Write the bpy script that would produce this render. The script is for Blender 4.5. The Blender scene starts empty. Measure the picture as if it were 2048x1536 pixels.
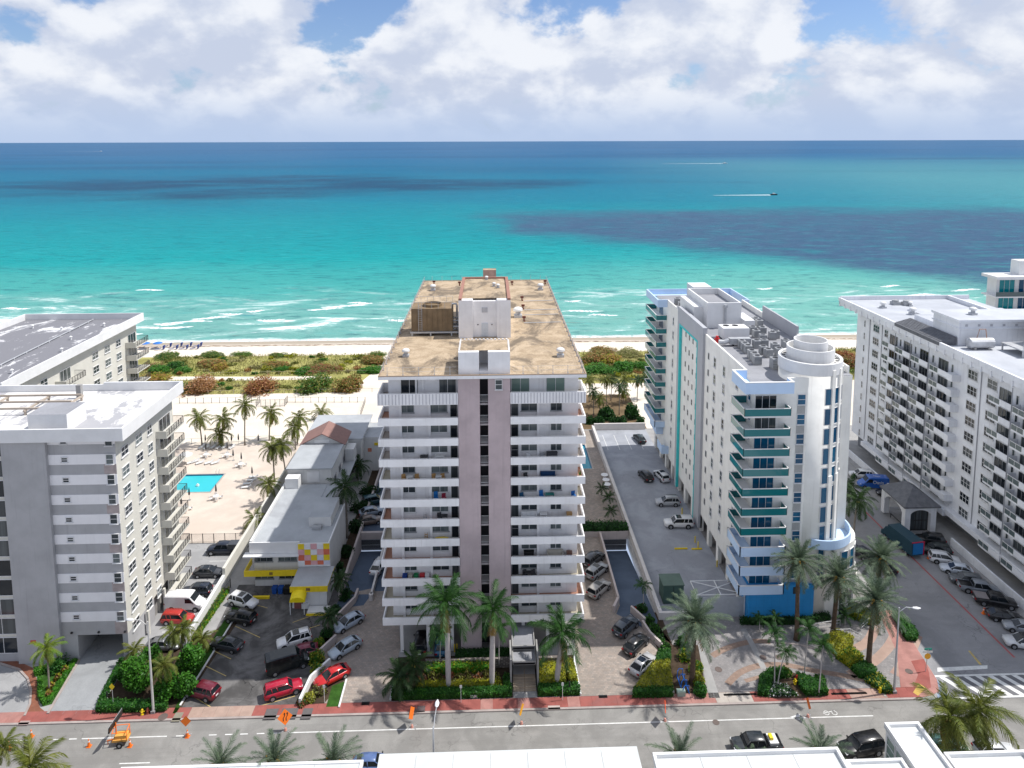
import bpy, math, random
import numpy as np
from mathutils import Matrix, Vector

# ------------------------------------------------------------------ camera
F_PX, CX, CY, CAM_H = 1400.0, 1024.0, 437.0, 70.0
PITCH, YAW, ROLL = math.radians(6.3), math.radians(1.8), math.radians(0.17)
SC = bpy.context.scene
COL = SC.collection
cam_d = bpy.data.cameras.new('camera')
cam = bpy.data.objects.new('camera', cam_d)
COL.objects.link(cam)
cam_d.sensor_fit = 'HORIZONTAL'
cam_d.sensor_width = 36.0
cam_d.lens = F_PX / 2048 * 36.0
cam_d.shift_y = -(768 - CY) / 2048
cam_d.clip_start = 0.5
cam_d.clip_end = 400000
CM = (Matrix.Rotation(-YAW, 3, 'Z') @ Matrix.Rotation(math.pi / 2 - PITCH, 3, 'X') @ Matrix.Rotation(-ROLL, 3, 'Z'))
cam.matrix_world = Matrix.Translation((0, 0, CAM_H)) @ CM.to_4x4()
SC.camera = cam


def ray(x, y):
    return CM @ Vector(((x - CX) / F_PX, -(y - CY) / F_PX, -1.0))


def U(x, y, z=0.0):          # surveyed point of the photograph at height z
    d = ray(x, y); t = (z - CAM_H) / d.z
    return (d.x * t, d.y * t)


def UY(x, y, Y):             # ... on the plane Y
    d = ray(x, y); t = Y / d.y
    return (d.x * t, CAM_H + d.z * t)


def UX(x, y, X):             # ... on the plane X
    d = ray(x, y); t = X / d.x
    return (d.y * t, CAM_H + d.z * t)


# ------------------------------------------------------------------ sun, sky, exposure
SUN = Vector((0.63, 0.085, 1.0)).normalized()
sun_d = bpy.data.lights.new('sun', 'SUN')
sun_d.energy = 4.0
sun_d.angle = math.radians(0.6)
sun_d.color = (1.0, 0.965, 0.91)
sun_o = bpy.data.objects.new('sun', sun_d)
COL.objects.link(sun_o)
sun_o.rotation_euler = SUN.to_track_quat('Z', 'Y').to_euler()
sun_o.location = (60, 60, 200)

W = bpy.data.worlds.new('World')
SC.world = W
W.use_nodes = True
wn, wl = W.node_tree.nodes, W.node_tree.links
wn.clear()


def N(nodes, typ, **kw):
    n = nodes.new(typ)
    for k, v in kw.items():
        setattr(n, k, v)
    return n


def wmath(op, a, b=None, c=None, clamp=False):
    n = N(wn, 'ShaderNodeMath', operation=op, use_clamp=clamp)
    for i, v in enumerate((a, b, c)):
        if v is None:
            continue
        if isinstance(v, (int, float)):
            n.inputs[i].default_value = v
        else:
            wl.new(v, n.inputs[i])
    return n.outputs[0]


def wramp(f, a, b, lo=0.0, hi=1.0, smooth=True):
    n = N(wn, 'ShaderNodeMapRange')
    n.interpolation_type = 'SMOOTHSTEP' if smooth else 'LINEAR'
    n.inputs['From Min'].default_value = a; n.inputs['From Max'].default_value = b
    n.inputs['To Min'].default_value = lo; n.inputs['To Max'].default_value = hi
    wl.new(f, n.inputs['Value'])
    return n.outputs['Result']


def wmix(f, a, b):
    n = N(wn, 'ShaderNodeMix', data_type='RGBA')
    wl.new(f, n.inputs[0]) if not isinstance(f, float) else setattr(n.inputs[0], 'default_value', f)
    for k, v in ((6, a), (7, b)):
        if isinstance(v, tuple):
            n.inputs[k].default_value = (*v, 1)
        else:
            wl.new(v, n.inputs[k])
    return n.outputs[2]


sky = N(wn, 'ShaderNodeTexSky', sky_type='NISHITA', sun_disc=False)
sky.sun_elevation = math.asin(SUN.z)
sky.sun_rotation = math.atan2(SUN.x, SUN.y)
sky.air_density = 1.0; sky.dust_density = 0.6; sky.ozone_density = 2.0
tc = N(wn, 'ShaderNodeTexCoord')
sep = N(wn, 'ShaderNodeSeparateXYZ'); wl.new(tc.outputs['Generated'], sep.inputs[0])
den = wmath('ADD', wmath('MAXIMUM', sep.outputs[2], 0.0), 0.62)
cmb = N(wn, 'ShaderNodeCombineXYZ')
wl.new(wmath('DIVIDE', sep.outputs[0], den), cmb.inputs[0]); wl.new(wmath('DIVIDE', sep.outputs[1], den), cmb.inputs[1])
mp = N(wn, 'ShaderNodeMapping'); mp.inputs['Location'].default_value = (5.35, 2.2, 0.4)
wl.new(cmb.outputs[0], mp.inputs['Vector'])


def cloud_noise(off, scale, detail, rough, dist=0.0):
    ad = N(wn, 'ShaderNodeVectorMath', operation='ADD'); ad.inputs[1].default_value = off
    wl.new(mp.outputs[0], ad.inputs[0])
    n = N(wn, 'ShaderNodeTexNoise'); n.inputs['Scale'].default_value = scale
    n.inputs['Detail'].default_value = detail; n.inputs['Roughness'].default_value = rough
    n.inputs['Distortion'].default_value = dist
    wl.new(ad.outputs[0], n.inputs['Vector'])
    return n.outputs['Fac']


n_big = cloud_noise((0, 0, 0), 5.2, 12, 0.57, 0.1)
n_lit = cloud_noise((0.026, -0.054, 0), 5.2, 6, 0.52, 0.1)
n_soft = cloud_noise((0, 0, 0), 5.2, 6, 0.52, 0.1)
n_wide = cloud_noise((7, 2, 4), 2.4, 3, 0.5)
n_fine = cloud_noise((3, 9, 1), 15.0, 7, 0.6)
dens = wmath('ADD', n_big, wmath('MULTIPLY', wmath('SUBTRACT', n_wide, 0.5), 0.25))
low = wramp(sep.outputs[2], 0.0, 0.21, 0.10, 0.005, False)
cover = wramp(wmath('ADD', dens, low), 0.40, 0.495)
shade = wmath('ADD', wmath('MULTIPLY', wmath('SUBTRACT', n_soft, n_lit), 3.8), 0.44)
shade = wmath('ADD', shade, wmath('MULTIPLY', wmath('SUBTRACT', n_fine, 0.5), 0.75))
shade = wmath('ADD', shade, wmath('MULTIPLY', wmath('SUBTRACT', n_wide, 0.5), 0.5), clamp=True)
cloud = wmix(wramp(shade, 0.05, 0.95), (4.7, 5.25, 6.5), (7.2, 7.45, 7.95))
haze_f = wramp(sep.outputs[2], 0.0, 0.085, 0.95, 0.0)
cloud = wmix(haze_f, cloud, (4.0, 4.95, 6.75))
tint = N(wn, 'ShaderNodeMix', data_type='RGBA', blend_type='MULTIPLY'); tint.inputs[0].default_value = 1.0
wl.new(sky.outputs[0], tint.inputs[6]); tint.inputs[7].default_value = (0.78, 0.86, 1.06, 1)
gap = wmix(haze_f, tint.outputs[2], (4.0, 4.95, 6.75))
skyc = wmix(cover, gap, cloud)
bg = N(wn, 'ShaderNodeBackground'); bg.inputs['Strength'].default_value = 0.1
wl.new(skyc, bg.inputs['Color'])
wo = N(wn, 'ShaderNodeOutputWorld'); wl.new(bg.outputs[0], wo.inputs['Surface'])

SC.view_settings.view_transform = 'Standard'
SC.view_settings.look = 'None'
SC.view_settings.gamma = 1.0
SC.view_settings.use_curve_mapping = False
SC.view_settings.exposure = 0.3
SC.render.engine = 'CYCLES'
SC.cycles.max_bounces = 6
SC.cycles.diffuse_bounces = 3
SC.cycles.glossy_bounces = 3
SC.cycles.transmission_bounces = 4
SC.cycles.transparent_max_bounces = 6
SC.cycles.caustics_reflective = False
SC.cycles.caustics_refractive = False

random.seed(7)
RNG = np.random.default_rng(7)
R = math.radians


# ------------------------------------------------------------------ mesh helpers
class MB:
    def __init__(s):
        s.v = []; s.f = []; s.m = []

    def poly(s, pts, m=0):
        n = len(s.v); s.v += [tuple(p) for p in pts]; s.f.append(tuple(range(n, n + len(pts)))); s.m.append(m)
        return s

    def box(s, x0, x1, y0, y1, z0, z1, m=0, top=None):
        n = len(s.v)
        s.v += [(x0, y0, z0), (x1, y0, z0), (x1, y1, z0), (x0, y1, z0), (x0, y0, z1), (x1, y0, z1), (x1, y1, z1), (x0, y1, z1)]
        for k, f in enumerate(((0, 3, 2, 1), (4, 5, 6, 7), (0, 1, 5, 4), (1, 2, 6, 5), (2, 3, 7, 6), (3, 0, 4, 7))):
            s.f.append(tuple(n + i for i in f)); s.m.append(top if (k == 1 and top is not None) else m)
        return s

    def prism(s, p, z0, z1, m=0, top=None):
        a = sum(p[i][0] * p[(i + 1) % len(p)][1] - p[(i + 1) % len(p)][0] * p[i][1] for i in range(len(p)))
        if a < 0:
            p = p[::-1]
        n = len(s.v); k = len(p)
        s.v += [(x, y, z0) for x, y in p] + [(x, y, z1) for x, y in p]
        s.f.append(tuple(range(n + k - 1, n - 1, -1))); s.m.append(m)
        s.f.append(tuple(range(n + k, n + 2 * k))); s.m.append(m if top is None else top)
        for i in range(k):
            j = (i + 1) % k
            s.f.append((n + i, n + j, n + k + j, n + k + i)); s.m.append(m)
        return s

    def cyl(s, x, y, z0, z1, r, n=12, r1=None, m=0, cap=True):
        r1 = r if r1 is None else r1
        b = len(s.v)
        for rr, z in ((r, z0), (r1, z1)):
            s.v += [(x + rr * math.cos(2 * math.pi * i / n), y + rr * math.sin(2 * math.pi * i / n), z) for i in range(n)]
        for i in range(n):
            j = (i + 1) % n
            s.f.append((b + i, b + j, b + n + j, b + n + i)); s.m.append(m)
        if cap:
            s.f.append(tuple(range(b + n - 1, b - 1, -1))); s.m.append(m)
            s.f.append(tuple(range(b + n, b + 2 * n))); s.m.append(m)
        return s

    def ring(s, x, y, z0, z1, r, t, n=32, a0=0.0, a1=2 * math.pi, m=0):   # upright annular wall
        b = len(s.v); full = abs(a1 - a0) > 6.28
        k = n if full else n + 1
        for i in range(k):
            a = a0 + (a1 - a0) * i / n; c, q = math.cos(a), math.sin(a)
            for rr, z in ((r, z0), (r, z1), (r - t, z1), (r - t, z0)):
                s.v.append((x + rr * c, y + rr * q, z))
        for i in range(n):
            j = (i + 1) % k
            for e in range(4):
                g = (e + 1) % 4
                s.f.append((b + 4 * i + e, b + 4 * j + e, b + 4 * j + g, b + 4 * i + g)); s.m.append(m)
        if not full:
            s.f.append((b, b + 1, b + 2, b + 3)); s.f.append((b + 4 * n + 3, b + 4 * n + 2, b + 4 * n + 1, b + 4 * n)); s.m += [m, m]
        return s

    def tube(s, pts, rad, n=6, m=0):
        pts = [Vector(p) for p in pts]
        if not isinstance(rad, (list, tuple)):
            rad = [rad] * len(pts)
        b = len(s.v)
        for i, p in enumerate(pts):
            d = (pts[min(i + 1, len(pts) - 1)] - pts[max(i - 1, 0)]).normalized()
            up = Vector((0, 0, 1)) if abs(d.z) < 0.9 else Vector((1, 0, 0))
            a = d.cross(up).normalized(); c = a.cross(d)
            for k in range(n):
                t = 2 * math.pi * k / n
                s.v.append(tuple(p + (a * math.cos(t) + c * math.sin(t)) * rad[i]))
        for i in range(len(pts) - 1):
            for k in range(n):
                j = (k + 1) % n
                s.f.append((b + i * n + k, b + i * n + j, b + (i + 1) * n + j, b + (i + 1) * n + k)); s.m.append(m)
        s.f.append(tuple(range(b + n - 1, b - 1, -1))); s.m.append(m)
        e = b + (len(pts) - 1) * n
        s.f.append(tuple(range(e, e + n))); s.m.append(m)
        return s

    def loft(s, rings, m=0, cap=True):
        b = len(s.v); n = len(rings[0])
        for r in rings:
            s.v += [tuple(p) for p in r]
        for i in range(len(rings) - 1):
            for k in range(n):
                j = (k + 1) % n
                s.f.append((b + i * n + k, b + i * n + j, b + (i + 1) * n + j, b + (i + 1) * n + k)); s.m.append(m)
        if cap:
            s.f.append(tuple(range(b + n - 1, b - 1, -1))); s.m.append(m)
            e = b + (len(rings) - 1) * n
            s.f.append(tuple(range(e, e + n))); s.m.append(m)
        return s

    def dome(s, x, y, z, r, h, n=12, k=4, m=0):
        rings = []
        for i in range(k + 1):
            a = math.pi / 2 * i / (k + 0.001)
            rr = r * math.cos(a)
            rings.append([(x + rr * math.cos(2 * math.pi * q / n), y + rr * math.sin(2 * math.pi * q / n), z + h * math.sin(a)) for q in range(n)])
        return s.loft(rings, m)

    def mesh(s, name, mats, smooth=False):
        me = bpy.data.meshes.new(name)
        me.from_pydata(s.v, [], s.f)
        for m in (mats if isinstance(mats, (list, tuple)) else [mats]):
            me.materials.append(m)
        if len(me.polygons):
            me.polygons.foreach_set('material_index', s.m)
            if smooth:
                me.polygons.foreach_set('use_smooth', [True] * len(me.polygons))
        me.update()
        return me


def put(name, me, parent=None, loc=(0, 0, 0), rz=0.0, rot=None):
    o = bpy.data.objects.new(name, me)
    COL.objects.link(o)
    o.location = loc
    o.rotation_euler = rot if rot is not None else (0, 0, rz)
    if parent is not None:
        o.parent = parent
    return o


def tag(o, label=None, cat=None, group=None, kind=None):
    if label: o['label'] = label
    if cat: o['category'] = cat
    if group: o['group'] = group
    if kind: o['kind'] = kind
    return o


def thing(name, label, cat, loc=(0, 0, 0), rz=0.0, group=None):
    return tag(put(name, None, None, loc, rz), label, cat, group)


def part(parent, name, mb, mats, smooth=False):      # mb in world coordinates, parent unrotated
    L = parent.location if parent.parent is None else Vector((0, 0, 0))
    return put(name, mb.mesh(name, mats, smooth), parent, (-L[0], -L[1], -L[2]))


def solo(name, mb, mats, label, cat, group=None, smooth=False):
    return tag(put(name, mb.mesh(name, mats, smooth)), label, cat, group)


def struct(name, mb, mats, parent=None):
    o = put(name, mb.mesh(name, mats), parent)
    if parent is None:
        o['kind'] = 'structure'
    return o


def copy_tree(o, parent=None):
    c = o.copy(); COL.objects.link(c); c.parent = parent
    for ch in list(o.children):
        if ch.name in COL.objects:
            copy_tree(ch, c)
    return c


# ------------------------------------------------------------------ materials
def lin(c):
    c = c / 255.0
    return c / 12.92 if c <= 0.04045 else ((c + 0.055) / 1.055) ** 2.4


def S(r, g, b):
    return (lin(r), lin(g), lin(b))


class NT:
    def __init__(s, name):
        s.m = bpy.data.materials.new(name); s.m.use_nodes = True
        s.n = s.m.node_tree.nodes; s.l = s.m.node_tree.links
        s.b = s.n['Principled BSDF']
        s.pos = None

    def set(s, **kw):
        for k, v in kw.items():
            i = s.b.inputs[k.replace('_', ' ')]
            if isinstance(v, (int, float)):
                i.default_value = v
            elif isinstance(v, tuple):
                i.default_value = (*v, 1) if len(v) == 3 else v
            else:
                s.l.new(v, i)
        return s

    def P(s, scale=(1, 1, 1), rot=(0, 0, 0), obj=False):
        mp_ = s.n.new('ShaderNodeMapping')
        mp_.inputs['Scale'].default_value = scale; mp_.inputs['Rotation'].default_value = rot
        src = s.n.new('ShaderNodeTexCoord').outputs['Object'] if obj else s.n.new('ShaderNodeNewGeometry').outputs['Position']
        s.l.new(src, mp_.inputs['Vector'])
        return mp_.outputs[0]

    def noise(s, vec, scale, detail=4, rough=0.55, dist=0.0):
        n = s.n.new('ShaderNodeTexNoise')
        n.inputs['Scale'].default_value = scale; n.inputs['Detail'].default_value = detail
        n.inputs['Roughness'].default_value = rough; n.inputs['Distortion'].default_value = dist
        s.l.new(vec, n.inputs['Vector'])
        return n.outputs['Fac']

    def ramp(s, f, a, b, lo=0.0, hi=1.0):
        n = s.n.new('ShaderNodeMapRange'); n.interpolation_type = 'SMOOTHSTEP'
        for k, v in (('From Min', a), ('From Max', b), ('To Min', lo), ('To Max', hi)):
            n.inputs[k].default_value = v
        s.l.new(f, n.inputs['Value'])
        return n.outputs['Result']

    def math(s, op, a, b=0.0, clamp=False):
        n = s.n.new('ShaderNodeMath'); n.operation = op; n.use_clamp = clamp
        for i, v in enumerate((a, b)):
            if isinstance(v, (int, float)):
                n.inputs[i].default_value = v
            else:
                s.l.new(v, n.inputs[i])
        return n.outputs[0]

    def mix(s, f, a, b, mode='MIX'):
        n = s.n.new('ShaderNodeMix'); n.data_type = 'RGBA'; n.blend_type = mode
        if isinstance(f, (int, float)):
            n.inputs[0].default_value = f
        else:
            s.l.new(f, n.inputs[0])
        for k, v in ((6, a), (7, b)):
            if isinstance(v, tuple):
                n.inputs[k].default_value = (*v, 1)
            else:
                s.l.new(v, n.inputs[k])
        return n.outputs[2]

    def bump(s, h, strength=0.3, dist=0.05):
        n = s.n.new('ShaderNodeBump'); n.inputs['Strength'].default_value = strength; n.inputs['Distance'].default_value = dist
        s.l.new(h, n.inputs['Height']); s.l.new(n.outputs[0], s.b.inputs['Normal'])

    def sepxyz(s, vec):
        n = s.n.new('ShaderNodeSeparateXYZ'); s.l.new(vec, n.inputs[0]); return n.outputs


def sc3(c, k):
    return tuple(max(0.0, min(1.0, x * k)) for x in c)


def surf(name, c, rough=0.75, var=0.18, scale=0.8, spec=0.3, metal=0.0, streak=0.0, dirt=None, fine=0.0, bump=0.0):
    t = NT(name)
    a = t.noise(t.P(), scale, 5, 0.6)
    col = t.mix(t.ramp(a, 0.3, 0.7), sc3(c, 1 - var), sc3(c, 1 + var * 0.6))
    if fine:
        f = t.noise(t.P(), scale * 14, 3, 0.6)
        col = t.mix(t.ramp(f, 0.3, 0.7, 0, fine), col, sc3(c, 0.55))
    if streak:
        st = t.noise(t.P((2.2, 2.2, 0.09)), 1.0, 5, 0.65)
        col = t.mix(t.ramp(st, 0.52, 0.78, 0, streak), col, dirt or sc3(c, 0.45))
    elif dirt:
        d = t.noise(t.P(), scale * 0.35, 6, 0.65, 0.4)
        col = t.mix(t.ramp(d, 0.48, 0.68, 0, 0.8), col, dirt)
    t.set(Base_Color=col, Roughness=rough, Metallic=metal)
    t.b.inputs['Specular IOR Level'].default_value = spec
    if bump:
        t.bump(t.noise(t.P(), scale * 10, 4), bump, 0.04)
    return t.m


MATS = {}


def plain(c, rough=0.6, metal=0.0, spec=0.4, var=0.08):
    k = (tuple(round(x, 4) for x in c), rough, metal, spec, var)
    if k not in MATS:
        MATS[k] = surf('paint_%d' % len(MATS), c, rough, var, 1.5, spec, metal)
    return MATS[k]


def glass(name, c, rough=0.06, curtain=None, spec=0.5):
    t = NT(name)
    col = c
    if curtain:
        v = t.noise(t.P((1.3, 1.3, 0.05)), 1.0, 2)
        oi = t.n.new('ShaderNodeObjectInfo')
        col = t.mix(t.ramp(oi.outputs['Random'], 0.35, 0.75, 0.0, 0.85), c, curtain)
        col = t.mix(t.ramp(v, 0.4, 0.6, 0, 0.5), col, c)
    t.set(Base_Color=col, Roughness=rough)
    t.b.inputs['Specular IOR Level'].default_value = spec
    return t.m


def leafmat(name, c, c2, rough=0.55, trans=0.3):
    t = NT(name)
    oi = t.n.new('ShaderNodeObjectInfo')
    a = t.noise(t.P(), 0.9, 3)
    col = t.mix(t.ramp(a, 0.35, 0.65), c, c2)
    col = t.mix(t.ramp(t.noise(t.P(), 9.0, 2), 0.35, 0.65, 0, 0.5), col, sc3(c, 0.6))
    col = t.mix(t.math('MULTIPLY', oi.outputs['Random'], 0.35), col, sc3(c2, 0.7))
    t.set(Base_Color=col, Roughness=rough)
    t.b.inputs['Specular IOR Level'].default_value = 0.35
    tr = t.n.new('ShaderNodeBsdfTranslucent'); t.l.new(col, tr.inputs['Color'])
    mx = t.n.new('ShaderNodeMixShader'); mx.inputs[0].default_value = trans
    t.l.new(t.b.outputs[0], mx.inputs[1]); t.l.new(tr.outputs[0], mx.inputs[2])
    out = t.n['Material Output']; t.l.new(mx.outputs[0], out.inputs['Surface'])
    return t.m


M_white = surf('white_paint', (0.78, 0.78, 0.78), 0.7, 0.06, 0.4, 0.3, streak=0.22, dirt=(0.45, 0.44, 0.43))
M_whiteclean = surf('clean_white', (0.72, 0.72, 0.72), 0.6, 0.05, 0.6)
M_condo = surf('condo_white', (0.84, 0.83, 0.835), 0.7, 0.07, 0.5, 0.3, streak=0.32, dirt=(0.46, 0.43, 0.41))
M_pink = surf('pink_stucco', (0.50, 0.41, 0.42), 0.85, 0.14, 0.25, 0.2, streak=0.5, dirt=(0.34, 0.28, 0.29))
M_stripe = surf('grey_stucco', (0.40, 0.40, 0.41), 0.85, 0.1, 0.3, 0.2, streak=0.3)
M_lightstripe = surf('pale_stucco', (0.80, 0.79, 0.80), 0.8, 0.04, 0.5, 0.2, streak=0.1)
M_cream = surf('cream_stucco', (0.60, 0.585, 0.53), 0.8, 0.05, 0.5, 0.2, streak=0.12)
M_tower = surf('tower_stucco', (0.82, 0.81, 0.77), 0.75, 0.07, 0.4, 0.25, streak=0.38, dirt=(0.50, 0.48, 0.45))
M_towergrey = surf('tower_grey', (0.42, 0.43, 0.46), 0.8, 0.05, 0.4)
M_teal = plain((0.05, 0.55, 0.56), 0.6)
M_skyblue = surf('pale_blue_paint', (0.52, 0.67, 0.87), 0.7, 0.05, 0.4)
M_blue = surf('bright_blue_tile', (0.03, 0.29, 0.66), 0.55, 0.06, 0.5)
M_hotel = surf('hotel_white', (0.74, 0.755, 0.79), 0.75, 0.08, 0.3, 0.25, streak=0.4, dirt=(0.42, 0.43, 0.47))
M_hotelroof = surf('pale_membrane', (0.47, 0.49, 0.53), 0.8, 0.12, 0.2, dirt=(0.36, 0.38, 0.42))
M_slate = surf('slate', (0.13, 0.135, 0.15), 0.7, 0.2, 1.2)
t = NT('brown_gravel')
_a = t.noise(t.P((1, .6, 1)), 0.17, 9, 0.72, 0.8); _b = t.noise(t.P(), 0.5, 7, 0.7, 0.5); _c = t.noise(t.P(), 4.0, 4, 0.7)
_k = t.mix(t.ramp(_b, .35, .62), (.36, .275, .185), (.50, .395, .28))
_k = t.mix(t.ramp(_a, .475, .62, 0, .85), _k, (.14, .115, .09))
_k = t.mix(t.ramp(_c, .45, .7, 0, .45), _k, (.17, .13, .095))
t.set(Base_Color=_k, Roughness=.95); t.b.inputs['Specular IOR Level'].default_value = .1
M_gravel = t.m
M_roofdark = surf('grey_membrane', (0.30, 0.305, 0.33), 0.85, 0.15, 0.25, fine=0.2)
M_roofblue = surf('blue_grey_membrane', (0.40, 0.42, 0.44), 0.85, 0.1, 0.3, fine=0.12, dirt=(0.30, 0.31, 0.33))


def stained_roof(name, base, stain, amt):
    t = NT(name)
    a = t.noise(t.P((1, 0.45, 1), (0, 0, 0.5)), 0.16, 8, 0.68, 1.2)
    b = t.noise(t.P(), 1.6, 6, 0.7)
    m = t.ramp(t.math('ADD', a, t.math('MULTIPLY', b, 0.18)), 0.60 - amt, 0.66 - amt)
    col = t.mix(m, base, stain)
    col = t.mix(t.ramp(b, 0.55, 0.75, 0, 0.4), col, sc3(stain, 0.75))
    t.set(Base_Color=col, Roughness=0.85)
    return t.m


M_roofLN = stained_roof('stained_white_roof', (0.66, 0.65, 0.64), (0.36, 0.36, 0.38), 0.02)
M_roofLR = stained_roof('stained_grey_roof', (0.62, 0.62, 0.63), (0.19, 0.19, 0.21), 0.11)
M_foreroof = surf('white_roof_sheet', (0.60, 0.62, 0.62), 0.7, 0.08, 0.3, fine=0.10, dirt=(0.50, 0.515, 0.515))

M_glass = glass('dark_glass', (0.012, 0.017, 0.024), curtain=(0.10, 0.115, 0.12))
M_glassgrey = glass('grey_glass', (0.03, 0.042, 0.05), curtain=(0.16, 0.19, 0.19))
M_glassblue = glass('blue_glass', (0.004, 0.065, 0.145), curtain=(0.01, 0.12, 0.23))
M_glassgreen = glass('green_tint_glass', (0.16, 0.24, 0.21), 0.1)
M_balglass = glass('teal_balcony_glass', (0.01, 0.155, 0.17), 0.05)
M_panelglass = glass('frosted_panel', (0.09, 0.12, 0.125), 0.2)
M_carglass = glass('car_glass', (0.012, 0.016, 0.02), 0.04)
M_dark = plain((0.02, 0.02, 0.022), 0.6)
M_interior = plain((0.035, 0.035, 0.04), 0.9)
M_frame = plain((0.70, 0.70, 0.70), 0.5)
M_framegrey = plain((0.32, 0.33, 0.34), 0.5)
M_metal = plain((0.45, 0.46, 0.48), 0.35, 0.6)
M_galv = surf('galvanised', (0.50, 0.51, 0.53), 0.5, 0.15, 1.0, metal=0.4)
M_ac = surf('ac_casing', (0.36, 0.37, 0.38), 0.6, 0.15, 0.7)
M_black = plain((0.012, 0.012, 0.013), 0.5)
M_rail = plain((0.035, 0.033, 0.035), 0.5)
M_tyre = plain((0.014, 0.014, 0.015), 0.8)
M_rim = plain((0.40, 0.41, 0.43), 0.35, 0.7)
M_yellow = plain((0.78, 0.58, 0.02), 0.6)
M_orange = plain((0.85, 0.18, 0.015), 0.6)
M_red = plain((0.55, 0.03, 0.03), 0.6)
M_concrete = surf('concrete', (0.33, 0.325, 0.32), 0.9, 0.12, 0.6, 0.2, dirt=(0.26, 0.255, 0.25))
M_kerb = surf('kerb_concrete', (0.36, 0.31, 0.29), 0.9, 0.15, 0.9, 0.2)
M_wall = surf('garden_wall', (0.60, 0.57, 0.55), 0.85, 0.08, 0.5, 0.2, streak=0.2)
M_pinkwall = surf('pinkish_wall', (0.50, 0.44, 0.42), 0.85, 0.08, 0.5, 0.2, streak=0.2)
M_trunk = surf('palm_trunk', (0.25, 0.22, 0.19), 0.95, 0.2, 3.0, 0.1)
M_royaltrunk = surf('royal_trunk', (0.46, 0.43, 0.42), 0.9, 0.1, 1.5, 0.1)
M_bark = surf('bark', (0.12, 0.085, 0.06), 0.95, 0.3, 3.0, 0.1)

L_green = leafmat('leaf_green', (0.030, 0.13, 0.012), (0.065, 0.21, 0.018))
L_bright = leafmat('leaf_bright', (0.045, 0.19, 0.012), (0.085, 0.27, 0.018))
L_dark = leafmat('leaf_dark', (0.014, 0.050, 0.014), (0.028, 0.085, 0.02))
L_yellow = leafmat('leaf_yellow', (0.22, 0.26, 0.015), (0.42, 0.40, 0.02))
L_hedge = leafmat('leaf_hedge', (0.016, 0.085, 0.012), (0.030, 0.13, 0.016))
L_purple = leafmat('leaf_purple', (0.07, 0.045, 0.03), (0.13, 0.085, 0.05))
L_orange = leafmat('leaf_orange', (0.34, 0.16, 0.05), (0.46, 0.26, 0.09))
L_redleaf = leafmat('leaf_redbrown', (0.28, 0.085, 0.045), (0.38, 0.17, 0.07))
L_pinkleaf = leafmat('leaf_pinkish', (0.46, 0.24, 0.14), (0.46, 0.30, 0.16))
L_olive = leafmat('leaf_olive', (0.16, 0.19, 0.035), (0.27, 0.27, 0.065))
L_straw = leafmat('grass_straw', (0.30, 0.28, 0.11), (0.44, 0.39, 0.17))
L_coco = leafmat('frond_coconut', (0.095, 0.135, 0.020), (0.19, 0.205, 0.032))
L_cocodark = leafmat('frond_dark', (0.022, 0.06, 0.016), (0.045, 0.095, 0.024))  # shaded copy of the coconut frond, the shade put into its colour
L_royal = leafmat('frond_royal', (0.018, 0.07, 0.013), (0.048, 0.135, 0.024))
L_date = leafmat('frond_date', (0.085, 0.135, 0.085), (0.17, 0.23, 0.14))
L_dead = leafmat('frond_dry', (0.33, 0.20, 0.06), (0.42, 0.30, 0.11))
L_white = leafmat('petals', (0.75, 0.75, 0.72), (0.8, 0.8, 0.8))

# ------------------------------------------------------------------ ground, beach, sea
def m_sand():
    t = NT('beach_sand')
    x, y, z = t.sepxyz(t.P())
    a = t.noise(t.P(), 0.12, 5, 0.6); b = t.noise(t.P(), 3.0, 5, 0.7)
    col = t.mix(t.ramp(a, 0.3, 0.7), (0.64, 0.57, 0.48), (0.76, 0.69, 0.60))
    col = t.mix(t.ramp(b, 0.45, 0.75, 0, 0.45), col, (0.46, 0.40, 0.33))
    wob = t.noise(t.P((0.05, 0.0, 0.0)), 1.0, 6, 0.65)
    yy = t.math('SUBTRACT', y, t.math('MULTIPLY', t.math('SUBTRACT', wob, 0.5), 5.0))
    wet = t.ramp(yy, 239.0, 241.5)
    col = t.mix(wet, col, (0.36, 0.31, 0.25))
    weed = t.math('MULTIPLY', t.ramp(yy, 237.6, 238.4), t.ramp(yy, 240.3, 239.3))
    wn_ = t.noise(t.P((0.5, 1.5, 1)), 1.0, 5, 0.7)
    col = t.mix(t.math('MULTIPLY', weed, t.ramp(wn_, 0.36, 0.56, 0, 0.9)), col, (0.13, 0.075, 0.04))
    t.set(Base_Color=col, Roughness=0.95)
    t.b.inputs['Specular IOR Level'].default_value = 0.1
    t.bump(t.noise(t.P(), 1.3, 5, 0.7), 0.5, 0.12)
    return t.m


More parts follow.
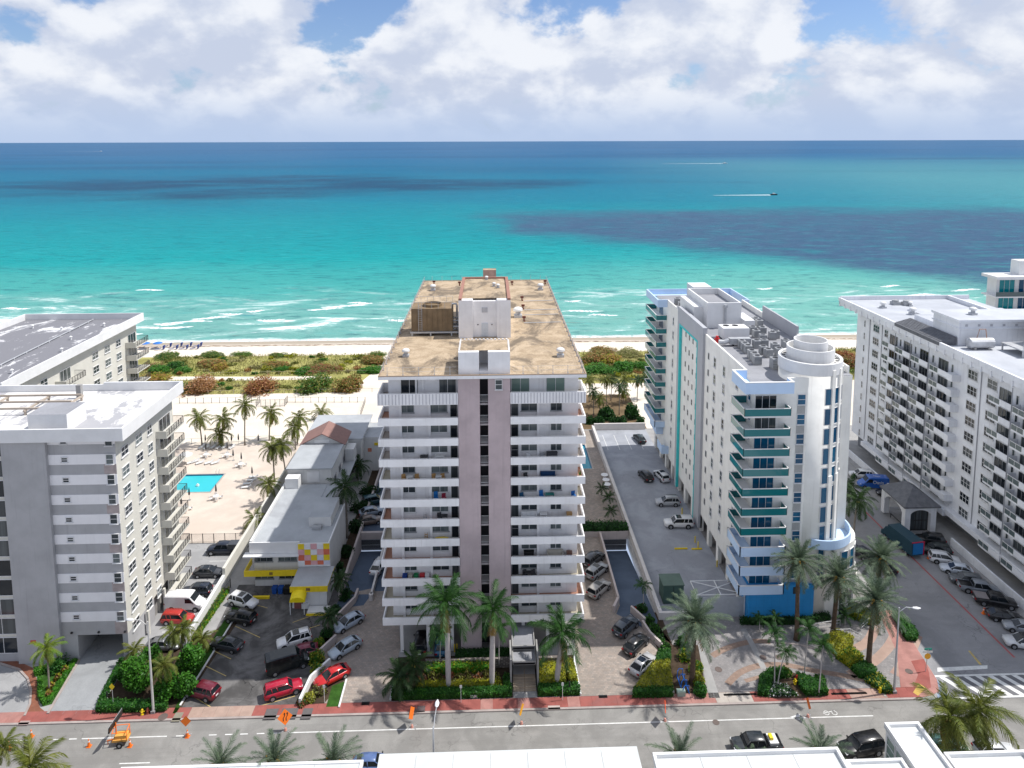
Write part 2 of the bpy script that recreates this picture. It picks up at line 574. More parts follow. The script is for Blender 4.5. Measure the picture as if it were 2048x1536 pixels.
def m_sea():
    t = NT('sea_water')
    x, y, z = t.sepxyz(t.P())
    L = t.math('LOGARITHM', y, 10.0)
    big = t.noise(t.P((0.0016, 0.0040, 1)), 1.0, 5, 0.6, 0.6)
    L = t.math('ADD', L, t.math('MULTIPLY', t.math('SUBTRACT', big, 0.5), 0.22))
    rp = t.n.new('ShaderNodeValToRGB')
    t.l.new(t.ramp(L, 2.38, 3.9), rp.inputs[0])
    # smoothstep'd parameter: colours of the bottom seen through the water, shore to deep
    stops = [(0.0, (0.14, 0.34, 0.31)), (0.02, (0.055, 0.31, 0.29)), (0.07, (0.004, 0.265, 0.275)), (0.17, (0.0, 0.21, 0.25)),
             (0.29, (0.0, 0.155, 0.23)), (0.42, (0.0, 0.13, 0.22)), (0.60, (0.0, 0.108, 0.205)), (0.80, (0.01, 0.10, 0.21)), (1.0, (0.02, 0.10, 0.215))]
    el = rp.color_ramp.elements
    el[0].position, el[0].color = stops[0][0], (*stops[0][1], 1)
    el[1].position, el[1].color = stops[-1][0], (*stops[-1][1], 1)
    for p_, c_ in stops[1:-1]:
        e = el.new(p_); e.color = (*c_, 1)
    col = rp.outputs[0]
    # dark reef beds and cloud shadows, painted into the sea colour
    w1 = t.math('MULTIPLY', t.math('SUBTRACT', t.noise(t.P((0.011, 0.014, 1)), 1.0, 6, 0.6), 0.5), 170.0)
    s = t.math('ADD', t.math('ADD', x, y), w1)
    m1 = t.math('MULTIPLY', t.ramp(s, 515, 620), t.ramp(t.math('ADD', y, w1), 760, 630))
    m1 = t.math('MULTIPLY', m1, t.ramp(t.math('ADD', x, w1), -35, 50))
    gr = t.noise(t.P((0.05, 0.11, 1)), 1.0, 5, 0.65)
    m1 = t.math('MULTIPLY', m1, t.ramp(gr, 0.25, 0.55, 0.6, 1.0))
    col = t.mix(m1, col, (0.042, 0.092, 0.165))
    sand = t.math('MULTIPLY', t.ramp(s, 640, 480), t.ramp(x, -60, 190))
    sand = t.math('MULTIPLY', sand, t.ramp(y, 470, 300, 0.0, 0.75))
    col = t.mix(sand, col, (0.16, 0.40, 0.35))
    sun_sheen = t.math('MULTIPLY', t.ramp(x, 150, 900, 0, 0.55), t.ramp(y, 3500, 900))  # pale sun sheen on the right-hand water, painted into its colour
    col = t.mix(t.math('MULTIPLY', sun_sheen, t.math('SUBTRACT', 1.0, m1)), col, (0.10, 0.30, 0.30))
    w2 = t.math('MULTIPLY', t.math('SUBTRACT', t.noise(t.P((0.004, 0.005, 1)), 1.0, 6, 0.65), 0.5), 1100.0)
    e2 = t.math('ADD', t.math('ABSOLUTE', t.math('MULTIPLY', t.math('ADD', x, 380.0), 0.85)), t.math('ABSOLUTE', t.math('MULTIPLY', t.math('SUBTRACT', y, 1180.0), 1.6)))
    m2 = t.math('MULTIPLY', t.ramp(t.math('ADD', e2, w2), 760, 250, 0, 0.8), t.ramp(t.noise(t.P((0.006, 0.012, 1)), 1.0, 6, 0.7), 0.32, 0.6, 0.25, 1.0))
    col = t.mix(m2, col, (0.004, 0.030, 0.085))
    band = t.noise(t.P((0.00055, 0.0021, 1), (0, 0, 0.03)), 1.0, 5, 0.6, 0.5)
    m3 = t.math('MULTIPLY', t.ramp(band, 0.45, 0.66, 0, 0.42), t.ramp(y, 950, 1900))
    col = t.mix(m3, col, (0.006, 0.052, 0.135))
    # ripples darker / lighter
    rip = t.noise(t.P((0.10, 0.26, 1), (0, 0, 0.12)), 1.0, 6, 0.7)
    fade = t.ramp(y, 2500, 300, 0.2, 0.9)
    col = t.mix(t.math('MULTIPLY', t.ramp(rip, 0.52, 0.30), fade), col, t.mix(0.55, col, (0.0, 0.055, 0.10)))
    crest = t.noise(t.P((0.045, 0.17, 1), (0, 0, 0.1)), 1.0, 6, 0.7, 0.3)
    col = t.mix(t.math('MULTIPLY', t.ramp(crest, 0.56, 0.70), t.ramp(y, 2000, 350, 0.1, 0.5)), col, t.mix(0.5, col, (0.07, 0.50, 0.52)))
    # surf and whitecaps
    fo = t.noise(t.P((0.026, 0.075, 1), (0, 0, -0.22)), 1.0, 7, 0.68, 0.7)
    lace = t.noise(t.P((0.35, 0.8, 1)), 1.0, 5, 0.7, 0.5)
    zone = t.math('MULTIPLY', t.ramp(y, 350, 268), t.ramp(y, 236, 250))
    swx = t.ramp(t.noise(t.P((0.009, 0.01, 1)), 1.0, 2), 0.34, 0.58, 0.35, 1.0)
    foam = t.math('MULTIPLY', t.math('MULTIPLY', t.ramp(t.math('ADD', fo, t.math('MULTIPLY', t.math('SUBTRACT', lace, 0.5), 0.24)), 0.555, 0.64), zone), swx)
    milky = t.math('MULTIPLY', t.math('MULTIPLY', t.ramp(fo, 0.44, 0.62, 0, 0.55), zone), swx)
    wsh = t.noise(t.P((0.035, 0.0, 0)), 1.0, 6, 0.7)
    ys = t.math('ADD', y, t.math('MULTIPLY', t.math('SUBTRACT', wsh, 0.5), 9.0))
    shore = t.math('MULTIPLY', t.ramp(ys, 249.5, 245.5), t.ramp(t.noise(t.P((0.5, 0.9, 1)), 1.0, 5, 0.7), 0.30, 0.55))
    wc = t.noise(t.P((0.07, 0.22, 1)), 1.0, 4, 0.7)
    wcm = t.math('MULTIPLY', t.ramp(wc, 0.735, 0.765), t.ramp(y, 3000, 500, 0.2, 0.8))
    foam = t.math('MAXIMUM', foam, t.math('MAXIMUM', shore, wcm))
    col = t.mix(milky, col, (0.40, 0.60, 0.57))
    weed = t.math('MULTIPLY', t.ramp(t.noise(t.P((0.02, 0.13, 1), (0, 0, 0.05)), 1.0, 6, 0.68, 0.4), 0.62, 0.70, 0, 0.6), t.math('MULTIPLY', t.ramp(y, 285, 262), t.ramp(y, 246, 252)))
    col = t.mix(weed, col, (0.16, 0.15, 0.13))
    col = t.mix(foam, col, (0.86, 0.88, 0.88))
    t.set(Base_Color=col, Roughness=t.math('ADD', t.math('MULTIPLY', foam, 0.5), 0.36))
    t.b.inputs['Specular IOR Level'].default_value = 0.008
    h = t.math('ADD', t.math('MULTIPLY', rip, 1.0), t.math('MULTIPLY', t.noise(t.P((0.5, 1.0, 1)), 1.0, 4, 0.65), 0.35))
    t.bump(h, 0.55, 2.2)
    return t.m


def m_pavers(name, c, c2, joint, sx=0.24, sy=0.12, rot=0.0):
    t = NT(name)
    br = t.n.new('ShaderNodeTexBrick')
    t.l.new(t.P((1, 1, 1), (0, 0, rot)), br.inputs['Vector'])
    br.inputs['Scale'].default_value = 1.0
    br.inputs['Brick Width'].default_value = sx; br.inputs['Row Height'].default_value = sy
    br.inputs['Mortar Size'].default_value = 0.012
    br.inputs['Color1'].default_value = (*c, 1); br.inputs['Color2'].default_value = (*c2, 1); br.inputs['Mortar'].default_value = (*joint, 1)
    a = t.noise(t.P(), 0.25, 6, 0.65)
    pt = t.noise(t.P(), 1.7, 3, 0.6)
    col = t.mix(t.ramp(a, 0.35, 0.7, 0, 0.5), br.outputs['Color'], sc3(c2, 0.6))
    col = t.mix(t.ramp(pt, 0.4, 0.62, 0, 0.55), col, sc3(c, 0.62))
    t.set(Base_Color=col, Roughness=0.9)
    t.b.inputs['Specular IOR Level'].default_value = 0.2
    return t.m


def m_asphalt(name, c, crack=0.7, patch=0.4, track=0.0):
    t = NT(name)
    a = t.noise(t.P(), 0.22, 7, 0.65, 0.5)
    f = t.noise(t.P(), 9.0, 3, 0.6)
    col = t.mix(t.ramp(a, 0.38, 0.64), sc3(c, 1 - patch), sc3(c, 1 + patch * 0.6))
    col = t.mix(t.ramp(f, 0.4, 0.7, 0, 0.3), col, sc3(c, 0.6))
    vo = t.n.new('ShaderNodeTexVoronoi'); vo.feature = 'DISTANCE_TO_EDGE'; vo.inputs['Scale'].default_value = 0.11
    warp = t.n.new('ShaderNodeVectorMath'); warp.operation = 'ADD'
    nz = t.n.new('ShaderNodeTexNoise'); nz.inputs['Scale'].default_value = 0.5; nz.inputs['Detail'].default_value = 5
    pp = t.P(); t.l.new(pp, nz.inputs['Vector'])
    scl = t.n.new('ShaderNodeVectorMath'); scl.operation = 'SCALE'; scl.inputs['Scale'].default_value = 5.0
    t.l.new(nz.outputs['Color'], scl.inputs[0]); t.l.new(pp, warp.inputs[0]); t.l.new(scl.outputs[0], warp.inputs[1])
    t.l.new(warp.outputs[0], vo.inputs['Vector'])
    cm = t.math('MULTIPLY', t.ramp(vo.outputs['Distance'], 0.011, 0.003), t.ramp(t.noise(t.P(), 0.12, 3), 0.42, 0.6, 0, crack))
    col = t.mix(cm, col, sc3(c, 0.22))
    if track:
        tr = t.noise(t.P((0.03, 1.1, 1)), 1.0, 4, 0.6)
        col = t.mix(t.ramp(tr, 0.48, 0.66, 0, track), col, sc3(c, 0.7))
        oil = t.noise(t.P((0.3, 1.6, 1)), 1.0, 5, 0.75)
        col = t.mix(t.ramp(oil, 0.66, 0.76, 0, 0.6), col, sc3(c, 0.4))
    t.set(Base_Color=col, Roughness=0.88)
    t.b.inputs['Specular IOR Level'].default_value = 0.25
    return t.m


M_sand = m_sand()
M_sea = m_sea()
M_road = m_asphalt('street_asphalt', (0.26, 0.252, 0.238), 0.35, 0.16, 0.35)
M_side = m_asphalt('side_street_asphalt', (0.27, 0.27, 0.28), 0.4, 0.12, 0.15)
M_lot = m_asphalt('old_lot_asphalt', (0.135, 0.13, 0.128), 1.0, 0.5)
M_lotnew = m_asphalt('grey_lot', (0.33, 0.33, 0.335), 0.3, 0.12)
M_deck = m_asphalt('coated_deck', (0.33, 0.345, 0.38), 0.25, 0.14)
M_ramp = m_asphalt('ramp_coating', (0.085, 0.115, 0.165), 0.1, 0.15)
M_pav1 = m_pavers('mixed_pavers', (0.42, 0.35, 0.30), (0.29, 0.26, 0.235), (0.18, 0.165, 0.15), 0.45, 0.3)
M_pav2 = m_pavers('grey_pavers', (0.34, 0.32, 0.315), (0.25, 0.24, 0.24), (0.16, 0.155, 0.15), 0.4, 0.3)
M_pavpink = m_pavers('tan_pavers', (0.33, 0.23, 0.18), (0.28, 0.20, 0.16), (0.2, 0.17, 0.15), 0.3, 0.3)
M_brick = m_pavers('brick_walk', (0.30, 0.12, 0.075), (0.24, 0.095, 0.06), (0.2, 0.14, 0.11), 0.5, 0.5, 0.785)
M_pooldeck = surf('pool_deck', (0.61, 0.53, 0.46), 0.9, 0.1, 0.3, 0.15, dirt=(0.54, 0.46, 0.395), fine=0.1)
M_grass = surf('lawn', (0.040, 0.105, 0.018), 0.95, 0.35, 1.2, 0.1, fine=0.6, bump=0.5)
M_soil = surf('mulch', (0.07, 0.05, 0.035), 0.95, 0.3, 1.5, 0.1, fine=0.4)
M_sidered = surf('red_sidewalk', (0.31, 0.10, 0.085), 0.9, 0.2, 0.5, 0.2, dirt=(0.25, 0.11, 0.10), fine=0.1)
M_sidepink = surf('faded_sidewalk', (0.39, 0.20, 0.175), 0.9, 0.2, 0.6, 0.2, dirt=(0.31, 0.14, 0.12), fine=0.1)
M_sidetan = surf('tan_sidewalk', (0.39, 0.28, 0.23), 0.9, 0.15, 0.6, 0.2, dirt=(0.33, 0.20, 0.17), fine=0.1)
M_sidewhite = surf('pale_sidewalk', (0.42, 0.38, 0.34), 0.9, 0.12, 0.6, 0.2, fine=0.1)
M_line = surf('road_paint', (0.72, 0.72, 0.70), 0.8, 0.15, 2.0, 0.2, fine=0.25)
M_lineyellow = surf('worn_yellow_paint', (0.55, 0.42, 0.16), 0.8, 0.25, 2.0, 0.2, fine=0.4)
M_pool = None


def sheet(pts, z, mb=None, m=0):
    mb = mb or MB()
    p = list(pts)
    a = sum(p[i][0] * p[(i + 1) % len(p)][1] - p[(i + 1) % len(p)][0] * p[i][1] for i in range(len(p)))
    if a < 0:
        p = p[::-1]
    return mb.poly([(x, y, z) for x, y in p], m)


def rect(x0, x1, y0, y1):
    return [(x0, y0), (x1, y0), (x1, y1), (x0, y1)]


def holed(x0, x1, y0, y1, holes, z, mb=None, m=0):
    mb = mb or MB()
    xs = sorted({x0, x1} | {h[0] for h in holes if x0 < h[0] < x1} | {h[1] for h in holes if x0 < h[1] < x1})
    ys = sorted({y0, y1} | {h[2] for h in holes if y0 < h[2] < y1} | {h[3] for h in holes if y0 < h[3] < y1})
    for i in range(len(xs) - 1):
        for j in range(len(ys) - 1):
            cx, cy = (xs[i] + xs[i + 1]) / 2, (ys[j] + ys[j + 1]) / 2
            if any(h[0] < cx < h[1] and h[2] < cy < h[3] for h in holes):
                continue
            sheet(rect(xs[i], xs[i + 1], ys[j], ys[j + 1]), z, mb, m)
    return mb


RL = (-23.4, -18.8, 102.5, 118.5)      # sunken garage ramps
RR = (19.3, 24.0, 98.5, 117.0)
POOL = (-65.0, -56.7, 135.9, 143.5)
POOLR = (13.5, 21.6, 143.0, 155.0)
struct('ground', holed(-1500, 1500, -400, 226, [RL, RR, POOL, POOLR, (-1500, 1500, 57.5, 79.35), (56.0, 84.0, 79.35, 125.0)], -0.02), M_concrete)
mb = MB()
ys_ = [150, 200, 226, 236, 242, 250, 262]
zs_ = [0.0, 0.0, 0.0, -0.06, -0.25, -0.55, -1.2]
holed(-1500, -42.6, 158.5, 226, [], 0.0, mb)
holed(-42.6, 1500, 163.6, 226, [], 0.0, mb)
for i in range(2, 6):
    mb.poly([(-1500, ys_[i], zs_[i]), (1500, ys_[i], zs_[i]), (1500, ys_[i + 1], zs_[i + 1]), (-1500, ys_[i + 1], zs_[i + 1])])
struct('beach', mb, M_sand)
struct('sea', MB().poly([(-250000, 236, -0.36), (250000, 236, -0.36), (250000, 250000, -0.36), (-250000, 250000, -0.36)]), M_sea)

sea = bpy.data.objects['sea']
M_surf = surf('surf_foam', (.82, .84, .84), .8, .12, .8)
rs = random.Random(5)
for px, py, ln in ((690, 612, 16), (650, 618, 12), (720, 606, 9), (330, 655, 16), (375, 644, 15), (420, 636, 11), (460, 628, 8), (30, 617, 10), (300, 580, 11), (335, 648, 9), (1165, 622, 14), (1205, 630, 10), (1530, 577, 7), (1840, 590, 16), (1930, 580, 13), (1780, 572, 9), (1990, 590, 10), (540, 640, 9), (510, 622, 6), (1145, 602, 6), (1720, 600, 8), (580, 655, 7), (250, 668, 10), (800, 640, 8)):
    X, Y = U(px, py, -.3)
    m = MB(); n = 22
    ring = []
    ph = rs.uniform(0, 6)
    for k in range(n + 1):
        u = k / n; e = math.sin(math.pi * u) ** .6
        x = X + (u - .5) * ln * 1.3; yc = Y + 1.1 * math.sin(u * 5 + ph) + (u - .5) * ln * .12
        w = e * (.5 + 1.1 * rs.random()); h = e * (.15 + .4 * rs.random())
        ring.append([(x, yc - w - .02, -.42), (x, yc - w * .4, -.36 + h), (x, yc + w * .5, -.36 + h * .6), (x, yc + w * 1.6 + .02, -.42)])
    m.loft(ring)
    put('breaking_wave', m.mesh('breaking_wave', M_surf), sea)
# Street, kerbs, sidewalks
KY = 79.35          # kerb line of the avenue
SIDE_X0, SIDE_X1 = 59.5, 84.0
struct('avenue', sheet(rect(-300, 300, 57.5, KY), -0.12), M_road)
struct('street_edge', sheet([(56.0, 79.4), (56.0, 125), (60.4, 125), (59.8, 96), (58.8, 88), (58.3, 84.5), (57.9, 82.4)], -0.03), M_concrete)
struct('side_street', sheet([(57.6, KY), (300, KY), (300, 84.5), (SIDE_X1, 84.5), (SIDE_X1, 125), (60.4, 125), (59.8, 96), (58.8, 88), (58.3, 84.5)], -0.10), M_side)
struct('kerb', MB().box(-300, 54.0, KY - 0.02, KY + 0.28, -0.3, 0.02), M_kerb)
struct('far_kerb', MB().box(-300, 300, 66.1, 66.4, -0.3, 0.02), M_kerb)
struct('near_pavement', sheet(rect(-300, 300, 40, 66.1), 0.0), M_concrete)
sw = struct('sidewalk', sheet(rect(-300, 54.0, KY + 0.28, 81.3), -0.012), M_sidered)
x = -64.0
pal = [M_sidered] * 12 + [M_sidepink]
i = 0
slabs = {}
random.seed(3)
while x < 53.2:
    w = 1.56
    if -38 < x < -30: m = M_sidetan
    elif 23.2 < x < 27: m = M_sidepink
    elif 27 <= x < 32.4: m = M_sidewhite
    elif 44 < x < 49: m = M_sidetan
    elif -61 < x < -58: m = M_sidepink
    else: m = random.choice(pal)
    if m.name not in slabs:
        slabs[m.name] = MB().box(0.012, w - 0.012, 0, 81.26 - KY - 0.3, -0.02, 0.012).mesh('slab', m)
    put('slab', slabs[m.name], sw, (x, KY + 0.3, 0))
    x += w
corner = [(54.0, KY + 0.28), (55.6, KY + 0.5), (57.0, 80.6), (57.9, 82.4), (58.2, 84.5), (58.7, 88), (59.7, 96), (57.6, 96), (55.6, 87.6), (52.4, 81.3), (54.0, 81.3)]
struct('corner_pavement', MB().prism(corner, -0.3, 0.014), M_sidepink)
struct('corner_red_paving', sheet([U(1800, 1395), U(1838, 1388), U(1862, 1375), U(1858, 1345), U(1848, 1318), U(1822, 1322), U(1836, 1350), U(1826, 1375), U(1798, 1392)], 0.019), M_sidered)
struct('tactile_paving', sheet([U(1826, 1385), U(1838, 1367), U(1852, 1376), U(1836, 1392)], 0.024), plain((0.50, 0.33, 0.08), 0.8))


def road_line(name, x0, x1, y, w=0.14, z=-0.112, mat=None):
    return struct(name, sheet(rect(x0, x1, y - w / 2, y + w / 2), z), mat or M_line)


LY = 77.15
road_line('lane_line', U(578, 1465)[0], U(1750, 1435)[0], LY)
road_line('lane_line', U(163, 1476)[0], U(333, 1472)[0], LY)
road_line('lane_line', U(24, 1479)[0], U(56, 1479)[0], LY)
for px in (115, 147, 357, 422, 454, 484, 517, 550):
    X0 = U(px - 6, 1472)[0]
    road_line('lane_dash', X0, X0 + 0.9, LY)
road_line('lane_dash', U(240, 1523)[0], U(300, 1523)[0], 73.6)
# bike marking
mb = MB()
for cx_ in (U(1653, 1424), U(1669, 1424)):
    a = []
    for k in range(16):
        t0, t1 = 2 * math.pi * k / 16, 2 * math.pi * (k + 1) / 16
        mb.poly([(cx_[0] + r_ * math.cos(t_), cx_[1] + r_ * math.sin(t_), -0.112) for r_, t_ in ((0.34, t0), (0.34, t1), (0.26, t1), (0.26, t0))][::-1])
c0 = U(1661, 1425)
sheet([(c0[0] - 0.9, c0[1]), (c0[0] + 0.7, c0[1] + 0.35), (c0[0] + 0.7, c0[1] + 0.45), (c0[0] - 0.9, c0[1] + 0.1)], -0.112, mb)
sheet([U(1580, 1432), U(1600, 1426), U(1600, 1438)], -0.112, mb)
struct('bike_lane_marking', mb, M_line)
# crosswalk
xw = struct('crosswalk', sheet([(57.9, 79.2), (84, 79.2), (84, 83.2), (58.9, 83.2)], -0.097), m_asphalt('crosswalk_asphalt', (0.16, 0.16, 0.17), 0.2, 0.1))
for yy in (79.3, 82.95):
    put('bar', sheet(rect(57.9, 84, yy, yy + 0.3), -0.093).mesh('bar', M_line), xw)
bar = MB().poly([(0, 0, 0), (0.75, 0, 0), (0.75 - 1.9, 3.3, 0), (-1.9, 3.3, 0)]).mesh('bar', M_line)
for k in range(14):
    put('bar', bar, xw, (60.4 + 1.62 * k, 79.62, -0.093))
struct('stop_line', sheet([U(1875, 1334), U(1975, 1329), U(1975, 1336), U(1875, 1342)], -0.096), M_line)
struct('parking_lane_line', sheet([(70.85, 86), (71.15, 86), (71.0, 124), (70.7, 124)], -0.096), plain((0.36, 0.10, 0.10), 0.85))
struct('centre_line', sheet([U(1936, 1300), U(1940, 1300), U(1964, 1328), U(1959, 1328)], -0.096), M_lineyellow)

# Hotel forecourt behind the side street
struct('hotel_forecourt', sheet(rect(56.0, 84.0, 125, 165), -0.09), M_pav2)
struct('hotel_walkway', MB().box(78.2, 84, 84.5, 150, -0.1, 0.06), M_concrete)

# Left property: curved drive, brick walk, concrete drive, parking strip
struct('curved_drive', sheet([U(-80, 1432), U(48, 1432), U(58, 1405), U(60, 1382), U(52, 1360), U(35, 1342), U(0, 1330), U(-80, 1330)], 0.006), M_lotnew)
walk = [U(50, 1433), U(96, 1428), U(80, 1415), U(75, 1395), U(74, 1360), U(66, 1336), U(40, 1324), U(0, 1312), U(-80, 1310), U(-80, 1328), U(0, 1326), U(38, 1338), U(56, 1356), U(64, 1382), U(61, 1408)]
struct('brick_walk', sheet(walk, 0.010), M_brick)
ke = [U(-80, 1329), U(0, 1327), U(38, 1339), U(55, 1357), U(62, 1382), U(60, 1408), U(49, 1432)]
mb = MB()
for a, b in zip(ke[:-1], ke[1:]):
    d = Vector((b[0] - a[0], b[1] - a[1])).normalized() * 0.12
    mb.prism([(a[0] + d.y, a[1] - d.x), (b[0] + d.y, b[1] - d.x), (b[0] - d.y, b[1] + d.x), (a[0] - d.y, a[1] + d.x)], 0, 0.1)
struct('drive_kerb', mb, M_kerb)
struct('garage_drive', sheet([U(95, 1428), U(194, 1427), U(255, 1318), U(250, 1300), U(155, 1300), U(155, 1318)], 0.006), m_asphalt('drive_concrete', (0.30, 0.31, 0.32), 0.2, 0.12))
mb = MB()
for a, b in ((U(93, 1428), U(157, 1319)),):
    mb.prism([a, (a[0] + 0.3, a[1]), (b[0] + 0.3, b[1]), b], 0, 0.12)
struct('drive_edge', mb, M_kerb)
struct('side_parking', sheet(rect(-56, -43.0, 89.6, 117.6), 0.004), M_lotnew)
for y in range(7):
    Y = 95.0 + y * 2.85
    struct('stall_line', sheet(rect(-47.5, -43.2, Y, Y + 0.1), 0.009), M_line)
struct('pool_terrace', holed(-76, -42.9, 117.6, 158.6, [POOL], 0.012), M_pooldeck)

# Middle lot, paver drives
struct('middle_lot', sheet([U(352, 1428), U(600, 1418), U(618, 1390), U(640, 1300), U(690, 1190), (-25.6, 105.6), (-40.3, 105.6), (-40.3, 101)], 0.004), M_lot)
for a, b in (((378, 1388), (425, 1416)), ((403, 1328), (452, 1352)), ((424, 1300), (462, 1318)), ((470, 1252), (520, 1275)), ((495, 1205), (535, 1216)), ((585, 1245), (650, 1222)), ((600, 1262), (640, 1250)), ((520, 1412), (590, 1392))):
    p, q = Vector(U(*a)), Vector(U(*b)); d = (q - p).normalized() * 0.055
    struct('stall_line', sheet([(p.x + d.y, p.y - d.x), (q.x + d.y, q.y - d.x), (q.x - d.y, q.y + d.x), (p.x - d.y, p.y + d.x)], 0.008), M_lineyellow)
struct('paver_drive', sheet([(-23.6, 81.32), (-12.9, 81.32), (-12.9, 91), (-15.2, 104), (-18.8, 104), (-23.4, 102.5), (-24.2, 96)], 0.006), M_pav1)
struct('paver_court', sheet([(11.1, 81.32), (23.2, 81.32), (24.3, 95), (24.0, 98.5), (19.3, 98.5), (19.2, 117), (11.5, 117), (11.5, 92)], 0.006), M_pav1)
for nm, (x0, x1, y0, y1), x2 in (('garage_ramp', RL, 0), ('garage_ramp', RR, 0)):
    struct(nm, MB().poly([(x0, y0, 0.0), (x1, y0, 0.0), (x1, y1, -2.7), (x0, y1, -2.7)]), M_ramp)
struct('ramp_apron', sheet([(-23.4, 102.5), (-23.9, 99.2), (-19.6, 99.9), (-18.8, 102.5)], 0.011), M_ramp)
struct('ramp_apron', sheet([(19.3, 98.5), (18.4, 96.6), (23.2, 92.0), (24.2, 95.0), (24.0, 98.5)], 0.011), M_ramp)
struct('side_lane', sheet(rect(-18.6, -14.9, 103.2, 150), 0.008), M_ramp)
struct('side_lane_paving', sheet(rect(-23.5, -14.9, 119, 160), 0.004), M_ramp)

# Tower forecourt and parking deck
struct('parking_deck', sheet(rect(25.2, 37.6, 95.4, 163), 0.01), M_deck)
struct('forecourt', sheet([(25.0, 81.32), (52.3, 81.32), (55.6, 87.6), (57.6, 96), (57.6, 125), (37.6, 125), (37.6, 95.4), (25.0, 95.4)], 0.004), M_pav2)
struct('service_path', sheet([U(1440, 1396), U(1418, 1396), U(1396, 1290), U(1405, 1290)], 0.012), M_concrete)


def arc_band(c, r0, r1, a0, a1, z, n=20):
    mb = MB()
    for k in range(n):
        t0, t1 = R(a0 + (a1 - a0) * k / n), R(a0 + (a1 - a0) * (k + 1) / n)
        sheet([(c[0] + r_ * math.cos(t_), c[1] + r_ * math.sin(t_)) for r_, t_ in ((r0, t0), (r1, t0), (r1, t1), (r0, t1))], z, mb)
    return mb


def path_band(pts, w, z):
    mb = MB()
    P_ = [Vector(U(*p)) for p in pts]
    sm = []
    for i in range(len(P_) - 1):
        p0, p1, p2, p3 = P_[max(i - 1, 0)], P_[i], P_[i + 1], P_[min(i + 2, len(P_) - 1)]
        for k in range(5):
            t = k / 5
            sm.append(0.5 * ((2 * p1) + (p2 - p0) * t + (2 * p0 - 5 * p1 + 4 * p2 - p3) * t * t + (3 * p1 - p0 - 3 * p2 + p3) * t ** 3))
    sm.append(P_[-1])
    L_, R_ = [], []
    for i, p in enumerate(sm):
        d = (sm[min(i + 1, len(sm) - 1)] - sm[max(i - 1, 0)]).normalized()
        L_.append((p.x - d.y * w / 2, p.y + d.x * w / 2)); R_.append((p.x + d.y * w / 2, p.y - d.x * w / 2))
    for i in range(len(sm) - 1):
        sheet([R_[i], R_[i + 1], L_[i + 1], L_[i]], z, mb)
    return mb


struct('paving_band', path_band([(1424, 1312), (1450, 1298), (1480, 1288), (1512, 1282), (1540, 1284)], 0.9, 0.012), M_pavpink)
struct('paving_band', path_band([(1455, 1368), (1480, 1345), (1520, 1331), (1570, 1330), (1620, 1340), (1680, 1350), (1740, 1362)], 0.9, 0.012), M_pavpink)
struct('paving_band', path_band([(1490, 1362), (1530, 1352), (1580, 1345)], 0.6, 0.013), M_pavpink)
struct('paving_band', path_band([(1486, 1258), (1505, 1290), (1528, 1338)], 0.8, 0.015), M_concrete)
for pts in ([(1795, 1255), (1780, 1290), (1745, 1325), (1700, 1350)], [(1752, 1248), (1738, 1280), (1708, 1300), (1690, 1312)], [(1835, 1270), (1815, 1315), (1790, 1350)]):
    struct('paving_band', path_band(pts, 1.3, 0.012), M_sidetan)
struct('forecourt_kerb', path_band([(1540, 1284), (1600, 1290), (1660, 1308), (1700, 1330), (1730, 1352), (1758, 1378), (1772, 1394)], 0.35, 0.05), M_kerb)

# ------------------------------------------------------------------ building helpers
WIN = {}


def window(parent, x, y, a, z, w, h, nx=2, nz=1, fm=None, gm=None, sill=True, name='window', depth=0.09, bar=0.06):
    """x,y: middle of the opening on the wall plane; a: facing (0 = towards -Y); z: bottom."""
    fm = fm or M_frame; gm = gm or M_glass
    k = (round(w, 2), round(h, 2), nx, nz, fm.name, gm.name, sill, depth, bar)
    if k not in WIN:
        f = MB(); b = bar
        f.box(-w / 2, w / 2, -depth, 0.02, 0, b); f.box(-w / 2, w / 2, -depth, 0.02, h - b, h)
        f.box(-w / 2, -w / 2 + b, -depth, 0.02, b, h - b); f.box(w / 2 - b, w / 2, -depth, 0.02, b, h - b)
        for i in range(1, nx):
            u = -w / 2 + w * i / nx
            f.box(u - b / 2, u + b / 2, -depth + 0.01, 0.02, b, h - b)
        for i in range(1, nz):
            q = h * i / nz
            f.box(-w / 2 + b, w / 2 - b, -depth + 0.02, 0.02, q - b / 2, q + b / 2)
        if sill:
            f.box(-w / 2 - 0.08, w / 2 + 0.08, -depth - 0.1, 0.02, -0.08, -0.002)
            f.box(-w / 2 - 0.04, w / 2 + 0.04, -depth - 0.05, 0.02, h + 0.002, h + 0.06)
        p = MB().poly([(-w / 2 + b, -0.025, b), (w / 2 - b, -0.025, b), (w / 2 - b, -0.025, h - b), (-w / 2 + b, -0.025, h - b)])
        WIN[k] = (f.mesh('window_frame', fm), p.mesh('pane', gm))
    L = parent.location
    o = put(name, WIN[k][0], parent, (x - L[0], y - L[1], z - L[2]), a)
    put('pane', WIN[k][1], o)
    return o


A_F, A_R, A_L, A_B = 0.0, math.pi / 2, -math.pi / 2, math.pi      # facing -Y, +X, -X, +Y

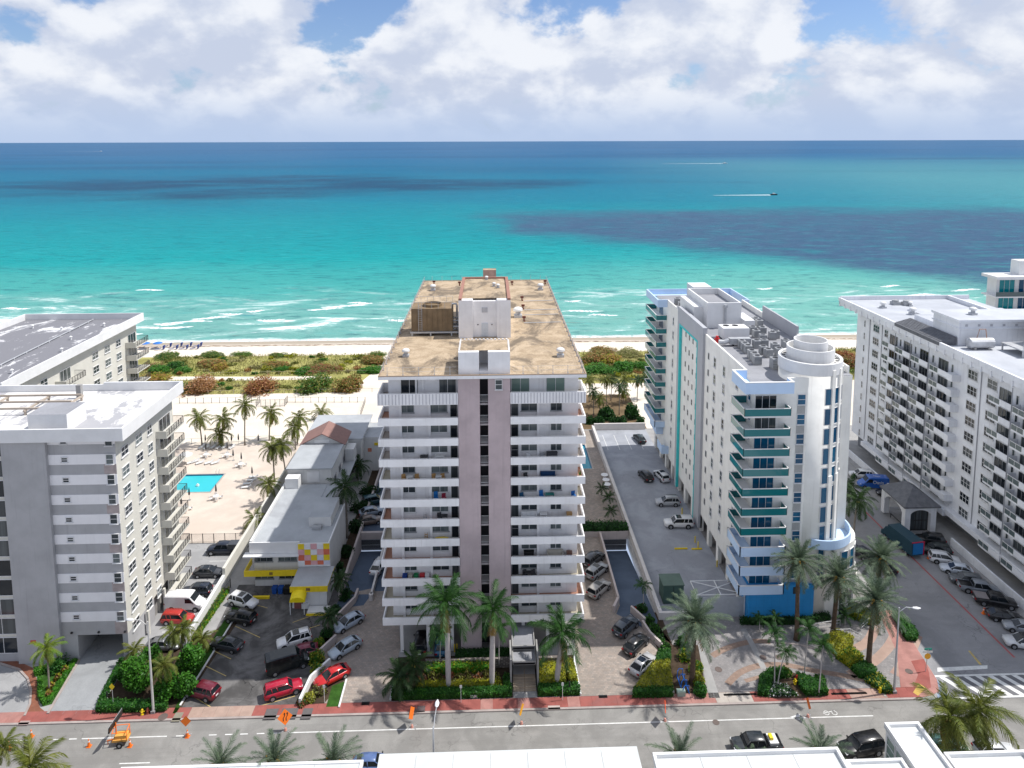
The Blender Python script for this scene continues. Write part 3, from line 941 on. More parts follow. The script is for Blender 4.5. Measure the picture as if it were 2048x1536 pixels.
# ================================================================== pink condo tower in the middle
c = thing('condo_building', 'tall white condo block with pink central shaft and brown gravel roof', 'building', (-1, 92, 0))
BX0, BX1, BY0, BY1 = -13.7, 11.7, 90.7, 150.8
mb = MB().box(BX0, -4.45, BY0, BY1, 4.66, 39.1).box(2.6, BX1, BY0, BY1, 4.66, 39.1).box(-4.45, 2.6, 92.6, BY1, 4.66, 39.1)
part(c, 'wall', mb, M_condo)
part(c, 'pink_shaft', MB().box(-4.36, -1.52, 89.12, 92.6, 0, 39.1), M_pink)
part(c, 'pink_shaft', MB().box(-0.42, 2.5, 89.12, 92.6, 0, 39.1), M_pink)
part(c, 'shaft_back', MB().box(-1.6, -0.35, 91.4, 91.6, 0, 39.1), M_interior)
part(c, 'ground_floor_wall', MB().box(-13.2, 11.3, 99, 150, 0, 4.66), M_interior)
part(c, 'soffit', MB().box(-14.6, -4.37, 89.3, 99, 4.45, 4.64), M_condo); part(c, 'soffit', MB().box(2.52, 12.2, 89.3, 99, 4.45, 4.64), M_condo)
for X in (-12.5, -8.9, -5.6, 4.2, 7.6, 11.2):
    part(c, 'pillar', MB().box(X - 0.22, X + 0.22, 89.85, 90.35, 0, 4.45), M_condo)
FZ = 2.815
Z0 = 4.66
floors_m = [plain((0.33, 0.29, 0.26), 0.8), plain((0.36, 0.18, 0.12), 0.8), plain((0.25, 0.25, 0.26), 0.8), plain((0.40, 0.36, 0.28), 0.8)]
rail_mesh = MB()
for k in range(8):
    rail_mesh.box(-0.5 + k * 0.135, -0.48 + k * 0.135, -0.015, 0.015, 0, 0.95)
rail_mesh.box(-0.53, 0.53, -0.025, 0.025, 0.95, 1.0).box(-0.53, 0.53, -0.02, 0.02, 0.06, 0.1)
rail_mesh = rail_mesh.mesh('slot_railing', M_galv)
slot_slab = MB().box(-0.545, 0.545, 0, 2.2, -0.22, 0).mesh('landing', plain((0.4, 0.37, 0.37), 0.8))
random.seed(11)


def condo_balcony(side, k):
    z = Z0 + FZ * k
    hi = 0.98 if k < 11 else 1.5
    if side < 0:
        xo, xi, wall = -14.93, -4.38, BX0
    else:
        xo, xi, wall = 12.52, 2.52, BX1
    s = -1 if side < 0 else 1
    fl = random.choice(floors_m)
    m = MB()
    lo, hi_x = min(xo, xi), max(xo, xi)
    yb = 93.6
    m.box(lo, hi_x, 89.0, 90.72, z, z + 0.2, 0, 1)                                        # front slab
    m.box(min(xo, wall), max(xo, wall), 90.72, yb, z, z + 0.2, 0, 1)                      # side return
    m.box(lo, hi_x, 88.98, 89.14, z - 0.03, z + hi)                                       # front parapet
    m.box(min(xo, xo - s * 0.16), max(xo, xo - s * 0.16), 89.14, yb, z - 0.03, z + hi)     # side parapet
    m.box(min(xo, wall), max(xo, wall), yb - 0.14, yb, z + 0.2, z + hi - 0.003)
    b = part(c, 'balcony', m, [M_condo, fl])
    if k == 11:
        r = MB()
        n = 24
        for q in range(n):
            u = lo + 0.2 + (hi_x - lo - 0.4) * q / (n - 1)
            r.box(u - 0.05, u + 0.05, 88.92, 88.98, z + 0.05, z + hi - 0.06)
        part(b, 'ribbing', r, plain((0.50, 0.49, 0.52), 0.7))  # ribs coloured grey to stand for their shading
        for o in (b,):
            o.children[0].location = (0, 0, 0)
    r = MB().tube([(lo + 0.1, 89.06, z + hi + 0.1), (hi_x - 0.1, 89.06, z + hi + 0.1)], 0.02, 5)
    q = put('handrail', r.mesh('handrail', M_frame), b)
    return b


for k in range(12):
    z = Z0 + FZ * k + 0.2
    for s in (-1, 1):
        condo_balcony(s, k)
    if k < 11:
        Yw = BY0
        for (p0, p1) in ((800.6, 828.7), (861, 895)):
            xa, xb = UY(p0, 850, Yw)[0], UY(p1, 850, Yw)[0]
            window(c, (xa + xb) / 2, Yw, A_F, z + 0.92, xb - xa, 1.35, 2, 1, M_framegrey if k % 3 == 1 else M_frame, M_glassgrey)
        for (p0, p1) in ((1042, 1074.6), (1101, 1123.6)):
            xa, xb = UY(p0, 850, Yw)[0], UY(p1, 850, Yw)[0]
            window(c, (xa + xb) / 2, Yw, A_F, z + 0.92, xb - xa, 1.35, 2, 1, M_framegrey if k % 4 == 2 else M_frame, M_glassgrey)
        window(c, -5.05, Yw, A_F, z, 0.95, 2.25, 1, 1, M_framegrey, M_glass, False, 'balcony_door')
        window(c, 3.15, Yw, A_F, z, 0.95, 2.25, 1, 2 if k % 4 == 0 else 1, M_framegrey, M_glass, False, 'balcony_door')
        for X in (-12.15, -8.3, 6.3):
            part(c, 'pier', MB().box(X - 0.17, X + 0.17, Yw - 0.32, Yw + 0.1, z, z + FZ - 0.2), M_condo)
        for s, X, a in ((-1, BX0, A_L), (1, BX1, A_R)):
            for Y in (97.0, 108.0, 124.0, 138.0):
                window(c, X, Y, a, z + 0.8, 2.4, 1.4, 2, 1, M_frame, M_glassgrey)
    else:
        for (p0, p1, g) in ((801.5, 836.5, M_glass), (878, 912.5, M_glass), (1022.5, 1059, M_glassgreen), (1092.5, 1129.5, M_glassgreen)):
            xa, xb = UY(p0, 780, BY0)[0], UY(p1, 780, BY0)[0]
            window(c, (xa + xb) / 2, BY0, A_F, z, xb - xa, 2.75, 2, 1, M_frame, g, False, 'sliding_door')
        for X in (-10.0, -9.1, 7.2):
            part(c, 'pier', MB().box(X - 0.12, X + 0.12, BY0 - 0.25, BY0 + 0.1, z, 39.0), M_condo)
    put('landing', slot_slab, c, (-0.97 - c.location.x, 89.5 - c.location.y, z + FZ - 0.3 - FZ))
    put('slot_railing', rail_mesh, c, (-0.97 - c.location.x, 89.5 - c.location.y, z - 0.1))
xa = UY(1005, 770, 89.12)
window(c, UY(997.5, 770, 89.12)[0], 89.12, A_F, UY(997, 779, 89.12)[1], 0.95, 1.35, 1, 2, M_frame, M_glassgrey)
part(c, 'rooftop_slab', MB().box(-14.75, 12.55, 88.88, 152, 39.08, 39.5, 0, 1), [M_condo, M_gravel])
mb = MB()
for x0, x1, y0, y1 in ((-14.75, 12.55, 88.88, 89.06), (-14.75, 12.55, 151.82, 152), (-14.75, -14.57, 89.06, 151.82), (12.37, 12.55, 89.06, 151.82)):
    mb.box(x0, x1, y0, y1, 39.5, 39.62)
part(c, 'roof_edge', mb, plain((0.36, 0.27, 0.20), 0.9))
post = MB().tube([(0, 0, 0), (0, 0, 1.15)], 0.035, 5).box(-0.09, 0.09, -0.09, 0.09, 0, 0.14).mesh('guard_post', M_galv)
posts = [(x_, 89.3) for x_ in np.linspace(-13.6, -5.4, 5)] + [(x_, 89.3) for x_ in np.linspace(4.2, 12.1, 5)]
posts += [(X, y_) for X in (-14.4, 12.2) for y_ in np.linspace(91.5, 151, 24)] + [(x_, 151.6) for x_ in np.linspace(-12.8, 11, 12)]
for X, Y in posts:
    put('guard_post', post, c, (X - c.location.x, Y - c.location.y, 39.5))
mb = MB()
for X in (-14.4, 12.2):
    for h in (0.55, 1.1):
        mb.tube([(X, 89.3, 39.5 + h), (X, 151.4, 39.5 + h)], 0.018, 4)
for h in (0.55, 1.1):
    mb.tube([(-14.4, 89.3, 39.5 + h), (-4.6, 89.3, 39.5 + h)], 0.012, 4).tube([(2.8, 89.3, 39.5 + h), (12.2, 89.3, 39.5 + h)], 0.012, 4)
part(c, 'guard_cable', mb, M_galv)
# front bulkhead
h = 42.5
mb = MB().box(-4.3, -1.6, 89.5, 95.2, 39.4, h).box(-0.4, 2.5, 89.5, 95.2, 39.4, h).box(-1.6, -0.4, 93, 95.2, 39.4, h - 0.01).box(-1.6, -0.4, 89.6, 93, 39.4, 39.9)
part(c, 'stair_bulkhead', mb, M_condo)
part(c, 'bulkhead_roof', MB().box(-4.1, 2.3, 90.2, 95.0, h + 0.004, h + 0.03), M_gravel)
mb = MB()
for q in range(13):
    mb.box(-4.3 + q * 0.53, -4.05 + q * 0.53, 95.0, 95.2, h + 0.002, h + 0.18)
for q in range(9):
    for X in (-4.3, 2.28):
        mb.box(X, X + 0.2, 90.0 + q * 0.55, 90.28 + q * 0.55, h + 0.002, h + 0.14)
part(c, 'coping_block', mb, M_condo)
# machine room
t_ = 45.5
mb = MB().box(-5.0, -2.8, 106.6, 124, 39.4, t_).box(0.95, 3.1, 106.6, 124, 39.4, t_).box(-2.8, 0.95, 107.3, 124, 39.4, t_ - 0.3)
part(c, 'machine_room', mb, M_condo)
part(c, 'machine_room_roof', MB().box(-4.5, 2.6, 107.9, 123.4, t_ + 0.004, t_ + 0.04), M_gravel)
mb = MB().box(-5, -4.5, 106.6, 124, t_ + 0.002, t_ + 0.3).box(2.6, 3.1, 106.6, 124, t_ + 0.002, t_ + 0.3).box(-4.5, 2.6, 123.5, 124, t_ + 0.002, t_ + 0.3)
part(c, 'machine_room_kerb', mb, plain((0.33, 0.17, 0.13), 0.9))
part(c, 'door', MB().box(-1.45, -0.45, 107.2, 107.3, 39.6, 41.7), plain((0.62, 0.66, 0.70), 0.5))
part(c, 'louvre', MB().box(-1.4, -0.5, 107.24, 107.3, 43.4, 44.2), plain((0.5, 0.5, 0.52), 0.6))
part(c, 'wall_lamp', MB().box(-2.1, -1.95, 107.2, 107.3, 41.4, 41.55).box(0.1, 0.25, 107.2, 107.3, 41.4, 41.55), M_dark)
xa = UY(965, 545, 148)
part(c, 'chimney', MB().box(-1.6, 1.2, 148, 150, 39.4, UY(975, 540, 148)[1], 0, 1), [surf('faded_pink', (0.45, 0.32, 0.28), 0.9), M_gravel])
# cooling tower
ct = thing('cooling_tower', 'tan steel cooling tower with ladder on the condo roof', 'cooling tower', (-9.3, 110, 39.5))
M_tan = surf('tan_steel', (0.22, 0.155, 0.09), 0.7, 0.2, 0.6, streak=0.4, dirt=(0.10, 0.07, 0.05))
part(ct, 'casing', MB().box(-12.5, -6.1, 108.2, 112.6, 40.25, 43.85), M_tan)
mb = MB()
for q in range(9):
    mb.box(-12.45 + q * 0.8, -12.40 + q * 0.8, 108.15, 108.2, 40.3, 43.8)
part(ct, 'seam', mb, M_tan)
mb = MB().ring(-9.3, 110.4, 43.85, 44.25, 1.5, 0.12, 24).cyl(-9.3, 110.4, 43.86, 43.9, 1.38, 20)
part(ct, 'fan_ring', mb, M_tan)
mb = MB().box(-12.7, -5.2, 108.0, 108.2, 39.95, 40.2).box(-12.7, -5.2, 112.6, 112.8, 39.95, 40.2)
for X in (-12.4, -9.5, -6.2):
    for Y in (108.1, 112.7):
        mb.box(X - 0.1, X + 0.1, Y - 0.1, Y + 0.1, 39.5, 39.95)
part(ct, 'stand', mb, M_galv)
mb = MB().box(-11.4, -11.35, 108.02, 108.08, 40.2, 44.8).box(-10.85, -10.8, 108.02, 108.08, 40.2, 44.8)
for q in range(14):
    mb.box(-11.35, -10.85, 108.04, 108.07, 40.5 + q * 0.3, 40.54 + q * 0.3)
part(ct, 'ladder', mb, M_galv)
mb = MB()
for X in np.linspace(-12.4, -6.2, 7):
    for Y in (108.3, 112.5):
        mb.tube([(X, Y, 43.85), (X, Y, 44.9)], 0.025, 4)
for Y in (108.3, 112.5):
    mb.tube([(-12.4, Y, 44.9), (-6.2, Y, 44.9)], 0.025, 4)
part(ct, 'railing', mb, M_galv)
mb = MB().tube([(-6.2, 110, 44.2), (-5.5, 110, 44.2), (-5.4, 110, 43.9), (-5.4, 110, 40)], 0.16, 8)
for q in range(6):
    mb.tube([(-6.0, 108.2 + q * 0.6, 40.0 + (q % 3) * 0.8), (-5.05, 108.2 + q * 0.6, 40.0 + (q % 3) * 0.8)], 0.12, 6)
part(ct, 'pipe', mb, M_galv)


def roof_vent(x, y, z, s, where, label):
    v = thing('roof_vent', label, 'vent', (x, y, z), 0, where)
    L = v.location
    put('curb', MB().box(-0.45 * s, 0.45 * s, -0.45 * s, 0.45 * s, 0, 0.3 * s).mesh('curb', M_galv), v)
    put('neck', MB().cyl(0, 0, 0.3 * s, 0.75 * s, 0.3 * s, 12).mesh('neck', M_galv), v)
    put('hood', MB().cyl(0, 0, 0.75 * s, 0.9 * s, 0.55 * s, 14).dome(0, 0, 0.9 * s, 0.55 * s, 0.3 * s, 14).mesh('hood', M_whiteclean, True), v)
    return v


for (px, py, s, lb) in ((812, 713, 1.0, 'round white roof vent at the front left of the condo roof'), (1121, 713, 1.1, 'round white roof vent at the front right of the condo roof'),
                        (1036, 634, 1.5, 'large white roof vent right of the machine room on the condo roof'), (1081, 580, 1.2, 'white roof vent near the far right corner of the condo roof'),
                        (866, 581, 1.1, 'white roof vent near the far left corner of the condo roof')):
    X, Y = U(px, py, 39.5)
    roof_vent(X, Y, 39.5, s, None, lb)
for px, lb in ((934, 'larger white mushroom vent left behind the front bulkhead of the condo roof'), (1001, 'white mushroom vent right behind the front bulkhead of the condo roof')):
    X, Y = U(px, 690, 41.5)
    roof_vent(X, 96.6, 39.5, 1.7, None, lb)
for px, py, lb in ((988, 572, 'left small vent on the machine room roof'), (996, 575, 'right small vent on the machine room roof'), (973, 559, 'far small vent on the machine room roof')):
    X, Y = U(px, py, 45.6)
    roof_vent(X, Y, 45.54, 0.6, None, lb)
M_rust = plain((0.16, 0.05, 0.035), 0.7)
for px, py, lb in ((1044, 601, 'farthest of three rust red valve stubs on the condo roof'), (1046, 618, 'middle one of three rust red valve stubs on the condo roof'), (1048, 642, 'nearest of three rust red valve stubs on the condo roof'),
                   (919, 571, 'rust red valve stub left of the machine room on the condo roof'), (1024, 570, 'rust red valve stub far right behind the machine room'), (1090, 568, 'rust red valve stub at the far right corner of the condo roof'), (868, 569, 'rust red valve stub at the far left corner of the condo roof')):
    X, Y = U(px, py, 39.5)
    solo('standpipe_valve', MB().cyl(X, Y, 39.5, 40.1, 0.12, 8).box(X - 0.3, X + 0.3, Y - 0.12, Y + 0.12, 40.0, 40.35).cyl(X + 0.1, Y - 0.3, 39.5, 39.7, 0.12, 8), M_rust, lb, 'valve')
for q, (py, lb) in enumerate(((604, 'far'), (622, 'upper middle'), (632, 'lower middle'), (648, 'near'))):
    a, b = U(1048, py, 39.5), U(1048, py, 39.5)
    solo('roof_pipe', MB().tube([(a[0], a[1], 39.7), (11.9, a[1] + 0.4, 39.7)], 0.06, 6), M_galv, '%s thin grey pipe running across the right side of the condo roof' % lb, 'pipe')
# entrance canopy and steps
ec = thing('entrance_canopy', 'stepped grey concrete entrance canopy in front of the condo', 'canopy', (4.0, 85, 0))
part(ec, 'roof', MB().box(2.55, 5.55, 85.6, 91, 3.3, 3.55, 0, 1), [M_concrete, M_roofdark])
part(ec, 'roof', MB().box(2.55, 5.55, 83.6, 85.55, 2.7, 2.95, 0, 1), [M_concrete, M_roofdark])
for y0, y1, z_ in ((85.6, 91, 3.55), (83.6, 85.55, 2.95)):
    part(ec, 'rim', MB().box(2.52, 2.66, y0, y1, z_, z_ + 0.2).box(5.44, 5.58, y0, y1, z_, z_ + 0.2).box(2.66, 5.44, y0, y0 + 0.14, z_ - 0.3, z_ + 0.2), M_concrete)
part(ec, 'side_fin', MB().box(2.2, 2.42, 83.0, 86.6, 0, 3.9), M_concrete)
part(ec, 'side_fin', MB().box(5.68, 5.9, 83.0, 86.6, 0, 3.9), M_concrete)
for q in range(5):
    part(ec, 'step', MB().box(2.6, 5.5, 82.3 + q * 0.4, 84.4, 0.14 * q, 0.14 * (q + 1) - 0.002), surf('step_%d' % q, (0.36, 0.29, 0.22), 0.9))
part(ec, 'landing', MB().box(2.6, 5.5, 84.4, 91, 0, 0.72), M_concrete)
part(ec, 'handrail', MB().tube([(4.05, 82.2, 0.9), (4.05, 84.4, 1.6)], 0.03, 5).tube([(4.05, 82.2, 0), (4.05, 82.2, 0.9)], 0.03, 5).tube([(4.05, 84.3, 0.6), (4.05, 84.3, 1.6)], 0.03, 5), M_tan)
struct('entrance_walk', sheet(rect(2.6, 5.5, 81.32, 82.3), 0.01), M_concrete)
# coral stone wall
t = NT('coral_stone')
vo = t.n.new('ShaderNodeTexVoronoi'); vo.inputs['Scale'].default_value = 3.0; t.l.new(t.P(), vo.inputs['Vector'])
t.set(Base_Color=t.mix(t.ramp(vo.outputs['Distance'], 0.15, 0.5), (0.36, 0.33, 0.29), (0.15, 0.13, 0.12)), Roughness=0.95)
t.bump(vo.outputs['Distance'], 0.8, 0.08)
M_coral = t.m
solo('stone_wall', MB().box(-9.0, 2.2, 86.5, 86.9, 0, 1.25), M_coral, 'low coral stone wall behind the flower bed left of the entrance', 'wall')
solo('stone_wall', MB().box(5.9, 9.6, 86.5, 86.9, 0, 1.25), M_coral, 'low coral stone wall right of the condo entrance canopy', 'wall')

# ================================================================== striped building at the left
b = thing('striped_building', 'grey and white striped apartment block with flat white roof', 'building', (-58, 96, 0))
XR, YF, YB = -49.6, 90.0, 106.6
part(b, 'wall', MB().box(-84, XR, YF + 0.02, YB, 3.6, 31.4), M_cream)
part(b, 'wall', MB().box(-84, -56.3, YF + 0.02, YB, 0, 3.6).box(-50.3, XR, YF + 0.02, 97.5, 0, 3.6), M_stripe)
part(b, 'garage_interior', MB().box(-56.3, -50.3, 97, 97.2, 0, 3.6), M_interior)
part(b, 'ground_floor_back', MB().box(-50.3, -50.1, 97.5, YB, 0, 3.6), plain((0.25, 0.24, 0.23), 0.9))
zt = [UY(180, 860 + q / 4.267, 90)[1] for q in (120, 207, 292, 380, 465, 550, 633, 720, 802, 888, 970, 1055, 1137, 1222, 1302, 1387, 1467)]
zt += [UY(190, 1176 + q / 4.267, 90)[1] for q in (200, 283)]
zs_b = [31.4] + zt + [3.6]
XS0 = -58.3
for i in range(len(zs_b) - 1):
    grey = (i % 2 == 1)
    part(b, 'wall_band', MB().box(XS0, XR + 0.02, YF - (0.0 if grey else 0.05), YF + 0.02, zs_b[i + 1] + 0.0, zs_b[i]), M_stripe if grey else M_lightstripe)
    if not grey and i < len(zs_b) - 2:
        zc = (zs_b[i] + zs_b[i + 1]) / 2
        X = UY(119 + (300 - zc * 9) * 0.0, 900, 90)[0]
        window(b, -56.2, YF - 0.05, A_F, zc - 0.32, 0.85, 0.66, 1, 2, M_frame, M_glass)
        window(b, -50.35, YF - 0.05, A_F, zc - 0.68, 1.0, 1.36, 1, 2, M_frame, M_glassgrey)
        if i % 4 == 2:
            part(b, 'faded_patch', MB().box(-51.2, -49.6, YF - 0.012, YF + 0.01, zs_b[i + 2] + 0.05, zs_b[i + 1] - 0.05), surf('faded_patch_%d' % i, (0.40, 0.34, 0.33), 0.85))
part(b, 'grey_wing', MB().box(-64.0, XS0, 89.45, 91, 0, 31.3), M_stripe)
part(b, 'roof_slab', MB().box(-84, -48.25, 89.25, 106.9, 31.32, 31.7, 0, 1), [M_whiteclean, M_roofLN])
mb = MB()
for x0, x1, y0, y1, z1 in ((-84, -48.0, 89.0, 89.25, 33.05), (-48.25, -48.0, 89.25, 107.2, 33.05), (-84, -48.25, 106.95, 107.2, 32.7), (-60, -48.25, 106.91, 107.22, 33.05)):
    mb.box(x0, x1, y0, y1, 31.3, z1)
part(b, 'parapet', mb, M_whiteclean)
part(b, 'bulkhead', MB().box(-61.4, -56.3, 91.2, 95.6, 31.7, 34.2, 0, 1), [M_whiteclean, M_roofdark])
mb = MB()
for q in range(3):
    mb.box(-74, -61.0, 97.5 + q * 2.6, 97.75 + q * 2.6, 32.5, 32.75)
for X in (-72, -66, -61.2):
    mb.box(X, X + 0.25, 97.2, 103.2, 32.25, 32.5).box(X, X + 0.25, 97.4, 97.65, 31.7, 32.25).box(X, X + 0.25, 102.7, 102.95, 31.7, 32.25)
part(b, 'steel_grillage', mb, plain((0.42, 0.36, 0.30), 0.8))
part(b, 'chimney_stub', MB().box(-62.3, -61.6, 103.6, 104.2, 31.7, 33.8), M_concrete)
# left glazed bay
for q in range(11):
    z_ = 29.2 - q * 2.78
    if z_ < 0.5: break
    window(b, -67.1, YF + 0.02, A_F, z_ - 0.2, 5.8, 2.35, 3, 1, M_frame, M_glass, False)
# side windows
for q in range(10):
    zz = 27.95 - q * 2.78
    window(b, XR, 92.2, A_R, zz, 1.8, 1.35, 2, 2, M_frame, M_glassgrey if q % 3 else M_glass)
    window(b, XR, 96.0, A_R, zz, 1.75, 1.35, 2, 2, M_frame, M_glass if q % 3 else M_glassgrey)
    if q > 0:
        window(b, XR, 99.1, A_R, zz + 2.78 - 2.78, 1.35, 1.35, 2, 2, M_frame, M_glassgrey)
    else:
        window(b, XR, 99.1, A_R, zz, 1.35, 1.35, 2, 2, M_frame, M_glassgrey)


def rail_balcony(parent, x0, x1, y0, y1, z, kind, openside=1):
    m = MB().box(x0, x1, y0, y1, z - 0.22, z)
    m.box(x0, x1, y0, y0 + 0.12, z, z + 0.95)
    o = part(parent, 'balcony', m, [M_cream])
    r = MB()
    r.tube([(x1 - 0.04, y0 + 0.12, z + 1.05), (x1 - 0.04, y1 - 0.04, z + 1.05), (x0, y1 - 0.04, z + 1.05)], 0.04, 4)
    r.box(x1 - 0.06, x1 - 0.02, y0 + 0.15, y1, z + 0.06, z + 0.1)
    n = 7
    for i in range(n + 1):
        y = y0 + 0.15 + (y1 - y0 - 0.2) * i / n
        r.box(x1 - 0.07, x1 - 0.01, y - 0.03, y + 0.03, z, z + 1.05)
    for i in range(36):
        y = y0 + 0.15 + (y1 - y0 - 0.2) * i / 36
        r.box(x1 - 0.05, x1 - 0.03, y - 0.011, y + 0.011, z + 0.06, z + 1.05)
    for i in range(9):
        x = x0 + (x1 - x0) * i / 9
        r.box(x - 0.012, x + 0.012, y1 - 0.05, y1 - 0.03, z + 0.06, z + 1.05)
    put('railing', r.mesh('railing', M_rail), o)
    return o


for q in range(10):
    zz = 26.6 - q * 2.78
    rail_balcony(b, XR, -48.0, 100.9, 106.7, zz, 0)
    if q < 10:
        window(b, XR, 103.7, A_R, zz + 0.02, 3.6, 2.2, 3, 1, M_frame, M_glass, False, 'sliding_door')
for X in (-50.2, -49.3):
    for Y in (94.5, 99.5, 104.5):
        part(b, 'pillar', MB().box(X - 0.0, X + 0.28, Y, Y + 0.4, 0, 3.6), M_cream)
for X in (-57.0, -53.4, -49.9):
    part(b, 'wall_lamp', MB().box(X - 0.12, X + 0.12, YF - 0.2, YF, 3.9, 4.1), M_dark)
part(b, 'sign', MB().box(-62.2, -61.5, 89.4, 89.45, 3.0, 3.4), M_red)
# rear wing
w_ = thing('rear_wing', 'cream apartment wing with stained grey flat roof and corner balconies', 'building', (-88, 130, 0))
part(w_, 'wall', MB().box(-101, -77.2, 107.4, 151.4, 0, 31.4), M_cream)
part(w_, 'roof_slab', MB().box(-100.95, -76.05, 107.4, 151.95, 31.32, 31.7, 0, 1), [M_whiteclean, M_roofLR])
mb = MB().box(-76.05, -75.8, 107.4, 152.2, 31.3, 33.0).box(-101.2, -76.05, 151.95, 152.2, 31.3, 33.0).box(-101.2, -100.95, 107.4, 151.95, 31.3, 33.0)
part(w_, 'parapet', mb, M_whiteclean)
mb = MB().tube([(-84, 108, 31.95), (-86, 151, 31.95)], 0.12, 6)
for q in range(12):
    mb.box(-84.3 - q * 0.17, -83.9 - q * 0.17, 109 + q * 3.6, 109.3 + q * 3.6, 31.7, 31.95)
part(w_, 'roof_pipe', mb, M_galv)
for q, (X, Y) in enumerate(((-80, 116), (-90, 121), (-79, 128), (-82, 136), (-93, 131), (-88, 143), (-81, 146), (-95, 145))):
    part(w_, 'vent_stub', MB().cyl(X, Y, 31.7, 32.3, 0.18, 8).cyl(X, Y, 32.3, 32.5, 0.3, 8, 0.05), M_whiteclean)
for q in range(11):
    zz = 28.6 - q * 2.78
    for Y, w in ((113.0, 2.0), (119.5, 1.9), (135.3, 2.0), (139.6, 2.0), (143.8, 1.8)):
        window(w_, -77.2, Y, A_R, zz - 0.6, w, 1.4, 2, 2, M_frame, M_glassgrey)
    for y0, y1 in ((122.5, 128.5), (108.0, 111.5), (146.5, 152.0)):
        rail_balcony(w_, -77.2, -75.2 if y0 < 140 else -75.0, y0, y1, zz - 1.6, 0)
        window(w_, -77.2, (y0 + y1) / 2, A_R, zz - 1.58, min(3.2, y1 - y0 - 1), 2.2, 3, 1, M_frame, M_glass, False, 'sliding_door')

# ================================================================== low two-storey building with checkered panel
lb = thing('low_building', 'low white two storey building with checkered panel and yellow bands', 'building', (-33, 104.3, 0))
YL = 104.3
M_low = surf('low_white', (0.66, 0.66, 0.65), 0.75, 0.06, 0.5, 0.25, streak=0.25)
part(lb, 'wall', MB().box(-37.6, -30.3, YL + 0.9, 124, 0, 7.1), M_low)
part(lb, 'wall', MB().box(-30.3, -25.6, YL + 0.1, 116.5, 0, 7.2), M_low)
part(lb, 'roof', MB().box(-37.9, -30.28, YL + 0.6, 124, 7.1, 7.25), M_roofblue)
part(lb, 'roof', MB().box(-30.25, -25.62, YL + 0.3, 116.4, 7.2, 7.3), M_roofblue)
part(lb, 'roof', MB().box(-30.25, -27.7, 116.5, 124, 7.0, 7.2), M_roofblue)
part(lb, 'fascia', MB().box(-38.1, -30.3, YL + 0.4, YL + 0.6, 5.75, 7.55), M_whiteclean)
part(lb, 'canopy_slab', MB().box(-38.9, -30.3, YL - 0.4, YL + 0.9, 5.55, 5.72), M_whiteclean)
part(lb, 'parapet', MB().box(-38.1, -37.75, YL + 0.6, 124, 7.1, 7.75), M_low)
part(lb, 'parapet', MB().box(-27.8, -27.55, 116.5, 124, 7.0, 7.9), M_whiteclean)
part(lb, 'parapet', MB().box(-25.75, -25.55, YL + 0.3, 116.4, 7.2, 7.5), M_whiteclean)
part(lb, 'roof_box', MB().box(-30.0, -26.4, 109.5, 116.0, 7.3, 8.9, 0, 1), [M_low, M_roofblue])
part(lb, 'roof_unit', MB().box(-29.2, -27.8, 108.4, 109.3, 7.3, 7.8), M_ac)
for q in range(2):
    X = -36.1 + q * 3.75
    window(lb, X, YL + 0.9, A_F, 4.1, 2.9, 1.2, 3, 1, M_framegrey, M_glassgrey)
    window(lb, X, YL + 0.9, A_F, 1.2, 2.9, 1.2, 3, 1, M_framegrey, M_glassgrey)
part(lb, 'yellow_band', MB().box(-38.8, -30.4, YL - 0.4, YL + 0.9, 2.5, 2.62).box(-38.8, -30.4, YL - 0.45, YL - 0.3, 2.45, 3.4).box(-38.8, -38.65, YL - 0.3, YL + 3, 2.45, 3.4), M_yellow)
part(lb, 'emblem', MB().box(-34.85, -34.35, YL - 0.5, YL - 0.45, 2.7, 3.15), plain((0.25, 0.16, 0.03), 0.6))
cols = dict(y=M_yellow, w=plain((0.74, 0.74, 0.76), 0.6), p=plain((0.70, 0.38, 0.40), 0.6), r=plain((0.66, 0.16, 0.09), 0.6), l=plain((0.62, 0.62, 0.72), 0.6))
part(lb, 'panel_backing', MB().box(-30.5, -25.45, YL, YL + 0.1, 3.7, 7.55), M_whiteclean)
tile_m = {}
for r_, row in enumerate(('ywpwy', 'pywpr', 'rpyly', 'wrprl')):
    for k, ch in enumerate(row):
        hgt = 0.9 if r_ < 3 else 0.68
        zt_ = 7.45 - r_ * 0.93
        if (ch, r_ == 3) not in tile_m:
            tile_m[(ch, r_ == 3)] = MB().box(0.02, 0.965, -0.05, 0, -hgt, 0).mesh('checker_panel', cols[ch])
        put('checker_panel', tile_m[(ch, r_ == 3)], lb, (-30.42 + k * 0.985 - lb.location.x, YL - lb.location.y, zt_))
part(lb, 'entrance_block', MB().box(-30.2, -25.0, 99.6, YL + 0.1, 0, 3.3), M_low)
part(lb, 'entrance_roof', MB().box(-30.4, -24.8, 99.4, YL + 0.08, 3.3, 3.6, 0, 1), [M_yellow, M_roofblue])
part(lb, 'yellow_fascia', MB().box(-30.42, -24.8, 99.32, 99.42, 2.75, 3.62), M_yellow)
part(lb, 'doorway', MB().box(-29.9, -28.2, 99.5, 99.58, 0, 2.3), plain((0.25, 0.10, 0.09), 0.7))
part(lb, 'plaque', MB().box(-28.0, -27.4, 99.26, 99.33, 3.0, 3.4), plain((0.2, 0.11, 0.05), 0.6))
aw = MB()
aw.loft([[(-29.05 + (1.15) * math.cos(t_) , 99.35 - q * 0.42, 2.45 + 0.75 * math.sin(t_) - q * 0.16) for t_ in np.linspace(0, math.pi, 11)] for q in range(4)], cap=False)
aw.poly([(-29.05 + 1.15 * math.cos(t_), 98.08, 1.97 + 0.75 * math.sin(t_)) for t_ in np.linspace(0, math.pi, 11)])
part(lb, 'awning', aw, plain((0.85, 0.66, 0.01), 0.5))
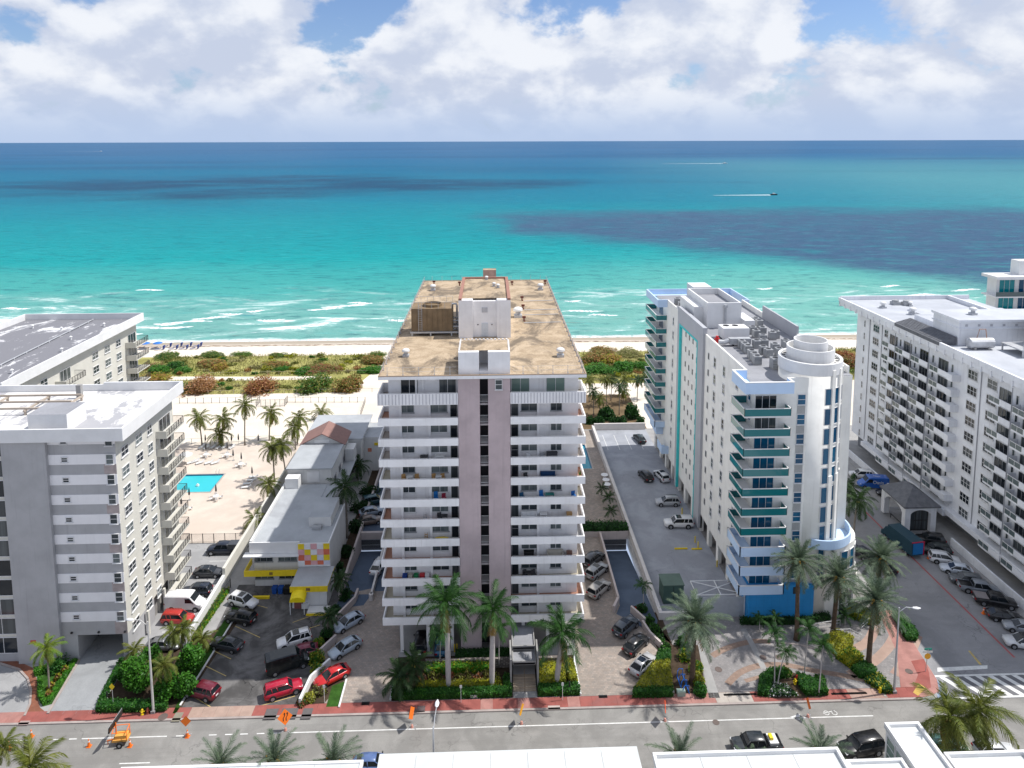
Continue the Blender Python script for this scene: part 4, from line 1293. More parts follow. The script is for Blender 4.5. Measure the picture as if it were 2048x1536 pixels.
for X in (-30.1, -28.05):
    part(lb, 'awning_post', MB().box(X - 0.05, X + 0.05, 98.1, 98.2, 0, 2.0), M_whiteclean)
part(lb, 'planter', MB().box(-27.6, -24.4, 97.9, 99.3, 0, 0.5), M_low)
part(lb, 'planter_edge', MB().box(-27.7, -24.3, 97.78, 97.9, 0, 0.3), M_yellow)
# raised back block, gable, rear block
part(lb, 'upper_wall', MB().box(-37.7, -29.8, 124.9, 140.8, 0, 9.8), M_low)
part(lb, 'upper_roof', MB().box(-38.0, -29.5, 124.6, 135.3, 9.8, 10.0), M_roofblue)
for s in (0, 1):
    xa, xb, xm = -38.3, -29.2, -33.8
    za, zb = 9.9, 12.2
    if s == 0:
        part(lb, 'gable_roof', MB().poly([(xa, 135.0, za), (xm, 135.0, zb), (xm, 141.5, zb), (xa, 141.5, za)]).poly([(xa, 141.5, za - 0.15), (xm, 141.5, zb - 0.15), (xm, 135.0, zb - 0.15), (xa, 135.0, za - 0.15)]).poly([(xa, 135.0, za - 0.15), (xm, 135.0, zb - 0.15), (xm, 135.0, zb), (xa, 135.0, za)]), plain((0.26, 0.15, 0.13), 0.85))
    else:
        part(lb, 'gable_roof', MB().poly([(xm, 135.0, zb), (xb, 135.0, za), (xb, 141.5, za), (xm, 141.5, zb)]).poly([(xm, 141.5, zb - 0.15), (xb, 141.5, za - 0.15), (xb, 135.0, za - 0.15), (xm, 135.0, zb - 0.15)]).poly([(xm, 135.0, zb - 0.15), (xb, 135.0, za - 0.15), (xb, 135.0, za), (xm, 135.0, zb)]), plain((0.26, 0.15, 0.13), 0.85))
part(lb, 'gable_wall', MB().poly([(-37.9, 135.4, 9.9), (-29.6, 135.4, 9.9), (-33.8, 135.4, 12.0)]), M_low)
part(lb, 'gable_vent', MB().box(-35.4, -32.4, 135.3, 135.4, 10.1, 10.8), M_whiteclean)
part(lb, 'door', MB().box(-34.2, -32.0, 124.8, 124.9, 7.2, 9.3), M_whiteclean)
part(lb, 'screen', MB().box(-37.6, -35.2, 122.5, 124.3, 7.2, 9.1), M_whiteclean)
for Y in (128, 132, 136):
    window(lb, -29.8, Y, A_R, 5.5, 1.6, 1.6, 2, 1, M_framegrey, M_glass)
part(lb, 'rear_block', MB().box(-39, -27.2, 140.8, 153.6, 0, 8.3), M_low)
part(lb, 'rear_roof', MB().box(-39.2, -26.9, 140.9, 154, 8.3, 8.5), M_roofblue)
part(lb, 'rear_annex', MB().box(-27.2, -23.6, 144, 152, 0, 7.4, 0, 1), [M_low, M_roofblue])
part(lb, 'wall_panel', MB().box(-26.4, -25.6, 143.94, 144, 4.2, 5.0), plain((0.55, 0.2, 0.12), 0.7))
part(lb, 'wall_panel', MB().box(-25.0, -24.2, 143.94, 144, 5.6, 6.2), M_yellow)
part(lb, 'side_roof', MB().box(-29.8, -27.6, 124.2, 138, 5.6, 5.75), M_roofblue)
part(lb, 'screen_box', MB().box(-29.7, -27.9, 136.5, 139.5, 5.75, 8.2), M_low)

# ================================================================== blue and white tower
tw = thing('blue_white_tower', 'white tower with teal glass corner balconies and round turret', 'building', (45, 97, 0))
TX0, TX1, TYF, TYB = 37.5, 53.6, 94.9, 155.2
TR = 35.3
part(tw, 'wall', MB().box(TX0, TX1, 99, 154.0, 3.2, TR).box(TX0, 46.4, TYF, 99, 3.2, TR), M_tower)
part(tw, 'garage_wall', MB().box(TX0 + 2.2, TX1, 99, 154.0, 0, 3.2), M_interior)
for q in range(12):
    Y = 98.6 + q * 4.9
    part(tw, 'garage_pillar', MB().box(TX0, TX0 + 0.6, Y, Y + 1.1, 0, 3.2), M_tower)
part(tw, 'roof', MB().box(TX0, TX1, 99, 154, TR, TR + 0.04).box(TX0, 46.4, TYF, 99, TR, TR + 0.04), M_roofdark)
# parapets
pz = 36.4
part(tw, 'parapet', MB().box(TX0 - 0.02, TX0 + 0.28, 99.0, 118.2, TR - 0.2, pz), M_tower)
part(tw, 'parapet', MB().box(TX0 - 0.02, TX0 + 0.28, 134.6, 144.5, TR - 0.2, pz + 0.1), M_tower)
part(tw, 'parapet', MB().box(TX1 - 0.3, TX1, 100, 117.5, TR - 0.2, pz), M_tower)
part(tw, 'parapet', MB().box(TX1 - 0.3, TX1, 133, 144.4, TR - 0.2, pz), M_tower)
part(tw, 'parapet', MB().box(TX1 - 0.3, TX1 + 0.05, 117.5, 133, TR - 0.2, pz + 1.4), M_towergrey)
eave = part(tw, 'blue_parapet', MB().box(35.35, 35.6, 93.0, 98.6, 34.9, 36.5).box(35.6, 42.2, 93.0, 93.25, 34.9, 36.5).box(41.95, 42.2, 93.25, TYF, 34.9, 36.5).box(35.6, TX0, 98.35, 98.6, 34.9, 36.5).box(35.6, 41.95, 93.25, 98.35, 34.9, 35.2), M_skyblue)
put('coping', MB().box(35.3, 35.65, 92.95, 98.65, 36.5, 36.6).box(35.65, 42.25, 92.95, 93.3, 36.5, 36.6).box(41.9, 42.25, 93.3, TYF, 36.5, 36.6).box(35.65, TX0, 98.3, 98.65, 36.5, 36.6).mesh('coping', M_whiteclean), eave)
part(tw, 'front_parapet', MB().box(42.2, 46.6, TYF - 0.02, TYF + 0.3, TR - 0.2, pz + 0.1), M_tower)
part(tw, 'blue_parapet', MB().box(35.4, 35.65, 144.4, 155.4, 34.9, 36.5).box(35.65, 54.8, 155.15, 155.4, 34.9, 36.5).box(54.55, 54.8, 143.8, 155.15, 34.9, 36.5).box(35.65, TX0, 144.4, 144.65, 34.9, 36.5).box(TX1, 54.55, 143.8, 144.05, 34.9, 36.5).box(35.65, 54.55, 154.0, 155.15, 34.9, 35.3), M_skyblue)
# framed window panel on the long side
fr = part(tw, 'panel_frame', MB().box(TX0 - 0.45, TX0 + 0.3, 118.2, 121.2, 0.6, 37.5).box(TX0 - 0.45, TX0 + 0.3, 133.3, 134.6, 0.6, 37.5).box(TX0 - 0.45, TX0 + 0.3, 121.2, 133.3, 34.35, 37.5), M_towergrey)
put('teal_border', MB().box(TX0 - 0.5, TX0 - 0.02, 121.2, 121.6, 0.8, 34.35).box(TX0 - 0.5, TX0 - 0.02, 132.9, 133.3, 0.8, 34.35).box(TX0 - 0.5, TX0 - 0.02, 121.6, 132.9, 33.95, 34.35).mesh('teal_border', M_teal), fr)
# long side windows
for q in range(10):
    z_ = 32.5 - q * 2.93
    for Y in (123.0, 125.4, 127.75, 130.1):
        window(tw, TX0, Y, A_L, z_, 0.62, 1.05, 1, 2, M_framegrey, M_glassgrey, False, depth=0.06)
    window(tw, TX0, 116.1, A_L, z_ + 0.05, 0.6, 1.1, 1, 1, M_framegrey, M_glass, False)
    for Y in (112.7, 108.1):
        window(tw, TX0, Y, A_L, z_ - 0.25, 1.05, 1.65, 1, 2, M_frame, M_glassgrey)
    for Y in (139.3, 135.55):
        window(tw, TX0, Y, A_L, z_ - 0.1, 0.9, 1.6, 1, 2, M_frame, M_glassgrey)
    window(tw, TX0, 102.2, A_L, z_ - 0.2, 1.0, 1.5, 1, 2, M_frame, M_glass)
TF = [31.7 - 2.93 * q for q in range(10)]        # slab level of each balcony storey


def tower_balcony(x0, x1, y0, y1, z, solid, side, depth=2.15):
    """wraps the front-left (side='f') or rear-left (side='r') corner"""
    m = MB()
    if side == 'f':
        m.box(x0 + .03, x1 - .03, y0 + .03, TYF, z - 0.25, z).box(x0 + .03, TX0, TYF, y1 - .03, z - 0.25, z)
        runs = [((x0, y0), (x1, y0)), ((x0, y0), (x0, y1)), ((x1, y0), (x1, TYF)), ((x0, y1), (TX0, y1))]
    else:
        m.box(x0 + .03, TX0, y0 + .03, 154, z - 0.25, z).box(x0 + .03, x1, 154, y1 - .03, z - 0.25, z)
        runs = [((x0, y0), (x0, y1)), ((x0, y0), (TX0, y0)), ((x0, y1), (x1, y1))]
    o = part(tw, 'balcony', m, M_skyblue if solid else M_whiteclean)
    g = MB(); rl = MB()
    for (a, b_) in runs:
        t_ = 0.06 if not solid else 0.14
        xa, xb = min(a[0], b_[0]), max(a[0], b_[0]); ya, yb = min(a[1], b_[1]), max(a[1], b_[1])
        if xb - xa < 0.01: xa, xb = (xa, xa + t_) if xa == x0 else (xa - t_, xa)
        if yb - ya < 0.01: ya, yb = (ya, ya + t_) if ya == y0 else (ya - t_, ya)
        g.box(xa, xb, ya, yb, z - (0.32 if solid else 0.0), z + 1.02)
        rl.box(xa - 0.03, xb + 0.03, ya - 0.03, yb + 0.03, z + 1.02, z + 1.12)
    put('balustrade', g.mesh('balustrade', M_skyblue if solid else M_balglass), o)
    put('handrail', rl.mesh('handrail', M_whiteclean), o)
    return o


for q, z in enumerate(TF):
    solid = q >= 7
    tower_balcony(35.3, 41.9, 93.0, 98.3, z, solid, 'f')
    window(tw, 39.0, TYF, A_F, z + 0.02, 3.1, 2.3, 3, 1, M_frame, M_glass if q < 2 else M_glassblue, False, 'sliding_door')
    window(tw, TX0, 97.0, A_L, z + 0.8, 1.0, 1.5, 1, 2, M_frame, M_glassblue)
    if q < 9:
        tower_balcony(35.3, 40.0, 144.8, 155.2, z + 0.3, q == 8, 'r')
        window(tw, TX0, 149.5, A_L, z + 0.32, 3.4, 2.3, 3, 1, M_frame, M_glassblue, False, 'sliding_door')
    window(tw, 44.15, TYF, A_F, z + 1.2 - 0.35, 1.2, 1.55, 1, 2, M_frame, M_glassblue)
    lv = MB()
    for k in range(10):
        lv.box(43.56 + k * 0.12, 43.62 + k * 0.12, TYF - 0.05, TYF, z - 0.55, z + 0.7)
    part(tw, 'louvre', lv, plain((0.36, 0.37, 0.38), 0.6))
part(tw, 'low_balcony', MB().box(36.0, TX0, 141.0, 145.0, 4.0, 4.2).box(36.0, 36.15, 141.0, 145.0, 4.2, 5.6).box(36.15, TX0, 141.0, 141.15, 4.2, 5.6), M_skyblue)
part(tw, 'low_balcony', MB().box(36.0, TX0, 146, 152.0, 6.2, 6.4).box(36.0, 36.15, 146, 152.0, 6.4, 7.8).box(36.15, TX0, 146, 146.15, 6.4, 7.8), M_skyblue)
# blue base with tile joints
part(tw, 'blue_base', MB().box(TX0 - 0.25, 46.9, TYF - 0.75, TYF + 2, 0, 5.6), M_blue)
mb = MB()
for k in range(1, 9):
    mb.box(TX0 - 0.25 + k * 1.15, TX0 - 0.235 + k * 1.15, TYF - 0.756, TYF - 0.75, 0, 5.6)
for k in range(1, 5):
    mb.box(TX0 - 0.25, 46.9, TYF - 0.756, TYF - 0.75, k * 1.12, k * 1.12 + 0.015)
part(tw, 'tile_joint', mb, plain((0.015, 0.17, 0.45), 0.6))
for X in (39.2, 41.7):
    window(tw, X, TYF - 0.75, A_F, 4.3, 1.0, 0.45, 1, 1, M_dark, M_glass, False)
window(tw, 44.3, TYF - 0.75, A_F, 4.3, 1.0, 1.0, 1, 1, M_dark, M_glass, False)
# turret
CXT, CYT, RT = 46.95, 98.75, 4.3
part(tw, 'turret', MB().cyl(CXT, CYT, 0, 38.2, RT, 48), M_tower, True)
ribs_a = [R(-90 + d) for d in (22, 43, 64, 86, 108)]
for a in ribs_a:
    o = part(tw, 'turret_rib', MB().box(-0.28, 0.28, -RT - 0.22, -RT + 0.2, 5.5, 37.6), M_tower)
    o.location = (CXT - tw.location.x, CYT - tw.location.y, 0); o.rotation_euler.z = a + math.pi / 2
    if True:
        o2 = part(tw, 'turret_rib_base', MB().box(-0.36, 0.36, -RT - 0.34, -RT + 0.1, 5.5, 22.0), M_tower)
        o2.location = o.location; o2.rotation_euler.z = a + math.pi / 2
for a in [R(-90 + d) for d in (11, 32.5, 53.5, 75)]:
    for q in range(10):
        z_ = 32.55 - q * 2.93
        window(tw, CXT + (RT + 0.02) * math.cos(a), CYT + (RT + 0.02) * math.sin(a), a + math.pi / 2, z_, 1.05, 2.45, 1, 1, M_frame, M_glassblue, False, depth=0.12)
cr = part(tw, 'crown_drum', MB().ring(CXT, CYT, 36.8, 38.5, RT + 0.12, 0.4, 48), M_whiteclean, False)
mb = MB()
for k in range(20):
    a0, a1 = 2 * math.pi * k / 20 + 0.05, 2 * math.pi * (k + 1) / 20 - 0.05
    mb.poly([(CXT + r_ * math.cos(t_), CYT + r_ * math.sin(t_), 38.22) for r_, t_ in ((3.42, a0), (3.92, a0), (3.92, a1), (3.42, a1))])
put('vent_slot', mb.mesh('vent_slot', plain((0.12, 0.12, 0.12), 0.8)), cr, (0, 0, 0))
part(tw, 'crown_ring', MB().ring(CXT, CYT, 38.2, 40.0, 3.3, 0.22, 40), M_whiteclean)
part(tw, 'crown_ring', MB().ring(CXT, CYT, 38.2, 41.0, 2.35, 0.18, 40), M_whiteclean)
part(tw, 'crown_floor', MB().cyl(CXT, CYT, 38.2, 38.26, 3.2, 32), M_tower)
# curved terrace at the turret's foot
mb = MB().ring(48.6, 98.8, 11.3, 12.6, 5.2, 0.22, 30, R(-118), R(40)).cyl(48.6, 98.8, 11.1, 11.35, 5.05, 36)
part(tw, 'curved_terrace', mb, M_skyblue)
mb = MB().ring(50.0, 99.7, 5.4, 6.4, 5.3, 0.3, 30, R(-85), R(40)).ring(50.0, 99.7, 4.2, 5.0, 5.5, 0.3, 30, R(-85), R(40)).cyl(50.0, 99.7, 0, 11.1, 4.95, 36)
part(tw, 'turret_base', mb, M_tower)
for d in (-72, -52, -32, -12, 8):
    window(tw, 50.0 + 4.97 * math.cos(R(d)), 99.7 + 4.97 * math.sin(R(d)), R(d) + math.pi / 2, 0.2, 1.3, 3.6, 1, 2, M_frame, M_glass, False)
    window(tw, 50.0 + 4.97 * math.cos(R(d)), 99.7 + 4.97 * math.sin(R(d)), R(d) + math.pi / 2, 7.2, 1.3, 3.0, 1, 2, M_frame, M_glassblue, False)
# roof structures
part(tw, 'lift_room', MB().box(40.15, 46.55, 126, 126.3, TR, 40.1).box(40.15, 40.45, 126.3, 139, TR, 40.1).box(46.25, 46.55, 126.3, 139, TR, 40.1).box(40.45, 46.25, 138.7, 139, TR, 40.1).box(40.45, 46.25, 126.3, 138.7, TR, 38.9, 0, 1), [M_whiteclean, M_roofdark])
part(tw, 'lift_annex', MB().box(38.4, 40.15, 128.5, 138, TR, 38.8), M_whiteclean)
part(tw, 'lift_annex', MB().box(46.55, 48.4, 124.0, 130, TR, 37.2), M_whiteclean)
part(tw, 'vent_duct', MB().box(43.3, 43.65, 125.65, 126, 36.2, 39.3).box(43.2, 43.75, 125.4, 126, 39.3, 39.8), M_galv)
part(tw, 'far_room', MB().box(44.0, 48.0, 148, 153, TR, 38.4, 0, 0), M_whiteclean)


def ac_unit(x, y, z, s=1.0, label='', big=False):
    a = thing('condenser_unit', label, 'condenser', (x, y, z), random.uniform(-0.1, 0.1), 'condenser units on the blue and white tower roof')
    w = 0.48 * s
    put('stand', MB().box(-w, w, -w, w, 0, 0.22).mesh('stand', M_concrete), a)
    put('casing', MB().box(-w, w, -w, w, 0.22, 0.22 + 0.95 * s).mesh('casing', M_ac), a)
    f = put('fan_grille', MB().ring(0, 0, 0.22 + 0.95 * s, 0.3 + 0.95 * s, w * 0.85, 0.06, 16).mesh('fan_grille', M_galv), a)
    put('fan', MB().cyl(0, 0, 0.2 + 0.95 * s, 0.235 + 0.95 * s, w * 0.8, 14).mesh('fan', M_black), f)
    mb = MB()
    for k in range(5):
        mb.box(-w - 0.01, w + 0.01, -w - 0.012, -w, 0.32 + k * 0.17 * s, 0.36 + k * 0.17 * s)
    put('louvre', mb.mesh('louvre', M_dark), a)
    return a


rows = {'of the front row': [(41.4, 104.7), (41.6, 106.2), (41.7, 107.7)],
        'of the second row': [(42.1, 110.4), (42.1, 111.8), (42.1, 113.2)],
        'of the row beside the turret': [(49.1, 110.2), (49.3, 111.8), (49.6, 113.4)],
        'of the middle cluster': [(44.4, 109.8), (44.6, 108.2), (46.5, 108.6), (46.9, 111.2)],
        'of the pair by the silver duct': [(44.6, 113.2), (46.0, 113.6)],
        'of the cluster by the tall parapet': [(47.0, 116.6), (46.9, 119.4), (49.3, 118.2), (50.2, 119.0), (47.2, 121.8), (48.8, 121.4)],
        'of the pair by the lift room stairs': [(50.1, 128.0), (50.1, 126.3)],
        'of the far row behind the lift room': [(39.6, 141.5), (40.9, 142.2), (39.7, 145), (41.1, 146.2), (44.6, 143.4), (46.2, 144.6)]}
for k_, pts in rows.items():
    for n_, (x_, y_) in enumerate(pts):
        nth = ['first', 'second', 'third', 'fourth', 'fifth', 'sixth'][n_]
        ac_unit(x_, y_, TR + 0.04, 1.2, '%s grey condenser %s on the tower roof' % (nth, k_))
ac_unit(43.5, 102.6, TR + 0.04, 1.5, 'large single grey condenser unit nearest the front of the tower roof')
rt = thing('rooftop_unit', 'big white air handler with two fan openings on the tower roof', 'air handler', (42.7, 119, TR + 0.04))
put('casing', MB().box(-2.3, 2.3, -1.4, 1.4, 0.3, 2.2).mesh('casing', M_whiteclean), rt)
put('stand', MB().box(-2.2, 2.2, -1.3, 1.3, 0, 0.3).mesh('stand', M_dark), rt)
for q in (-1.2, 0.4):
    put('fan', MB().cyl(q, 0.5, 2.2, 2.24, 0.55, 16).mesh('fan', M_black), rt)
dk = thing('roof_duct', 'silver ventilation duct lying along the left parapet of the tower roof', 'duct', (41.5, 114.6, TR + 0.04))
part(dk, 'duct', MB().tube([(38.7, 114.8, 36.0), (39.6, 114.6, 36.0), (40.4, 114.6, 36.3)], 0.42, 10).box(40.4, 44.0, 114.1, 115.2, 35.7, 36.7), M_galv)
part(dk, 'duct_leg', MB().box(41, 41.2, 114.3, 115, 35.34, 35.7).box(43.2, 43.4, 114.3, 115, 35.34, 35.7), M_dark)
solo('fire_pump', MB().cyl(38.9, 116.3, TR, TR + 1.3, 0.25, 10).box(38.5, 39.3, 116.0, 116.6, TR + 0.6, TR + 0.9), M_red, 'red fire pump by the left parapet of the tower roof', 'pump')
# trellis gate frame left of the blue base
tg = thing('vehicle_gate', 'white steel vehicle gate with cross bracing left of the blue base', 'gate', (33.5, 95.4, 0))
mb = MB()
zg = 3.6
for a, b_ in (((30.0, 95.3), (37.2, 95.3)), ((30.0, 98.6), (37.2, 98.6)), ((30.0, 95.3), (30.0, 98.6)), ((37.2, 95.3), (37.2, 98.6)), ((30.0, 95.3), (37.2, 98.6)), ((30.0, 98.6), (37.2, 95.3)), ((33.6, 95.3), (33.6, 98.6))):
    mb.tube([(*a, zg), (*b_, zg)], 0.07, 5)
part(tg, 'frame', mb, M_whiteclean)
for X in (30.0, 37.1):
    part(tg, 'post', MB().box(X - 0.09, X + 0.09, 95.2, 95.4, 0, zg), M_whiteclean)
part(tg, 'gate_leaf', MB().box(30.2, 37.0, 95.25, 95.33, 0.1, 3.2), plain((0.42, 0.44, 0.47), 0.5))
tb = thing('transformer_box', 'large dark green transformer box on the parking deck', 'transformer', (27.5, 99.8, 0))
part(tb, 'casing', MB().box(25.9, 29.0, 98.5, 101.2, 0.1, 3.0), surf('transformer_green', (0.06, 0.11, 0.09), 0.7, 0.1))
part(tb, 'lid', MB().box(25.8, 29.1, 98.4, 101.3, 3.0, 3.12), surf('transformer_lid', (0.11, 0.16, 0.13), 0.7, 0.1))
part(tb, 'door_seam', MB().box(27.42, 27.48, 98.47, 98.5, 0.3, 2.8), M_dark)
# deck walls
solo('deck_wall', MB().box(24.4, 24.95, 95.5, 163.4, -2.8, 1.15), M_wall, 'long pale wall along the left edge of the parking deck', 'wall')
solo('deck_wall', MB().prism([(24.95, 163), (24.95, 163.4), (37.5, 163.4), (37.5, 163)], -0.02, 1.6), M_wall, 'pale wall closing the far end of the parking deck', 'wall')
solo('deck_wall', MB().box(24.4, 30, 95.05, 95.45, 0, 1.1), M_wall, 'short pale wall at the front of the parking deck', 'wall')

# ================================================================== hotel
hb = thing('hotel_building', 'long white hotel block with rows of staggered balconies', 'building', (96, 120, 0))
HX, HY0, HY1, HZ = 83.0, 84.0, 152.5, 32.2
part(hb, 'wall', MB().box(HX, 112, HY0, HY1, 3.4, HZ), M_hotel)
part(hb, 'ground_floor', MB().box(HX + 1.6, 112, HY0, HY1, 0, 3.4), plain((0.18, 0.19, 0.21), 0.8))
part(hb, 'podium_ledge', MB().box(HX - 1.4, HX, HY0, 146, 3.0, 3.9), M_hotel)
part(hb, 'podium_wall', MB().box(HX - 3.6, HX - 3.3, HY0, 112, 0, 1.5).box(HX - 3.6, HX - 3.3, 124, 147, 0, 1.5), M_hotel)
part(hb, 'roof', MB().box(HX - 1.2, 112, HY0, 157.4, HZ, 33.0, 0, 1), [M_hotel, M_hotelroof])
mb = MB().box(HX - 1.9, HX - 1.5, HY0, 157.8, 33.0, 33.6).box(HX - 1.5, 112, 157.4, 157.8, 32.6, 33.9).box(106.8, 107.2, 140, 157.4, 33.0, 33.9)
part(hb, 'parapet', mb, M_hotel)
part(hb, 'cornice', MB().box(HX - 1.9, HX - 1.2, HY0, 157.6, 32.75, 33.0).box(HX - 1.9, HX, 152.5, 157.4, 32.3, 32.75), M_hotel)
cor = MB().box(HX - 1.75, HX - 1.5, 0, 2.0, 31.9, 32.75).box(HX - 1.9, HX - 1.2, 2.0, 2.35, 31.7, 32.75).mesh('cornice_panel', M_hotel)
for q in range(31):
    put('cornice_panel', cor, hb, (-hb.location.x, 84.5 + q * 2.35 - hb.location.y, 0))
HF = [28.2 - 2.78 * q for q in range(10)]
drain = MB().tube([(HX - 0.08, 0, 3.9), (HX - 0.08, 0, 31.5)], 0.07, 5).mesh('drain_pipe', plain((0.30, 0.31, 0.34), 0.6))
for Y in (147.1, 142.3, 112.2):
    put('drain_pipe', drain, hb, (-hb.location.x, Y - hb.location.y, 0))
hbal = {}


def hotel_balcony(y0, y1, z, flip, xo):
    k = (round(y1 - y0, 2), flip, xo)
    d = y1 - y0
    if k not in hbal:
        s = MB().box(-xo, 0, 0, d, -0.2, 0)
        mid = d * 0.5
        sol = (0, mid) if not flip else (mid, d)
        gl = (mid, d) if not flip else (0, mid)
        s.box(-xo, -xo + 0.12, sol[0], sol[1], -0.2, 1.02).box(-xo + 0.12, 0, 0, 0.12, 0, 1.0)
        g = MB().box(-xo + 0.02, -xo + 0.08, gl[0] + 0.05, gl[1] - 0.05, 0.1, 0.92)
        rl = MB().box(-xo, -xo + 0.1, gl[0], gl[1], 0.92, 1.0).box(-xo, -xo + 0.1, gl[0], gl[1], 0.0, 0.1)
        for yy in (gl[0], (gl[0] + gl[1]) / 2, gl[1] - 0.06):
            rl.box(-xo, -xo + 0.1, yy, yy + 0.06, 0.1, 0.92)
        hbal[k] = (s.mesh('balcony', M_hotel), g.mesh('glass_panel', M_panelglass), rl.mesh('panel_frame', M_frame))
    o = put('balcony', hbal[k][0], hb, (HX - hb.location.x, y0 - hb.location.y, z))
    put('glass_panel', hbal[k][1], o); put('panel_frame', hbal[k][2], o)
    return o


for q, z in enumerate(HF):
    window(hb, HX, 149.2, A_L, z + 0.6, 0.5, 1.5, 1, 2, M_frame, M_glass, False)
    window(hb, HX, 144.6, A_L, z + 0.7, 2.3, 1.5, 3, 2, M_frame, M_glass)
    window(hb, HX, 114.3, A_L, z + 0.7, 2.4, 1.6, 3, 2, M_frame, M_glass)
    window(hb, HX, 109.6, A_L, z + 0.7, 2.3, 1.6, 2, 2, M_frame, M_glass)
    window(hb, HX, 140.8, A_L, z + 0.7, 1.3, 1.5, 2, 2, M_frame, M_glass)
    for n_, (y0, y1) in enumerate(((134.9, 139.6), (129.9, 134.8), (124.4, 129.6), (118.9, 123.8))):
        hotel_balcony(y0, y1, z - 0.55, n_ == 9, 1.6)
        window(hb, HX, (y0 + y1) / 2 + 0.8, A_L, z - 0.5, 2.7, 2.3, 3, 1, M_framegrey, M_glass, False, 'sliding_door')
        window(hb, HX, y0 + 0.7, A_L, z - 0.5, 0.6, 2.2, 1, 1, M_frame, M_glassgrey, False, 'balcony_door')
    for (y0, y1) in ((103.3, 108.2), (97.9, 103.0), (92.4, 97.6), (86.8, 92.1)):
        hotel_balcony(y0, y1, z - 0.55, False, 1.6)
        window(hb, HX, (y0 + y1) / 2 + 0.8, A_L, z - 0.5, 2.7, 2.3, 3, 1, M_framegrey, M_glass, False, 'sliding_door')
        window(hb, HX, y0 + 0.7, A_L, z - 0.5, 0.6, 2.2, 1, 1, M_frame, M_glassgrey, False, 'balcony_door')
    part(hb, 'balcony_end', MB().box(HX - 1.6, HX, 117.4, 118.9, z - 0.75, z + 0.45), M_hotel)
for Y in (134.85, 129.75, 124.1, 103.15, 97.75, 92.25):
    put('drain_pipe', drain, hb, (-1.55 - hb.location.x, Y - hb.location.y, 0))
# roof structures
sl = part(hb, 'slate_roof', MB().loft([[(80.95, Y_, 33.62), (84.2, Y_, 34.55), (84.2, Y_, 33.0), (80.95, Y_, 33.0)] for Y_ in (121.0, 134.8)]), M_slate)
for q in range(7):
    f = (q + 1) / 8
    put('tile_course', MB().box(0, 0.1, 121.0, 134.8, -0.05, 0.06).mesh('tile_course', M_slate), sl, (80.95 + 3.25 * f, 0, 33.62 + 0.93 * f))
part(hb, 'penthouse', MB().box(84.5, 112, 120.8, 128.2, 33, 37.3, 0, 1), [M_hotel, M_hotelroof])
part(hb, 'penthouse_band', MB().box(84.2, 112, 120.5, 128.5, 37.3, 37.75, 0, 1).box(84.3, 112, 120.6, 128.4, 36.0, 36.2), [M_hotel, M_hotelroof])
for X in (85.6, 87.9, 90.2, 92.5, 94.8):
    part(hb, 'vent_hole', MB().box(X, X + 0.45, 120.74, 120.8, 36.5, 36.9), plain((0.4, 0.41, 0.44), 0.7))
part(hb, 'stair_room', MB().box(87.6, 91.0, 133.0, 139.0, 33, 34.2, 0, 1), [M_hotel, M_hotelroof])
part(hb, 'roof_step', MB().box(91.0, 112, 128.5, 147, 33, 33.35, 0, 1), [M_hotel, M_hotelroof])
for X, Y, s in ((87.0, 149.5, 1.2), (90.0, 143.5, 1.3), (89.5, 124.5, 1.2), (94.0, 151, 0.9)):
    roof_vent(X, Y, 37.75 if Y < 130 else 33.0, s, None, {87.0: 'grey roof vent near the far left corner of the hotel roof', 90.0: 'grey roof vent in the middle of the far hotel roof', 89.5: 'roof vent on top of the hotel penthouse', 94.0: 'small roof vent near the far edge of the hotel roof'}[X])
tk = thing('horizontal_tank', 'grey horizontal tank in front of the hotel penthouse', 'tank', (86.9, 118.6, 33.0))
put('drum', MB().tube([(-2.2, 0, 1.1), (-2.0, 0, 1.1), (2.2, 0, 1.1), (2.4, 0, 1.1)], [0.5, 0.95, 0.95, 0.5], 14).mesh('drum', M_galv), tk)
put('cradle', MB().box(-1.4, -1.1, -0.8, 0.8, 0, 0.5).box(1.1, 1.4, -0.8, 0.8, 0, 0.5).mesh('cradle', M_concrete), tk)
put('frame', MB().tube([(-0.6, 0, 2.0), (-0.2, 0, 3.6), (0.9, 0, 3.6), (1.2, 0, 2.0)], 0.07, 5).mesh('frame', plain((0.4, 0.2, 0.12), 0.7)), tk)
bt = thing('roof_cooling_plant', 'black louvred cooling plant on a steel platform on the hotel roof', 'cooling plant', (96.6, 115.6, 33.0))
put('casing', MB().box(-2.0, 6, -2.5, 2.5, 1.4, 5.2).mesh('casing', M_dark), bt)
put('platform', MB().box(-6.2, 6, -2.6, 2.6, 1.15, 1.35).mesh('platform', M_galv), bt)
for X in (-6, -3, 0, 3):
    for Y in (-2.4, 2.4):
        put('leg', MB().box(X - 0.1, X + 0.1, Y - 0.1, Y + 0.1, 0, 1.15).mesh('leg', M_galv), bt)
put('brace', MB().tube([(-2.03, -2.5, 1.4), (-2.03, 2.5, 5.2)], 0.12, 5).tube([(-2.03, 2.5, 1.4), (-2.03, -2.5, 5.2)], 0.12, 5).mesh('brace', M_galv), bt)
put('railing', MB().tube([(-6.1, -2.5, 2.3), (-2.1, -2.5, 2.3)], 0.05, 5).tube([(-6.1, -2.5, 1.35), (-6.1, -2.5, 2.3)], 0.05, 5).tube([(-4.1, -2.5, 1.35), (-4.1, -2.5, 2.3)], 0.05, 5).mesh('railing', M_galv), bt)
